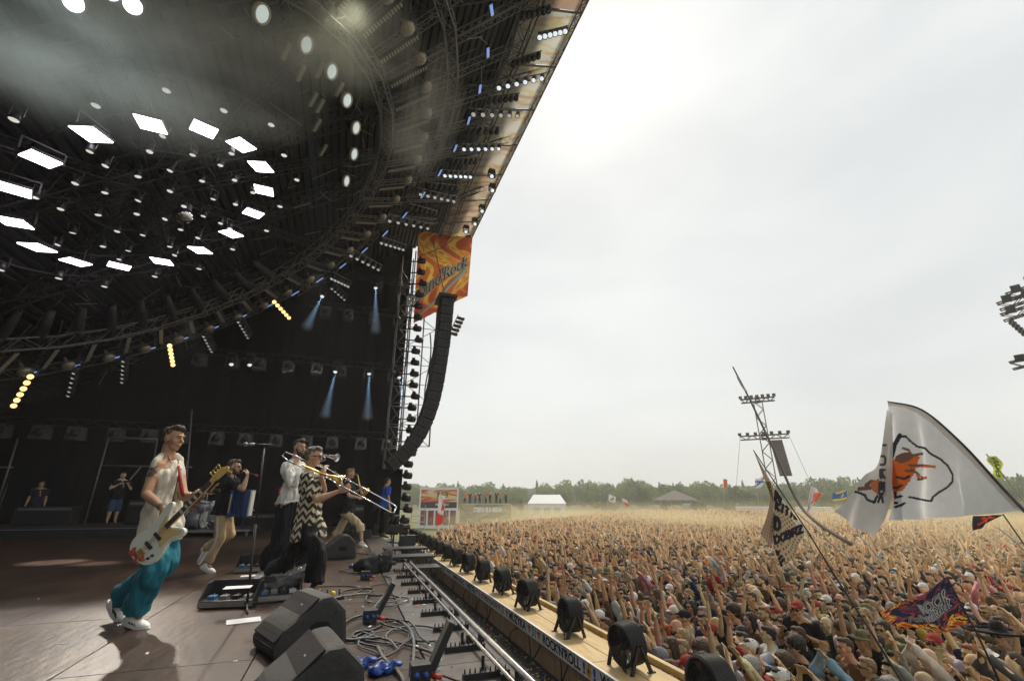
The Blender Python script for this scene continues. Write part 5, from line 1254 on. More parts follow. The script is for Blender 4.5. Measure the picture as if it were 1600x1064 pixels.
# ------------------------------------------------------------------ crowd: bodies by pose
def std_joints(arms, lean=0., legs='stand', face=(1, 0, 0)):
    J = dict(head=(.03+lean*.25, 0, 1.655), neck=(.0+lean*.2, 0, 1.50), shR=(0+lean*.16, -.185, 1.435), shL=(0+lean*.16, .185, 1.435),
             hipR=(0, -.09, .93), hipL=(0, .09, .93), knR=(.02, -.10, .50), knL=(.02, .10, .50), anR=(0, -.11, .09), anL=(0, .11, .09), toeR=(.16, -.13, .03), toeL=(.16, .13, .03), face=face)
    U, Fo = .29, .26
    for k, sg in (('R', -1), ('L', 1)):
        (ax_, ay_, az_), (bx, by, bz) = arms[k]
        s = Vector(J['sh'+k]); a = Vector((ax_, ay_*sg, az_)).normalized(); b_ = Vector((bx, by*sg, bz)).normalized()
        J['el'+k] = tuple(s+a*U); J['wr'+k] = tuple(s+a*U+b_*Fo); J['hd'+k] = b_ + Vector((.15, 0, .1)); J['hn'+k] = Vector((1, -.5*sg, 0)) if b_.z > 0 else Vector((0, -sg, 0))
    J['curlR'] = J['curlL'] = .3
    return J
down = ((.05, .12, -1), (.15, .08, -1)); up1 = ((.25, .35, .9), (.1, -.10, 1)); up2 = ((.5, .45, .7), (.15, -.35, 1)); upf = ((.8, .15, .5), (.55, .0, .9))
clap = ((.55, .10, .75), (.30, -.52, .8)); fold = ((.35, .15, -.9), (.8, -.55, .25)); phone = ((.75, .15, -.35), (.55, -.35, .75)); wave = ((.15, .6, .75), (.0, .25, 1)); straight = ((.15, .12, 1), (.08, .05, 1)); chest = ((.3, .35, -.8), (.55, -.6, .55)); headh = ((.4, .75, .35), (-.2, -.9, .45))
POSES = [('arms at the sides', dict(R=down, L=down)), ('both arms raised', dict(R=up1, L=up1)), ('hands clapping overhead', dict(R=clap, L=clap)), ('arms folded', dict(R=fold, L=fold)),
         ('one arm raised high', dict(R=straight, L=down)), ('left arm raised high', dict(R=down, L=straight)), ('both arms thrown wide', dict(R=wave, L=wave)), ('hands held up before the face', dict(R=phone, L=phone)),
         ('both arms reaching forward and up', dict(R=upf, L=upf)), ('one bent arm raised', dict(R=up2, L=chest)), ('hands clasped at the chest', dict(R=chest, L=chest)), ('one hand on the head', dict(R=headh, L=down)), ('both arms stretched straight up', dict(R=straight, L=straight))]
TPL = []; BASE = list(range(13)); ALT = {}
for q in (0, 1, 2, 4, 6, 7, 8, 10, 12, 0):
    jt = {k: tuple(tuple(c+rng.normal(0, .16) for c in v) for v in POSES[q][1][k]) for k in 'RL'}
    ALT.setdefault(q, []).append(len(POSES)); POSES.append((POSES[q][0], jt)); BASE.append(q)
def variant(pi): return int(rng.choice([pi]+ALT.get(pi, [])+ALT.get(pi, [])))
for i, (nm, arms) in enumerate(POSES):
    J = std_joints(arms, lean=(.0 if BASE[i] % 3 else .12)); J['spread'] = .24; mb, V, M, T, fr, ax, upv = body_shapes(J, 1.0, 1.05, legs=False)
    body = remesh(mb, .0138, 1, name='body', m=SKIN)
    sh = remesh(shirt_shapes(V, T, fr, ax, upv, 1., sleeve=.6 if i % 4 != 3 else 1.9, loose=.022, hem=.05), .021, 2, disp=(.03, 9, (1, 1, .5)), name='shirt', m=CLOTH)
    TPL.append((nm, body, sh, V['head'], M))
J = std_joints(dict(R=down, L=down)); _, V0, M0, *_r = body_shapes(J, 1., 1.2)
trs = remesh(trouser_shapes(V0, 1., .01, .015), .03, 1, name='trousers', m=CLOTH)
HEADC = {}
HSTY = {}
for leanf in (0, 1):
    hc = TPL[leanf and 0 or 1][3] if True else None
    for st_ in ('short', 'quiff', 'long', 'bushy', 'cap', 'beanie', 'brim', 'beard', 'sombrero'):
        HSTY[(st_, leanf)] = remesh(hair_shapes(TPL[0 if leanf else 1][3], M0, 1., st_), .013 if st_ != 'sombrero' else .02, 1, disp=(.010, 40, (1, 1, .5)) if st_ in ('short', 'long', 'bushy', 'quiff') else None, name='hair' if st_ in ('short', 'quiff', 'long', 'bushy') else st_, m=HAIR if st_ in ('short', 'quiff', 'long', 'bushy', 'beard') else CLOTH)
GLM = {k: glasses_mb(TPL[0 if k else 1][3], M0).mesh('sunglasses', DARKG, True) for k in (0, 1)}
EYM = {}
for k_e in (0, 1):
    e_ = MB(); c_e = TPL[0 if k_e else 1][3]
    for sg in (-1, 1):
        e_.ell(c_e+M0 @ Vector((.0835, sg*.031, .008)), (.008, .016, .0085), M0, 8, 4); e_.cap(c_e+M0 @ Vector((.093, sg*.017, .030)), .005, c_e+M0 @ Vector((.084, sg*.046, .032)), .004, 5)
    e_.cap(c_e+M0 @ Vector((.0925, -.019, -.062)), .0035, c_e+M0 @ Vector((.0925, .019, -.062)), .0035, 5)
    EYM[k_e] = e_.mesh('eyes', mat('face_dark', (.05, .03, .022), .6), True)  # dark dabs for eyes, brows and mouth, with eye-socket shade painted in
SHC = [('black', (.012, .012, .014), 34), ('dark grey', (.05, .05, .055), 10), ('white', (.62, .60, .57), 9), ('red', (.38, .03, .03), 4), ('navy', (.02, .03, .08), 7), ('olive', (.12, .12, .06), 5), ('sand', (.42, .34, .24), 6), ('orange', (.55, .14, .03), 3), ('grey', (.25, .25, .25), 6), ('brown', (.15, .08, .05), 5), ('light blue', (.22, .34, .48), 3), ('yellow', (.60, .48, .08), 2), ('green', (.06, .20, .08), 2), ('pink', (.55, .22, .26), 2)]
HAC = [('dark', (.022, .014, .010), 40), ('brown', (.07, .038, .020), 35), ('fair', (.33, .22, .11), 20), ('ginger', (.28, .09, .03), 4), ('grey', (.28, .27, .26), 8)]
CPC = [('black', (.015, .015, .018)), ('white', (.65, .64, .62)), ('grey', (.20, .21, .22)), ('red', (.32, .04, .03)), ('olive', (.14, .13, .07))]
def pick(L, w): k = rng.choice(len(L), p=np.array(w)/sum(w)); return L[k]
def crowd_person(P, rz, sc, pi=None, shirt=None, style=None, glasses=None, beard=None, label=None, group='people standing in the festival crowd', z0=GZ):
    pi = variant(pi if pi is not None else int(rng.choice(13, p=np.array([34, 5, 8, 6, 3, 3, 3, 9, 5, 6, 8, 3, 2])/95))); nm, body, sh, hc, M = TPL[pi]; lf = 1 if BASE[pi] % 3 == 0 else 0
    sn, scol, _ = shirt or pick(SHC, [s[2] for s in SHC]); hn_, hcol, _ = pick(HAC, [h[2] for h in HAC])
    style = style or pick(['short', 'quiff', 'long', 'bushy', 'bald', 'cap', 'beanie', 'brim'], [34, 12, 22, 6, 7, 11, 2, 3])
    sk = SKINC[int(rng.integers(5))]; sk = tuple(c*rng.uniform(.88, 1.12) for c in sk)
    r = obj('person', body, None, sk); r.location = (P[0], P[1], z0); r.rotation_euler = (rng.uniform(-.06, .06), rng.uniform(-.05, .09), rz); r.scale = (sc*1.04, sc*1.04, sc)
    obj('shirt', sh, r, tuple(c*rng.uniform(.85, 1.15) for c in scol)); obj('trousers', trs, r, (.02, .022, .035))
    hd = ''
    if style == 'bald': hd = 'a shaved head'
    elif style in ('cap', 'beanie', 'brim', 'sombrero'):
        cn, cc = CPC[0] if style == 'sombrero' else CPC[int(rng.integers(5))]; o = obj('hat' if style in ('brim', 'sombrero') else style, HSTY[(style, lf)], r, cc); hd = 'a %s %s' % (cn, {'cap': 'cap', 'beanie': 'beanie', 'brim': 'brimmed hat', 'sombrero': 'sombrero'}[style])
        if style != 'sombrero' and rng.random() < .5: obj('hair', HSTY[('short', lf)], r, hcol)
    else: obj('hair', HSTY[(style, lf)], r, hcol); hd = hn_+' '+{'short': 'short hair', 'quiff': 'cropped hair', 'long': 'long hair', 'bushy': 'bushy hair'}[style]
    bd = (style in ('short', 'quiff', 'bald', 'cap') and rng.random() < .3) if beard is None else beard
    if bd: obj('beard', HSTY[('beard', lf)], r, hcol); hd += ' and beard'
    if (rng.random() < .22) if glasses is None else glasses: obj('sunglasses', GLM[lf], r); hd += ', sunglasses'
    obj('eyes', EYM[lf], r)
    setp(r, label or 'person in %s top, %s, %s' % (sn, hd, nm), 'person', group); return r
# positions: packed standing crowd facing the stage
def inside(x, y):
    px, py, z = pix((x, y, GZ+1.7)); return z > 0 and -60 < px < 1680 and py < 1180
pts = []
sp = .54
for i in range(0, 200):
    for j in range(-60, 176):
        x = 3.72+i*sp*.9+rng.normal(0, .09); y = j*sp+(sp/2 if i % 2 else 0)+rng.normal(0, .09)
        d = math.hypot(x, y)
        if x < 3.6 or d > 90: continue
        px, py, z = pix((x, y, GZ+1.62))
        if z <= 0 or px < 0 or px > 1700 or py > 1150: continue
        # free grass at the far left of the crowd
        if px < 655+(850-py)*2.6 and py < 862: continue
        if px < 1000 and py < 829-(px-655)*.085: continue
        if d > 70 and rng.random() < (d-70)/50: continue
        if y > 6 and y < 22 and x < 4.2 and rng.random() < .15: continue
        if (px-1150)**2 < 0: continue
        pts.append((d, x, y, px, py))
pts.sort()
def heading(x, y): return math.atan2(9-y, -7-x)+rng.normal(0, .32)
frame_ok = [p for p in pts if -20 < p[3] < 1620 and p[4] < 1090]
near = frame_ok[:285]; nearset = set((p[1], p[2]) for p in near)
marks = [(1020, 955), (1395, 1025), (1560, 1000)]
for d, x, y, px, py in near:
    crowd_person((x, y), heading(x, y), rng.uniform(.93, 1.06))
# someone on shoulders, the sombrero and a few singular figures
def at_head(px, py, z=GZ+1.68): return atZ(px, py, z)
q = at_head(1572, 995, GZ+1.75); crowd_person(q, heading(q.x, q.y), 1.05, 0, SHC[0], 'sombrero', True, False, 'festival goer in a wide black sombrero with white trim near the flame flag')
q = at_head(1046, 888, GZ+1.95); crowd_person(q, heading(q.x, q.y), 1.0, 10, SHC[0], 'short', False, False, 'dark-haired person in black top rising above the middle of the crowd', z0=GZ+.25)
q = at_head(1253, 945, GZ+2.05); crowd_person(q, heading(q.x, q.y)+.4, 1.0, 10, SHC[0], 'cap', True, False, 'person in black top and cap standing raised beside the black flagpole', z0=GZ+.34)
q = at_head(1070, 995, GZ+1.68); crowd_person(q, heading(q.x, q.y), 1.0, 7, SHC[0], 'long', False, False, 'fair long-haired festival goer in black filming with raised hands behind the second fan')

# everyone beyond: one merged mass
def lod(me, ratio):
    o = bpy.data.objects.new('t', me); k = o.modifiers.new('d', 'DECIMATE'); k.ratio = ratio; k.use_collapse_triangulate = True
    e = baked(o)
    e.calc_loop_triangles(); n = len(e.vertices); v = np.empty(n*3); e.vertices.foreach_get('co', v); t = np.empty(len(e.loop_triangles)*3, int); e.loop_triangles.foreach_get('vertices', t); bpy.data.meshes.remove(e)
    v = v.reshape(-1, 3); t = t.reshape(-1, 3)
    keep = v[t].mean(1)[:, 2] > .85; t = t[keep]; u, inv = np.unique(t.ravel(), return_inverse=True); return v[u], inv.reshape(-1, 3)
def ntri(me): me.calc_loop_triangles(); return len(me.loop_triangles)
def tset(nb, nsht, nh):
    S = []; HL = {(s_, lf): lod(HSTY[(s_, lf)], nh/ntri(HSTY[(s_, lf)])) for s_ in ('short', 'long', 'cap', 'bushy') for lf in (0, 1)}
    for i, (nm, body, sh, hc, M) in enumerate(TPL):
        lf = 1 if BASE[i] % 3 == 0 else 0
        S.append((lod(body, nb/ntri(body)), lod(sh, nsht/ntri(sh)), [HL[(s_, lf)] for s_ in ('short', 'long', 'cap', 'bushy')]))
    return S
def mass(P, S, name, label, wts):
    VV, TT, CC = [], [], []; n0 = 0
    cols_s = np.array([s[1] for s in SHC]); ws = np.array([s[2] for s in SHC], float); ws /= ws.sum(); cols_h = np.array([h[1] for h in HAC]); wh = np.array([h[2] for h in HAC], float); wh /= wh.sum()
    wts = np.array(wts, float); wts /= wts.sum()
    for d, x, y, px, py in P:
        pi = variant(int(rng.choice(13, p=wts))); (bv, bt), (sv, stt), H = S[pi]; hk = rng.choice(4, p=[.5, .28, .15, .07]); hv, ht = H[hk]
        a = heading(x, y); c, s = math.cos(a), math.sin(a); sc = rng.uniform(.92, 1.07); R = np.array([[c, -s, 0], [s, c, 0], [0, 0, 1]])*sc; tx_, ty_ = rng.normal(0, .07, 2); R = np.array([[1, 0, tx_], [0, 1, ty_], [0, 0, 1]]) @ R
        skc = np.array(SKINC[int(rng.integers(5))])*np.array([1.42, 1.44, 1.34])*rng.uniform(.88, 1.18); shc = cols_s[rng.choice(len(cols_s), p=ws)]*1.2+.01; hcc = cols_h[rng.choice(len(cols_h), p=wh)] if hk != 2 else np.array(CPC[int(rng.integers(5))][1])  # skin and shirt colours lightened to stand in for brighter light
        for v, t, col in ((bv, bt, skc), (sv, stt, shc), (hv, ht, hcc)):
            VV.append(v@R.T+[x, y, GZ]); TT.append(t+n0); CC.append(np.tile(col, (len(v), 1))); n0 += len(v)
    V_ = np.concatenate(VV).astype(np.float32); T_ = np.concatenate(TT).astype(np.int32); C_ = np.concatenate(CC)
    me = bpy.data.meshes.new(name); me.vertices.add(len(V_)); me.vertices.foreach_set('co', V_.ravel()); me.loops.add(T_.size); me.loops.foreach_set('vertex_index', T_.ravel()); me.polygons.add(len(T_)); me.polygons.foreach_set('loop_start', np.arange(0, T_.size, 3, dtype=np.int32))
    try: me.polygons.foreach_set('loop_total', np.full(len(T_), 3, np.int32))
    except Exception: pass
    me.update(calc_edges=True); at = me.color_attributes.new('print', 'FLOAT_COLOR', 'POINT'); at.data.foreach_set('color', np.hstack([C_, np.ones((len(C_), 1))]).astype(np.float32).ravel()); me.materials.append(mat('crowd_cloth', attr='print', rough=.75, vary=.12, vscale=20)); me.shade_smooth()
    stuff(name, me, label, 'crowd'); print(name, len(P), 'people', len(T_), 'tris')
rest = [p for p in pts if (p[1], p[2]) not in nearset]
SM = tset(420, 200, 90); SF = tset(104, 50, 24); SVF = tset(66, 34, 18)
wmid = [34, 6, 10, 6, 3, 3, 4, 8, 6, 7, 8, 2, 2]; wfar = [30, 7, 11, 4, 3, 3, 6, 7, 7, 6, 6, 2, 2]
RM = [p for p in rest if p[0] < 21]; RF = [p for p in rest if 21 <= p[0] < 42]; RV = [p for p in rest if p[0] >= 42]
mass(RM, SM, 'crowd_middle', 'packed middle of the crowd with raised arms beyond the nearest rows', wmid)
mass(RF, SF, 'crowd_far', 'packed crowd with raised arms beyond the middle, below the flags', wfar)
mass(RV, SVF, 'crowd_edge', 'farthest dense mass of the crowd below the tree line', wfar)
# crew and far band members on stage
LEGB = remesh(body_shapes(std_joints(dict(R=down, L=down)), 1., 1.2)[0], .016, 1, name='body', m=SKIN)
SHO = None
def crew(px, py, z, rz, label, shirt, trc, style='short', pi=0, shorts=False, hx=None, sc=1., sit=0):
    p = atZ(px, py, z); J = std_joints(POSES[pi][1])
    if sit:
        for k in list(J):
            if k in ('head', 'neck', 'shR', 'shL', 'elR', 'elL', 'wrR', 'wrL', 'hipR', 'hipL'): v = J[k]; J[k] = (v[0], v[1], v[2]-.42)
        J['knR'] = (.40, -.16, .50); J['knL'] = (.40, .16, .50); J['anR'] = (.42, -.16, .09); J['anL'] = (.42, .16, .09); J['toeR'] = (.58, -.18, .03); J['toeL'] = (.58, .18, .03)
    mb, V, M, T, fr, ax, upv = body_shapes(J, 1., 1.2)
    r = thing('person', label, 'person', (p.x, p.y, z), (0, 0, rz)); r.scale = (sc*1.05, sc*1.05, sc)
    obj('body', remesh(mb, .016, 1, name='body', m=SKIN), r, SKINC[int(rng.integers(5))])
    obj('shirt', remesh(shirt_shapes(V, T, fr, ax, upv, 1., hem=.08), .02, 2, disp=(.03, 9, (1, 1, .5)), name='shirt', m=CLOTH), r, shirt)
    obj('trousers', remesh(trouser_shapes(V, 1., .015, .02, to=.2 if shorts else .95, shorts=shorts), .02, 2, disp=(.02, 9, (1, 1, .5)), name='trousers', m=CLOTH), r, trc)
    ho = obj('hair', HSTY[(style, 0)], r, (.03, .02, .015)); ho.location = V['head']-TPL[1][3]+Vector((0, 0, 0))
    if sit: part('stool', MB().cyl((0, 0, .40), (0, 0, .46), .17, n=14).cyl((0, 0, 0), (0, 0, .4), .03), BLACKM, r)
    for k in 'RL': u, so_ = shoe_mb(V['an'+k], V['toe'+k]); obj('shoe', remesh(u, .014, 1, name='shoe', m=SHOE), r, (.05, .05, .05))
    return r
crew(22, 829, .0, -1.2, 'man in black printed t-shirt and dark jeans standing at the far left of the stage', (.012, .012, .014), (.015, .018, .03), pi=10)
crew(42, 830, .0, -1.3, 'woman in dark top and ripped blue jeans standing beside the man at the left', (.03, .025, .05), (.08, .15, .28), 'long')
crew(172, 818, .29, -.9, 'crew member in black t-shirt and blue shorts leaning by the scaffold behind the bassist', (.012, .012, .014), (.05, .09, .16), 'short', 10, True)
crew(432, 830, .0, -.3, 'crew member in orange t-shirt and black shorts partly behind the trumpeter', (.55, .07, .02), (.012, .012, .014), 'short', 10, True)
crew(597, 838, .0, .3, 'crew member in blue t-shirt and black trousers near the speaker tower', (.02, .12, .50), (.012, .012, .014), 'short', 0)
c2 = crew(575, 826, .0, -.1, 'second saxophonist in olive t-shirt behind the end of the trombone slide', (.10, .10, .05), (.35, .30, .22), 'cap', 10)
saxophone(c2.matrix_basis @ Vector((.20, 0, 1.50)), 'gold saxophone played by the man in olive t-shirt')
crew(300, 822, .19, -.2, 'drummer in a brown hat seated behind the silver drum kit', (.25, .10, .07), (.02, .02, .02), 'brim', 8, sit=1)
# ------------------------------------------------------------------ far field: fence, billboard, tents, towers, trees
whitem = mat('white_sheet', (.72, .73, .74), .6, vary=.06)
def local_frame(px, py, d, z=GZ):
    P = atD(px, py, d); P.z = z; a = math.atan2(P.x, P.y); return P, a
# radio billboard cabin
P, a = local_frame(684, 820, 65.5); t = thing('radio_cabin', 'white framed radio cabin with red and black poster above five windows', 'cabin', P, (0, 0, -a)); t.scale = (1.17,)*3
W, H = 4.4, 4.35
part('wall', MB().box((0, .6, H/2), (W, 1.2, H)), whitem, t)
pr = Print(120, 60, (.35, .05, .02)); pr.flames([(.60, .50, .35), (.62, .25, .08), (.52, .10, .03), (.40, .04, .02)], 2.2, 5.); pr.poly([(0, 0), (1, 0), (1, .33), (0, .33)], (.02, .015, .03)); pr.poly([(.44, .50), (.74, .58), (.74, .88), (.44, .80)], (.02, .02, .02)); pr.poly([(.455, .53), (.725, .605), (.725, .85), (.455, .78)], (.62, .48, .10))
pr.asp = 2.; pr.text('RADIO', (.475, .60), (.037, .010), (0, .115), .020, (.02, .02, .02)); pr.text('POLAND ROCK', (.42, .14), (.024, 0), (0, .07), .012, (.6, .6, .6))
printed('poster', pr, lambda u, v: Vector((-W/2+.15+(W-.3)*u, -.03, 2.15+2.0*v)), PRINTO, t)
for k in range(5):
    x = -W/2+.14+k*.83+.4; w = part('window', MB().box((x, -.012, 1.12), (.72, .02, 1.65)), whitem, t)
    part('pane', MB().box((x, -.03, 1.12), (.64, .02, 1.55)), mat('red_poster', (.18, .03, .02), .3, vary=.8, vscale=2.5), w)
part('roof', MB().box((0, .6, H+.03), (W+.1, 1.3, .06)), whitem, t)
# steel lattice stair behind cabin's left
t = thing('site_scaffold', 'small grey scaffold stand left of the radio cabin', 'scaffold', atD(652, 815, 61)); t.location.z = GZ
for q in range(4): part('platform', MB().box((0, 0, .7*q+.3), (1.6, 1, .06)), alu, t)
for x in (-.8, .8): part('pole', MB().cyl((x, -.5, 0), (x, -.5, 3), .04, n=6), alu, t)
# media stand
P, a = local_frame(758, 815, 77); t = thing('media_stand', 'long banner wall lettered STREFA DLA MEDIOW with a viewing deck', 'banner wall', P, (0, 0, -a)); t.scale = (1.17,)*3
pr = Print(170, 44, (.2, .2, .14)); pr.asp = 3.6; pr.flames([(.18, .20, .14), (.30, .30, .26), (.42, .22, .10), (.22, .24, .18), (.36, .34, .30), (.45, .36, .12)], 1.8, 8.)
pr.poly([(.26, .55), (.85, .55), (.85, .86), (.26, .86)], (.33, .33, .31)); pr.text('STREFA DLA MEDIOW', (.275, .60), (.0245, 0), (0, .145), .024, (.75, .75, .72), gap=1.38)
W, H = 6.9, 2.6
printed('banner', pr, lambda u, v: Vector((-W/2+W*u, -.05, .05+2.4*v)), PRINTO, t)
part('frame', MB().box((0, .3, 1.25), (W, .5, 2.4)), truss_m, t); part('viewing_deck', MB().box((0, 1.2, 2.42), (W, 2.4, .1)), alu, t)
part('brace', MB().bar((-W/2-.9, 0, 0), (-W/2, 0, 2.4), .08), truss_m, t)
for q in range(9):
    x = (-2.9+.72*q+rng.uniform(-.1, .1))*1.17; pp = P + Vector((math.cos(-a)*x-math.sin(-a)*1.1, math.sin(-a)*x+math.cos(-a)*1.1, 0))
    crowd_person(pp, rng.uniform(3, 5), 1., [0, 1, 7, 0, 2, 7, 8, 0, 10][q], SHC[[7, 0, 3, 0, 7, 0, 0, 7, 0][q]], 'short', False, False, None, 'onlookers on the media stand deck', z0=GZ+2.89)['label'] = 'onlooker on the media stand deck, %s from the cabin side, in %s' % (ordn(q), [SHC[k][0] for k in [7, 0, 3, 0, 7, 0, 0, 7, 0]][q])
# white tent
P, a = local_frame(855, 812, 84); t = thing('white_tent', 'white marquee with pitched roof behind the crowd', 'tent', P, (0, 0, -a)); t.scale = (1.2, 1.2, 1.3)
part('wall', MB().box((0, 2, 1.1), (5.4, 4, 2.3)), whitem, t); part('roof', MB().add([(-2.8, -.1, 2.2), (2.8, -.1, 2.2), (2.8, 4.1, 2.2), (-2.8, 4.1, 2.2), (-2, 2, 3.35), (2, 2, 3.35)], [(0, 1, 5, 4), (2, 3, 4, 5), (0, 4, 3), (1, 2, 5), (3, 2, 1, 0)]), whitem, t)
for q in range(3): part('window', MB().box((-1.5+1.5*q, -.02, 1.3), (.9, .02, .8)), mat('tent_window', (.35, .42, .5), .2), t)
# fence line
t0_, t1_ = atD(655, 800, 74), atD(1180, 800, 118); t = thing('site_fence', 'long thin wire fence crossing the field before the trees', 'fence')
for q in range(40):
    p = t0_.lerp(t1_, q/39); p.z = GZ; part('post', MB().cyl(p, p+Vector((0, 0, 2.1)), .04, n=5), alu, t)
for zz in (.2, 1.1, 2.05): part('wire', MB().cyl(Vector((t0_.x, t0_.y, GZ+zz)), Vector((t1_.x, t1_.y, GZ+zz)), .03, n=4), alu, t)
# dark canopy tent
P, a = local_frame(1056, 790, 140); t = thing('canopy_tent', 'dark peaked canopy tent at the edge of the trees', 'tent', P, (0, 0, -a)); t.scale = (1.17,)*3
part('canopy', MB().add([(-5.2, -4, 2.8), (5.2, -4, 2.8), (5.2, 4, 2.8), (-5.2, 4, 2.8), (0, 0, 5.0)], [(0, 1, 4), (1, 2, 4), (2, 3, 4), (3, 0, 4), (3, 2, 1, 0)]), mat('canopy_dark', (.06, .05, .045), .7), t)
for x in (-5, 5):
    for y in (-3.8, 3.8): part('pole', MB().cyl((x, y, 0), (x, y, 2.8), .08, n=6), truss_m, t)
for i, (px, py, d, c, lb) in enumerate(((1080, 788, 150, (.3, .4, .55), 'blue parked van near the dark canopy tent'), (1160, 786, 170, (.7, .7, .68), 'white parked van in the distance by the bushes'), (1275, 796, 108, (.7, .7, .68), 'long white lorry behind the crowd beneath the red and white pennant'), (1190, 797, 106, (.6, .6, .6), 'low pale trailer at the back of the crowd'))):
    P, a = local_frame(px, py, d); t = thing('parked_van', lb, 'van', P, (0, 0, -a)); L = (4.5, 4.5, 6.5, 9)[i]
    part('body', MB().prism([(-L/2, -1, .4), (L/2, -1, .4), (L/2, -1, 1.4), (L/2-.8, -1, 2.2), (-L/2, -1, 2.2)], (0, 2, 0)), mat('van_paint_%d' % i, c, .35), t, bevel=.08); part('windscreen', MB().box((L/2-.55, 0, 1.75), (.5, 1.7, .5)), DARKG, t)
    for x in (-L/3, L/3): part('wheel', MB().cyl((x, -1.02, .38), (x, -.8, .38), .38, n=12), BLACKP, t)
# delay towers
def delay_tower(px, d, label, h=17.5, sc=1., array=True):
    P, a = local_frame(px, 790, d); t = thing('delay_tower', label, 'speaker tower', P, (0, 0, -a)); tm = mat('tower_metal', (.13, .12, .11), .5, .5)
    m = truss_mesh(h, 1.25*sc, .085, 14).mesh('mast', tm); o = obj('mast', m, t); o.rotation_euler = (0, -PI/2, 0)
    for z, w in ((h+.2, 2.5), (h-5.9, 3.5)):
        for ang in (0, PI/2): o = obj('crossarm', truss_mesh(2*w*(.5 if ang else 1), .6, .085, 8).mesh('crossarm', tm), t); o.location = (-w*math.cos(ang), -w*.5*math.sin(ang), z); o.rotation_euler = (0, 0, ang)
        if w > 2.5: pass
        for q in range(7):
            x = -w+2*w*q/6; l = part('lamp', MB().box((x, -.5, z+.55), (.5, .4, .45)).cyl((x, -.5, z+.3), (x, -.5, z), .06, n=6), BLACKM, t)
    if array:
        for q in range(12): part('speaker_box', MB().box((1.6+.04*q, -.8, h-6.8-.46*q), (1.7, .9, .43)), mat('tower_speaker', (.07, .065, .06), .6), t, bevel=.02)
    for k in (-1, 1): part('guy_wire', MB().cyl((k*w, 0, h-5.7), (k*(w+3.0), 0, 0), .025, n=4), tm, t)
delay_tower(1213, 86, 'tall lattice delay tower with crossarms and a hanging speaker stack above the crowd', 19.1)
t_ = atD(1588, 570, 42); P, a = local_frame(1765, 790, 42); t = thing('delay_tower', 'second lattice tower cut by the right edge of the picture', 'speaker tower', P, (0, 0, -a)); tm = MATS['tower_metal']
o = obj('mast', truss_mesh(17, .8, .06, 16).mesh('mast', tm), t); o.rotation_euler = (0, -PI/2, 0)
for px, py, L in ((1566, 497, 5), (1560, 480, 5), (1580, 572, 4), (1574, 465, 4)):
    q = t.matrix_basis.inverted() @ atD(px, py, 42); o = obj('crossarm', truss_mesh(L, .45, .05, 8).mesh('crossarm', tm), t); o.location = q; o.rotation_euler = (0, -.15, 0)
    for k in range(4): part('lamp', MB().box(q+Vector((.5+.9*k, -.3, .35)), (.45, .4, .4)), BLACKM, t)
for k in range(5): part('horn', MB().box(t.matrix_basis.inverted() @ atD(1580+5*k, 503+4.4*k, 42), (.12, .5, .32), (0, .6, 0)), BLACKM, t)

# trees
leafm = [mat('foliage_%d' % i, c, .8, vary=.45, vscale=.9, translucent=.3) for i, c in enumerate(((.14, .21, .04), (.09, .155, .035), (.17, .22, .05), (.07, .12, .035)))]
bark = mat('bark', (.10, .07, .05), .9)
def crown_mesh(seed, conifer=False, n=1300):
    r = np.random.default_rng(seed); vs = []; fs = []
    lobes = [(r.uniform(-.55, .55), r.uniform(-.55, .55), r.uniform(.30, .85), r.uniform(.22, .42)) for _ in range(11)]
    for i in range(n):
        if conifer: z = r.uniform(.12, 1.0); rad = (1.05-z)*.45*r.uniform(.5, 1.05)*(1+.25*math.sin(z*38)); a = r.uniform(0, 6.28); c = np.array([rad*math.cos(a), rad*math.sin(a), z])
        else:
            l = lobes[int(r.integers(11))]; d = r.normal(size=3); d /= np.linalg.norm(d); c = np.array(l[:3])+d*l[3]*r.uniform(.65, 1.05)*np.array([1, 1, .8])
        s = r.uniform(.035, .075); u = r.normal(size=3); u /= np.linalg.norm(u); w = np.cross(u, r.normal(size=3)); w /= np.linalg.norm(w); k = len(vs)
        vs += [tuple(c-u*s), tuple(c+w*s*.7), tuple(c+u*s), tuple(c-w*s*.7)]; fs.append((k, k+1, k+2, k+3))
    me = bpy.data.meshes.new('crown'); me.from_pydata(vs, [], fs); return me
CR = []
for i in range(8):
    me = crown_mesh(100+i, i in (6, 7)); me.materials.append(leafm[i % 4]); CR.append(me)
trk = MB().cyl((0, 0, 0), (0, 0, .55), .035, .018, 6); trk.cyl((0, 0, .4), (.25, .1, .72), .015, .006, 5).cyl((0, 0, .45), (-.2, -.1, .75), .015, .006, 5); trkm = trk.mesh('trunk', bark)
nT = 0
def tree(P, h, w, ci, label, group):
    global nT
    t = thing('tree', label, 'tree', P, (0, 0, rng.uniform(0, 6)), group); t.scale = (w, w, h); obj('trunk', trkm, t); obj('crown', CR[ci], t); nT += 1
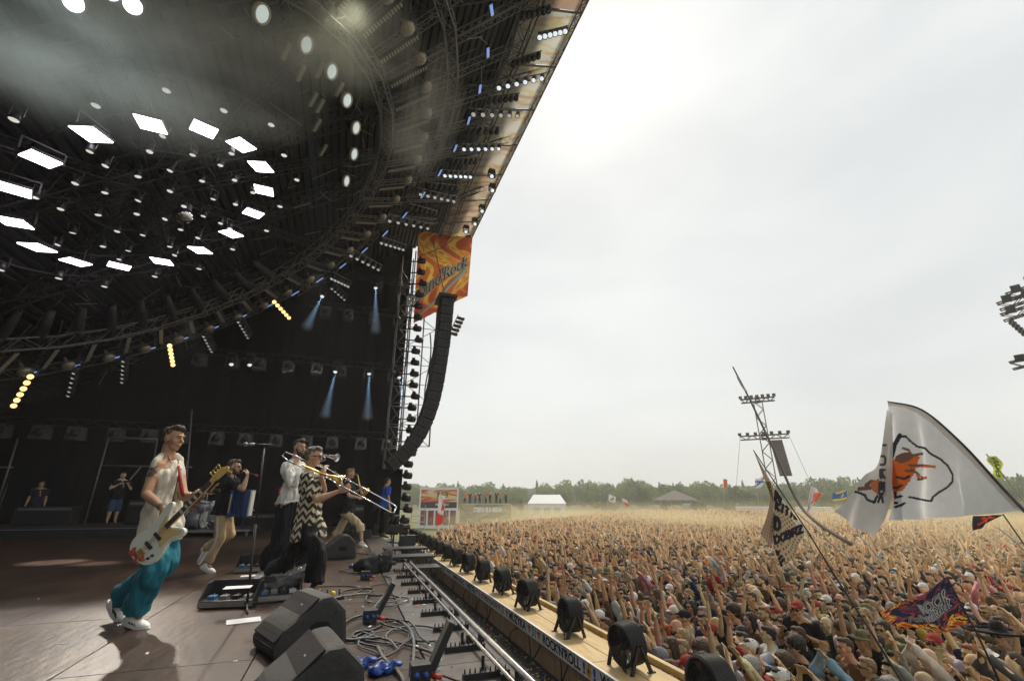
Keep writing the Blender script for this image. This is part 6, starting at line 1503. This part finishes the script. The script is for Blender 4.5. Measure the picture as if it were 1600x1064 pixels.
for row, (d0, n, hl, hh) in enumerate(((190, 66, 5.0, 7.2), (225, 66, 7.6, 9.8), (265, 62, 9.8, 12.4), (150, 24, 2.2, 3.4))):
    for i in range(n):
        px = 560+(1180)*(i+rng.uniform(.1, .9))/n; d = d0*rng.uniform(.97, 1.04)*(1.0+.0*i); P, a = local_frame(px, 785, d); h = rng.uniform(hl, hh); ci = int(rng.integers(8))
        h *= 1.0+.10*math.sin(px*.013+row)+.05*math.sin(px*.045); con = ci > 5
        tree(P, h*(1.12 if con else 1), h*(.45 if con else rng.uniform(.6, .85))*(1.7 if row == 3 else 1), ci,
             ['bushy green tree in the front row of the far tree line', 'green tree in the middle of the far tree line', 'tall tree at the back of the far tree line', 'low round bush on the field before the tree line'][row] if not con or row == 3 else ['dark conifer in the front row of the far tree line', 'dark conifer in the middle of the far tree line', 'tall dark conifer at the back of the far tree line'][row],
             'trees of the far tree line' if row < 3 else 'bushes before the tree line')
wd = MB()
for i in range(70):
    px = 540+1300*i/69; P, a = local_frame(px, 785, 300); wd.ell(P+Vector((0, 0, 4)), (9, 9, 5.5+1*math.sin(i*1.7)), None, 8, 6)
stuff('far_woods', wd.mesh('far_woods', leafm[3]), 'dark mass of woods closing the horizon behind the tree line', 'woods')
# ------------------------------------------------------------------ flags above the crowd
polem = mat('pole_black', (.02, .02, .02), .4); polew = mat('pole_pale', (.45, .42, .36), .5)
def pole(parent, pts, r0, r1, m, off=None):
    n = len(pts); return part('pole', MB().tube(pts, [r0+(r1-r0)*i/(n-1) for i in range(n)], 7), m, parent, True)
def curve_pts(pl, n=24):
    """smooth curve through points"""
    P = [Vector(p) for p in pl]; P = [P[0]*2-P[1]]+P+[P[-1]*2-P[-2]]; out_ = []
    for i in range(1, len(P)-2):
        for q in range(n//(len(P)-3)+1):
            t = q/(n//(len(P)-3)+1); a, b_, c, d = P[i-1:i+3]; out_.append(.5*((2*b_)+(c-a)*t+(2*a-5*b_+4*c-d)*t*t+(3*b_-a-3*c+d)*t**3))
    out_.append(P[-2]); return out_
def samp(C, t): t = min(max(t, 0), 1)*(len(C)-1); i = min(int(t), len(C)-2); return C[i].lerp(C[i+1], t-i)
# big white flag with the orange bull
FD = 9.5
top = curve_pts([atD(1387, 627, FD+.2), atD(1440, 640, FD), atD(1500, 690, FD-.3), atD(1560, 755, FD-.6), atD(1598, 795, FD-.9)])
bot = curve_pts([atD(1388, 812, FD+.3), atD(1420, 811, FD+.1), atD(1480, 808, FD-.1), atD(1540, 803, FD-.5), atD(1596, 797, FD-.9)])
WH = (.86, .87, .90); BK = (.03, .03, .05); ORG = (.72, .16, .03); BR = (.20, .10, .07)
def px_to_uv(px, py):   # print coordinates of the flag from its drawn position
    best = None
    return best
wf = thing('white_flag', 'large white flag with an orange bull and black outline on a bent pole', 'flag')
NU, NV = 210, 190; pr = Print(NU, NV, WH)
# u along the pole from the tip, v from the lower edge up to the pole; drawing placed by nearest projected pixel
def Sw(u, v):
    a = samp(bot, u); b_ = samp(top, u); p = a.lerp(b_, v); fd = (1-u)*.16*math.sin(u*26+v*3)*(1-v**3)+.05*math.sin(v*9+u*11)*(1-u)*(1-v**3)
    return p - FW*fd
pp = np.array([pix(Sw(u, v))[:2] for u, v in pr.p]); pr.p = (pp-np.array([1300, 600]))/300.; uvkeep = pr.p; pr.asp = 1.
def Z8(l): return [((x)/1064., (y)/1064.) for x, y in l]     # drawing laid out on a 1064 square
pr.poly(Z8([(300, 90), (420, 98), (500, 130), (590, 190), (690, 290), (800, 400), (920, 530), (1060, 680), (1010, 690), (900, 570), (780, 440), (660, 320), (560, 225), (470, 160), (400, 128), (300, 118)]), (.62, .58, .57))
pr.line(Z8([(375, 290), (410, 290), (430, 312), (470, 345), (515, 355), (545, 385), (600, 415), (640, 450), (668, 500), (668, 540), (640, 570), (590, 600), (560, 625), (550, 648), (500, 640), (430, 625)]), .0055, BK)
pr.line(Z8([(375, 285), (345, 340), (325, 420)]), .012, BK); pr.line(Z8([(310, 345), (345, 345)]), .012, BK)
pr.poly(Z8([(300, 480), (330, 430), (400, 405), (440, 398), (475, 395), (490, 405), (465, 440), (500, 455), (450, 470), (440, 500), (420, 530), (385, 575), (350, 600), (345, 660), (300, 668)]), ORG)
pr.poly(Z8([(298, 470), (325, 425), (380, 400), (450, 392), (480, 400), (470, 450), (455, 495), (425, 545), (390, 590), (340, 600), (298, 600)]), ORG)
pr.poly(Z8([(350, 400), (390, 380), (440, 378), (455, 400), (430, 425), (380, 440), (350, 425)]), BR)
for l in ([(395, 355), (425, 365), (432, 390)], [(450, 395), (500, 385)], [(430, 450), (500, 450), (570, 458)], [(440, 470), (480, 500), (478, 530), (520, 518)], [(410, 480), (450, 480)], [(360, 515), (400, 525), (430, 510)], [(330, 570), (360, 575), (385, 560)], [(325, 600), (320, 660), (360, 658)], [(350, 600), (352, 628), (385, 620)], [(350, 680), (385, 670), (400, 660)]): pr.line(Z8(l), .0065, BR if l[0][0] > 380 else BK)
pr.line(Z8([(500, 457), (570, 457)]), .005, ORG); pr.line(Z8([(470, 505), (515, 520)]), .005, ORG)
pr.p = np.stack(np.meshgrid(np.linspace(0, 1, NU+1), np.linspace(0, 1, NV+1), indexing='ij'), -1).reshape(-1, 2)
printed('flag_cloth', pr, Sw, PRINT, wf)
# folded-back tail with the letters
l0 = curve_pts([atD(1394, 645, FD+.2), atD(1395, 700, FD+.15), atD(1393, 760, FD+.1), atD(1385, 805, FD+.1), atD(1366, 838, FD+.2)])
l1 = curve_pts([atD(1386, 640, FD+.2), atD(1372, 722, FD+.5), atD(1345, 745, FD+.6), atD(1318, 785, FD+.6), atD(1306, 799, FD+.6)])
l2 = None
pr = Print(90, 160, (.74, .72, .71))
def St(u, v): return samp(l0, v).lerp(samp(l1, v), u) + FW*(.10*math.sin(u*9+v*4)*u*v)+Vector((0, 0, -.13*u*v**3*math.sin(PI*u)))
pp = np.array([pix(St(u, v))[:2] for u, v in pr.p]); pr.p = (pp-np.array([1300, 600]))/300.; pr.asp = 1.
pr.poly(Z8([(265, 520), (285, 330), (310, 330), (300, 620), (250, 650)]), (.55, .50, .46))
pr.line(Z8([(270, 545), (215, 540), (190, 560), (210, 575), (150, 580)]), .010, BR); pr.poly(Z8([(210, 550), (262, 520), (262, 615), (225, 590)]), (.60, .16, .06)); pr.line(Z8([(130, 595), (180, 612), (195, 640), (235, 655), (250, 620)]), .0065, BK)
for ch, (x, y) in zip('TUREK', ((284, 340), (283, 425), (280, 500), (276, 572), (270, 632))): pr.text(ch, (x/1064+.012, y/1064-.024), (-.001, .044), (-.017, .0), .0062, BK)
pr.p = np.stack(np.meshgrid(np.linspace(0, 1, 91), np.linspace(0, 1, 161), indexing='ij'), -1).reshape(-1, 2)
printed('flag_tail', pr, St, PRINT, wf)
pole(wf, top+[atD(1640, 840, FD-1.2), atD(1700, 905, FD-1.6)], .010, .022, polem)
# net flag with painted words
ND = 8.5
nf = thing('net_flag', 'beige net flag painted with black words KITTU DOBRZ SILK on a black pole', 'flag')
n0 = curve_pts([atD(1178, 705, ND), atD(1195, 735, ND), atD(1216, 770, ND), atD(1240, 803, ND), atD(1262, 830, ND)]); n1 = curve_pts([atD(1178, 705, ND), atD(1196, 752, ND), atD(1207, 790, ND+.1), atD(1203, 830, ND+.15), atD(1226, 888, ND+.2)])
NB = (.32, .23, .16); pr = Print(150, 190, NB)
def Sn(u, v):
    p = samp(n0, v).lerp(samp(n1, v), u); return p+FW*(.10*math.sin(u*8+v*6)*u*v)+RT*(-.18*math.sin(PI*u)*max(0, v-.35)*1.3)*0
uvn = pr.p.copy()
net = ((np.mod(pr.p[:, 0]*13+pr.p[:, 1]*3, 1)-.5)**2+(np.mod(pr.p[:, 1]*26, 1)-.5)**2) < .075
pr.c[:] = (.42, .33, .22); pr.c[net] = (.13, .09, .065); pr.c[(uvn[:, 0] < .14)] = (.62, .60, .54); pr.c[(uvn[:, 0] < .14) & net] = (.35, .32, .27)
pp = np.array([pix(Sn(u, v))[:2] for u, v in uvn]); pr.p = (pp-np.array([1130, 560]))/340.; pr.asp = 1.
def Z7(x, y): return (x/1064., y/1064.)
for wd_, o_, ax_, ay_, w_s, gp in (("N", (255, 690), (24, 8), (4, -32), .008, 1.4), ("KITTU", (255, 735), (17, 8), (5, -24), .0065, 1.35), ("D", (252, 830), (22, 12), (2, -40), .008, 1.3), ("DOBRZ", (255, 905), (21, -9), (-3, -24), .0065, 1.35), ("SILK", (240, 960), (13, 15), (14, -16), .007, 1.4)):
    pr.text(wd_, Z7(*o_), Z7(*ax_), Z7(*ay_), w_s, (.02, .02, .03), gap=gp)
pr.p = uvn; printed('flag_cloth', pr, Sn, PRINT, nf)
# second flap of the net, hanging left
n2 = curve_pts([atD(1196, 752, ND), atD(1203, 778, ND+.1), atD(1197, 810, ND+.2), atD(1188, 833, ND+.3)]); n3 = curve_pts([atD(1204, 752, ND), atD(1209, 790, ND+.1), atD(1206, 840, ND+.2), atD(1206, 858, ND+.3)])
pr = Print(60, 100, NB); net = ((np.mod(pr.p[:, 0]*5, 1)-.5)**2+(np.mod(pr.p[:, 1]*15, 1)-.5)**2) < .075; pr.c[:] = (.36, .26, .19); pr.c[net] = (.15, .10, .075)
printed('flag_fold', pr, lambda u, v: samp(n2, v).lerp(samp(n3, v), u), PRINT, nf)
pole(nf, [atD(1177, 703, ND), atD(1262, 830, ND-.1), atD(1310, 908, ND-.3), atD(1360, 985, ND-.6), atD(1416, 1075, ND-1.0), atD(1440, 1110, ND-1.1)], .008, .018, polem)
# dark flame flag
DD = 7.2
df = thing('flame_flag', 'dark flag with flames and a white graffiti style festival lettering', 'flag')
pr = Print(170, 120, (.02, .02, .04)); pr.asp = 1.5
c4 = [atD(1410, 988, DD), atD(1521, 978, DD), atD(1482, 905, DD), atD(1376, 957, DD)]
Sd0 = bilerp(c4[0], c4[1], c4[2], c4[3])
def Sd(u, v): return Sd0(u, v)+FW*.05*math.sin(u*9+v*3)*(1-u)+Vector((0, 0, .03*math.sin(u*8)))
pr.flames([(.02, .02, .05), (.015, .015, .03), (.05, .04, .12), (.30, .05, .05), (.02, .02, .03)], 5, 4.)
fl = Print(170, 120, (0, 0, 0)); fl.asp = 1.5; fl.flames([(.35, .05, .02), (.60, .18, .03), (.70, .42, .06), (.04, .02, .04), (.60, .14, .03), (.03, .02, .05)], 5, 9.)
m_ = (pr.p[:, 1] < .20+.07*np.sin(pr.p[:, 0]*17)) | ((pr.p[:, 0] < .10+.03*np.sin(pr.p[:, 1]*15))) | ((pr.p[:, 1] > .90) & (pr.p[:, 0] < .55)); pr.c[m_] = fl.c[m_]
printed('flag_cloth', pr, Sd, PRINT, df)
for k, (of_, cl, lf_) in enumerate(((.11, (.02, .02, .03), .006), (.075, (.62, .62, .64), .010), (.035, (.03, .03, .05), .014), (.0, (.62, .62, .64), .018))):
    font_on(Sd, "Pol'and'Rock", (.20, .24), (.66, .22), (.03, .30), of_, mat('flag_ink_%d' % k, cl, .7), df, -FW*lf_); font_on(Sd, 'ROCK', (.46, .56), (.42, .03), (.02, .33), of_, mat('flag_ink_%d' % k), df, -FW*(lf_-.003))
pole(df, [atD(1480, 903, DD), atD(1522, 980, DD), atD(1551, 1040, DD), atD(1566, 1075, DD)], .008, .012, polem)
# whip pole without a flag
wp = thing('whip_pole', 'very long thin bending flagpole rising in front of the delay tower', 'pole')
pole(wp, curve_pts([atD(1145, 573, 22), atD(1172, 625, 22), atD(1210, 705, 22), atD(1243, 778, 22), atD(1275, 815, 21), atD(1330, 850, 20)]), .03, .07, mat('pole_brown', (.16, .13, .10), .6))
part('pennant_ribbon', MB().tube([atD(1152, 588, 22), atD(1158, 600, 22), atD(1166, 612, 22)], .045, 5), polew, wp)
# smaller flags
def small_flag(corners, d, paint, label, polepx=None, n=(40, 28), pm=polew, pr_r=.02):
    t = thing('crowd_flag', label, 'flag'); pr = Print(*n, (.6, .6, .6)); pr.asp = 1.4; paint(pr); c = [atD(x, y, d) for x, y in corners]; S0 = bilerp(*c)
    printed('flag_cloth', pr, lambda u, v: S0(u, v)+FW*.06*d/20*math.sin(u*8+v*2), PRINT, t)
    if polepx: pole(t, [atD(x, y, d) for x, y in polepx], pr_r, pr_r, pm)
RED, WHT = (.60, .04, .04), (.66, .65, .64)
small_flag([(1262, 797), (1266, 795), (1285, 771), (1269, 759)], 28, lambda p: (p.c.__setitem__(slice(None), WHT), p.poly([(.35, .25), (1, .5), (1, 1), (.45, .9)], (.70, .16, .08)), p.text('ROCK', (.3, .55), (.09, 0), (0, .15), .03, (.55, .1, .06))), 'white and red pennant flag slanting on a long pole beside the net flag', [(1269, 758), (1262, 800)])
small_flag([(1301, 783), (1326, 779), (1322, 765), (1303, 770)], 30, lambda p: (p.c.__setitem__(slice(None), (.06, .15, .38)), p.poly([(0, 0), (1, 0), (1, .2), (0, .2)], (.65, .55, .12)), p.poly([(.2, .8), (.9, .8), (1, 1), (.1, 1)], (.65, .55, .12)), p.line([(.5, .35), (.75, .65), (.8, .4)], .07, (.65, .55, .12))), 'blue and yellow flag waving left of the big white flag', [(1323, 764), (1330, 800)])
small_flag([(1181, 765), (1194, 757), (1196, 742), (1181, 749)], 40, lambda p: (p.c.__setitem__(slice(None), WHT), p.line([(0, .3), (1, .75)], .10, (.05, .12, .40)), p.line([(0, .8), (1, .3)], .08, (.05, .12, .40))), 'small white flag with blue lines above the net flag tip', [(1181, 746), (1186, 790)])
small_flag([(1543, 712), (1553, 746), (1571, 748), (1560, 712)], 16, lambda p: (p.c.__setitem__(slice(None), (.62, .68, .10)), p.text('BOP', (.1, .3), (.22, 0), (0, .3), .06, (.10, .16, .06))), 'lime yellow flag with dark letters behind the white flag pole', [(1541, 709), (1590, 770), (1640, 830)], pr_r=.015)
small_flag([(1520, 831), (1540, 820), (1566, 804), (1523, 806)], 14, lambda p: (p.c.__setitem__(slice(None), (.04, .03, .035)), p.line([(.3, .4), (.6, .9), (.9, .7)], .08, (.65, .08, .04)), p.line([(.3, .85), (.7, .35)], .08, (.65, .08, .04))), 'black triangular flag with a red scribble under the white flag', [(1567, 803), (1600, 850), (1650, 925)], pr_r=.012, pm=polem)
small_flag([(681, 822), (691, 818), (696, 775), (686, 772)], 34, lambda p: (p.c.__setitem__(slice(None), WHT), p.poly([(0, 0), (1, 0), (1, .3), (0, .42)], RED), p.poly([(.6, .5), (1, .5), (1, .95), (.7, .8)], RED)), 'white and red flag hanging before the radio cabin', [(688, 768), (700, 812), (712, 850)], pr_r=.03, pm=polew)
small_flag([(977, 790), (984, 793), (980, 781), (972, 778)], 55, lambda p: (p.c.__setitem__(slice(None), RED), p.poly([(0, .5), (1, .5), (1, 1), (0, 1)], WHT)), 'small red and white flag above the back of the crowd', [(972, 777), (972, 800)], pr_r=.03)
small_flag([(951, 783), (962, 786), (962, 776), (952, 772)], 55, lambda p: (p.c.__setitem__(slice(None), WHT), p.line([(.3, .3), (.7, .7)], .12, (.2, .2, .2))), 'small white flag left of the red and white one at the back', [(952, 771), (945, 800)], pr_r=.03)
small_flag([(1131, 762), (1137, 761), (1136, 749), (1131, 748)], 70, lambda p: p.c.__setitem__(slice(None), (.70, .18, .08)), 'tiny orange flag before the trees', [(1131, 747), (1131, 795)], pr_r=.03)
for i, (a, b_) in enumerate((((1245, 800), (1330, 880)), ((1345, 840), (1380, 880)), ((1560, 825), (1600, 860)))):
    setp(obj('thin_pole', MB().tube([atD(*a, 18), atD((a[0]+b_[0])/2, (a[1]+b_[1])/2-2, 18), atD(*b_, 18)], .02, 5).mesh('thin_pole', polew, True)), 'thin bare flag pole leaning above the crowd, %s from the net flag' % ordn(i), 'pole')

# ------------------------------------------------------------------ lit lamps, added spots and air
for i, (px, py, y, tg) in enumerate([(587, 446, 21.9, (587, 520)), (505, 460, 21.9, (485, 500)), (525, 576, 21.9, (508, 650)), (577, 579, 21.9, (574, 660)), (623, 585, 21.9, (633, 650)), (362, 564, 21.9, (355, 640)), (390, 565, 21.9, (392, 640))]):
    beam_spot(px, py, y, tg, 500 if i < 5 else 40, (.35, .62, 1.0), i)
spot(RC(6.6, 100, -.3), (-1.8, 5.9, 1.0), 1300, (1, .90, .78), 14, .6)
spot(RC(6.6, 150, -.3), (-2.0, 6.2, 1.0), 900, (1, .92, .8), 18, .6)
spot(RC(7.5, 60, -.3), (-.4, 7.3, 1.0), 1200, (1, .90, .78), 20, .6)
spot(RC(2, -90, -.2), atZ(25, 965, 0), 2600, (.9, .95, 1), 8, .6); spot(RC(2, -60, -.2), atZ(85, 878, 0), 6500, (.95, .95, 1), 7, .6); spot(RC(3, -60, -.2), atZ(150, 880, 0), 4000, (1, .98, .95), 5, .6); spot(RC(3, -80, -.2), atZ(262, 930, 0), 2200, (.8, .95, 1), 7, .6)
for px, py in ((190, -2), (95, -8)): spot(atRoof(px, py, .0), atRoof(px-20, py+260, -3), 55, (.66, .86, 1), 110, 1.0)
spot(atRoof(560, 5, .2), atRoof(510, 90, -1.5), 90, (1, 1, .75), 80, 1.0); spot(RC(4.2, -15, -.2), (.45, 5.6, 0), 1600, (.6, .82, 1), 12, .6)  # first spot added without a fitting to brighten the smoke by the oval lamps
spot(RC(6.0, 0, -.2), (-.6, 5.5, .4), 400, (1, .95, .9), 24, .6)
for a_, tg, e_ in ((-25, (-1.7, 5.9, 1.3), 3000), (-12, (-.5, 7.4, 1.3), 3000), (5, (-2.0, 9.6, 1.2), 2600), (15, (.5, 13, 1.1), 1200)): spot(RC(10.5, a_, -.4), tg, e_, (1, .90, .78), 11, .9, .3)  # front wash spots added without fittings to brighten the musicians
hz = MB().box((70, 140, 10), (420, 640, 44)); hm = bpy.data.materials.new('haze_air'); hm.use_nodes = True; tn = hm.node_tree; tn.nodes.clear(); pv = tn.nodes.new('ShaderNodeVolumePrincipled'); pv.inputs['Color'].default_value = (1, .97, .93, 1); pv.inputs['Density'].default_value = .0011; pv.inputs['Anisotropy'].default_value = .2
on_ = tn.nodes.new('ShaderNodeOutputMaterial'); tn.links.new(pv.outputs[0], on_.inputs['Volume'])
setp(obj('haze', hz.mesh('haze', hm)), 'thin warm dusty haze hanging over the field', 'haze', kind='stuff')

def smoke_mat(name, dens, scale, col=(1, 1, 1)):
    m = bpy.data.materials.new(name); m.use_nodes = True; t = m.node_tree; t.nodes.clear(); p = t.nodes.new('ShaderNodeVolumePrincipled'); o = t.nodes.new('ShaderNodeOutputMaterial'); t.links.new(p.outputs[0], o.inputs['Volume'])
    p.inputs['Color'].default_value = (*col, 1); p.inputs['Density'].default_value = dens
    if scale:
        tc = t.nodes.new('ShaderNodeTexCoord'); n = t.nodes.new('ShaderNodeTexNoise'); n.inputs['Scale'].default_value = scale; n.inputs['Detail'].default_value = 4; t.links.new(tc.outputs['Object'], n.inputs['Vector'])
        ln = t.nodes.new('ShaderNodeVectorMath'); ln.operation = 'LENGTH'; t.links.new(tc.outputs['Object'], ln.inputs[0])
        a = t.nodes.new('ShaderNodeMapRange'); a.inputs['From Min'].default_value = 1.0; a.inputs['From Max'].default_value = .1; t.links.new(ln.outputs['Value'], a.inputs['Value'])
        b = t.nodes.new('ShaderNodeMapRange'); b.inputs['From Min'].default_value = .42; b.inputs['From Max'].default_value = .75; t.links.new(n.outputs['Fac'], b.inputs['Value'])
        k = t.nodes.new('ShaderNodeMath'); k.operation = 'MULTIPLY'; t.links.new(a.outputs[0], k.inputs[0]); t.links.new(b.outputs[0], k.inputs[1])
        k2 = t.nodes.new('ShaderNodeMath'); k2.operation = 'MULTIPLY'; t.links.new(k.outputs[0], k2.inputs[0]); k2.inputs[1].default_value = dens; t.links.new(k2.outputs[0], p.inputs['Density'])
    return m
sm1 = smoke_mat('beam_cone', .35, 0)  # cones of smoke shaped as beams, added so the light shows
for i, (px, py, y, tg) in enumerate([(587, 446, 21.9, (587, 520)), (505, 460, 21.9, (485, 500)), (525, 576, 21.9, (508, 650)), (577, 579, 21.9, (574, 660)), (623, 585, 21.9, (633, 650))]):
    P = atY(px, py, y); Q = atY(*tg, y-1); d = (Q-P).normalized()
    setp(obj('smoke', MB().cyl(P+d*.35, P+d*(2.6 if i else 3.0), .03, .26, 14).mesh('smoke', sm1)), 'smoke cone added in the shape of the blue beam, %s on the side wall' % ordn(i), 'smoke', kind='stuff')
sm2 = smoke_mat('drifting_smoke', 1.5, 1.6, (1, .98, .88))
for i, (px, py, h, r) in enumerate(((520, 50, -.6, (2.0, 1.6, 1.2)), (655, 190, -.7, (1.3, 3.0, 1.0)), (170, 75, -1.9, (3.0, 2.2, 1.0)))):
    o = obj('smoke', MB().ell((0, 0, 0), 1, None, 20, 12).mesh('smoke', sm2)); o.location = atRoof(px, py, h); o.scale = r; setp(o, 'pale smoke drifting under the roof, %s' % ('beside the oval lamps', 'along the roof edge lamps', 'at the top left corner')[i], 'smoke', kind='stuff')

sm3 = smoke_mat('field_dust', .26, 2.2, (1, .86, .55))
for i, (x, y, rx, ry, rz) in enumerate(((29, 28, 23, 28, 2.9), (52, 20, 30, 24, 3.2), (28, 54, 20, 24, 2.6))):
    o = obj('dust_cloud', MB().ell((0, 0, 0), 1, None, 24, 12).mesh('dust_cloud', sm3)); o.location = (x, y, GZ+.9); o.scale = (rx, ry, rz); setp(o, 'golden dust hanging over the %s of the crowd' % ('middle', 'right side', 'far left side')[i], 'dust', kind='stuff')

bpy.data.scenes.remove(TS)
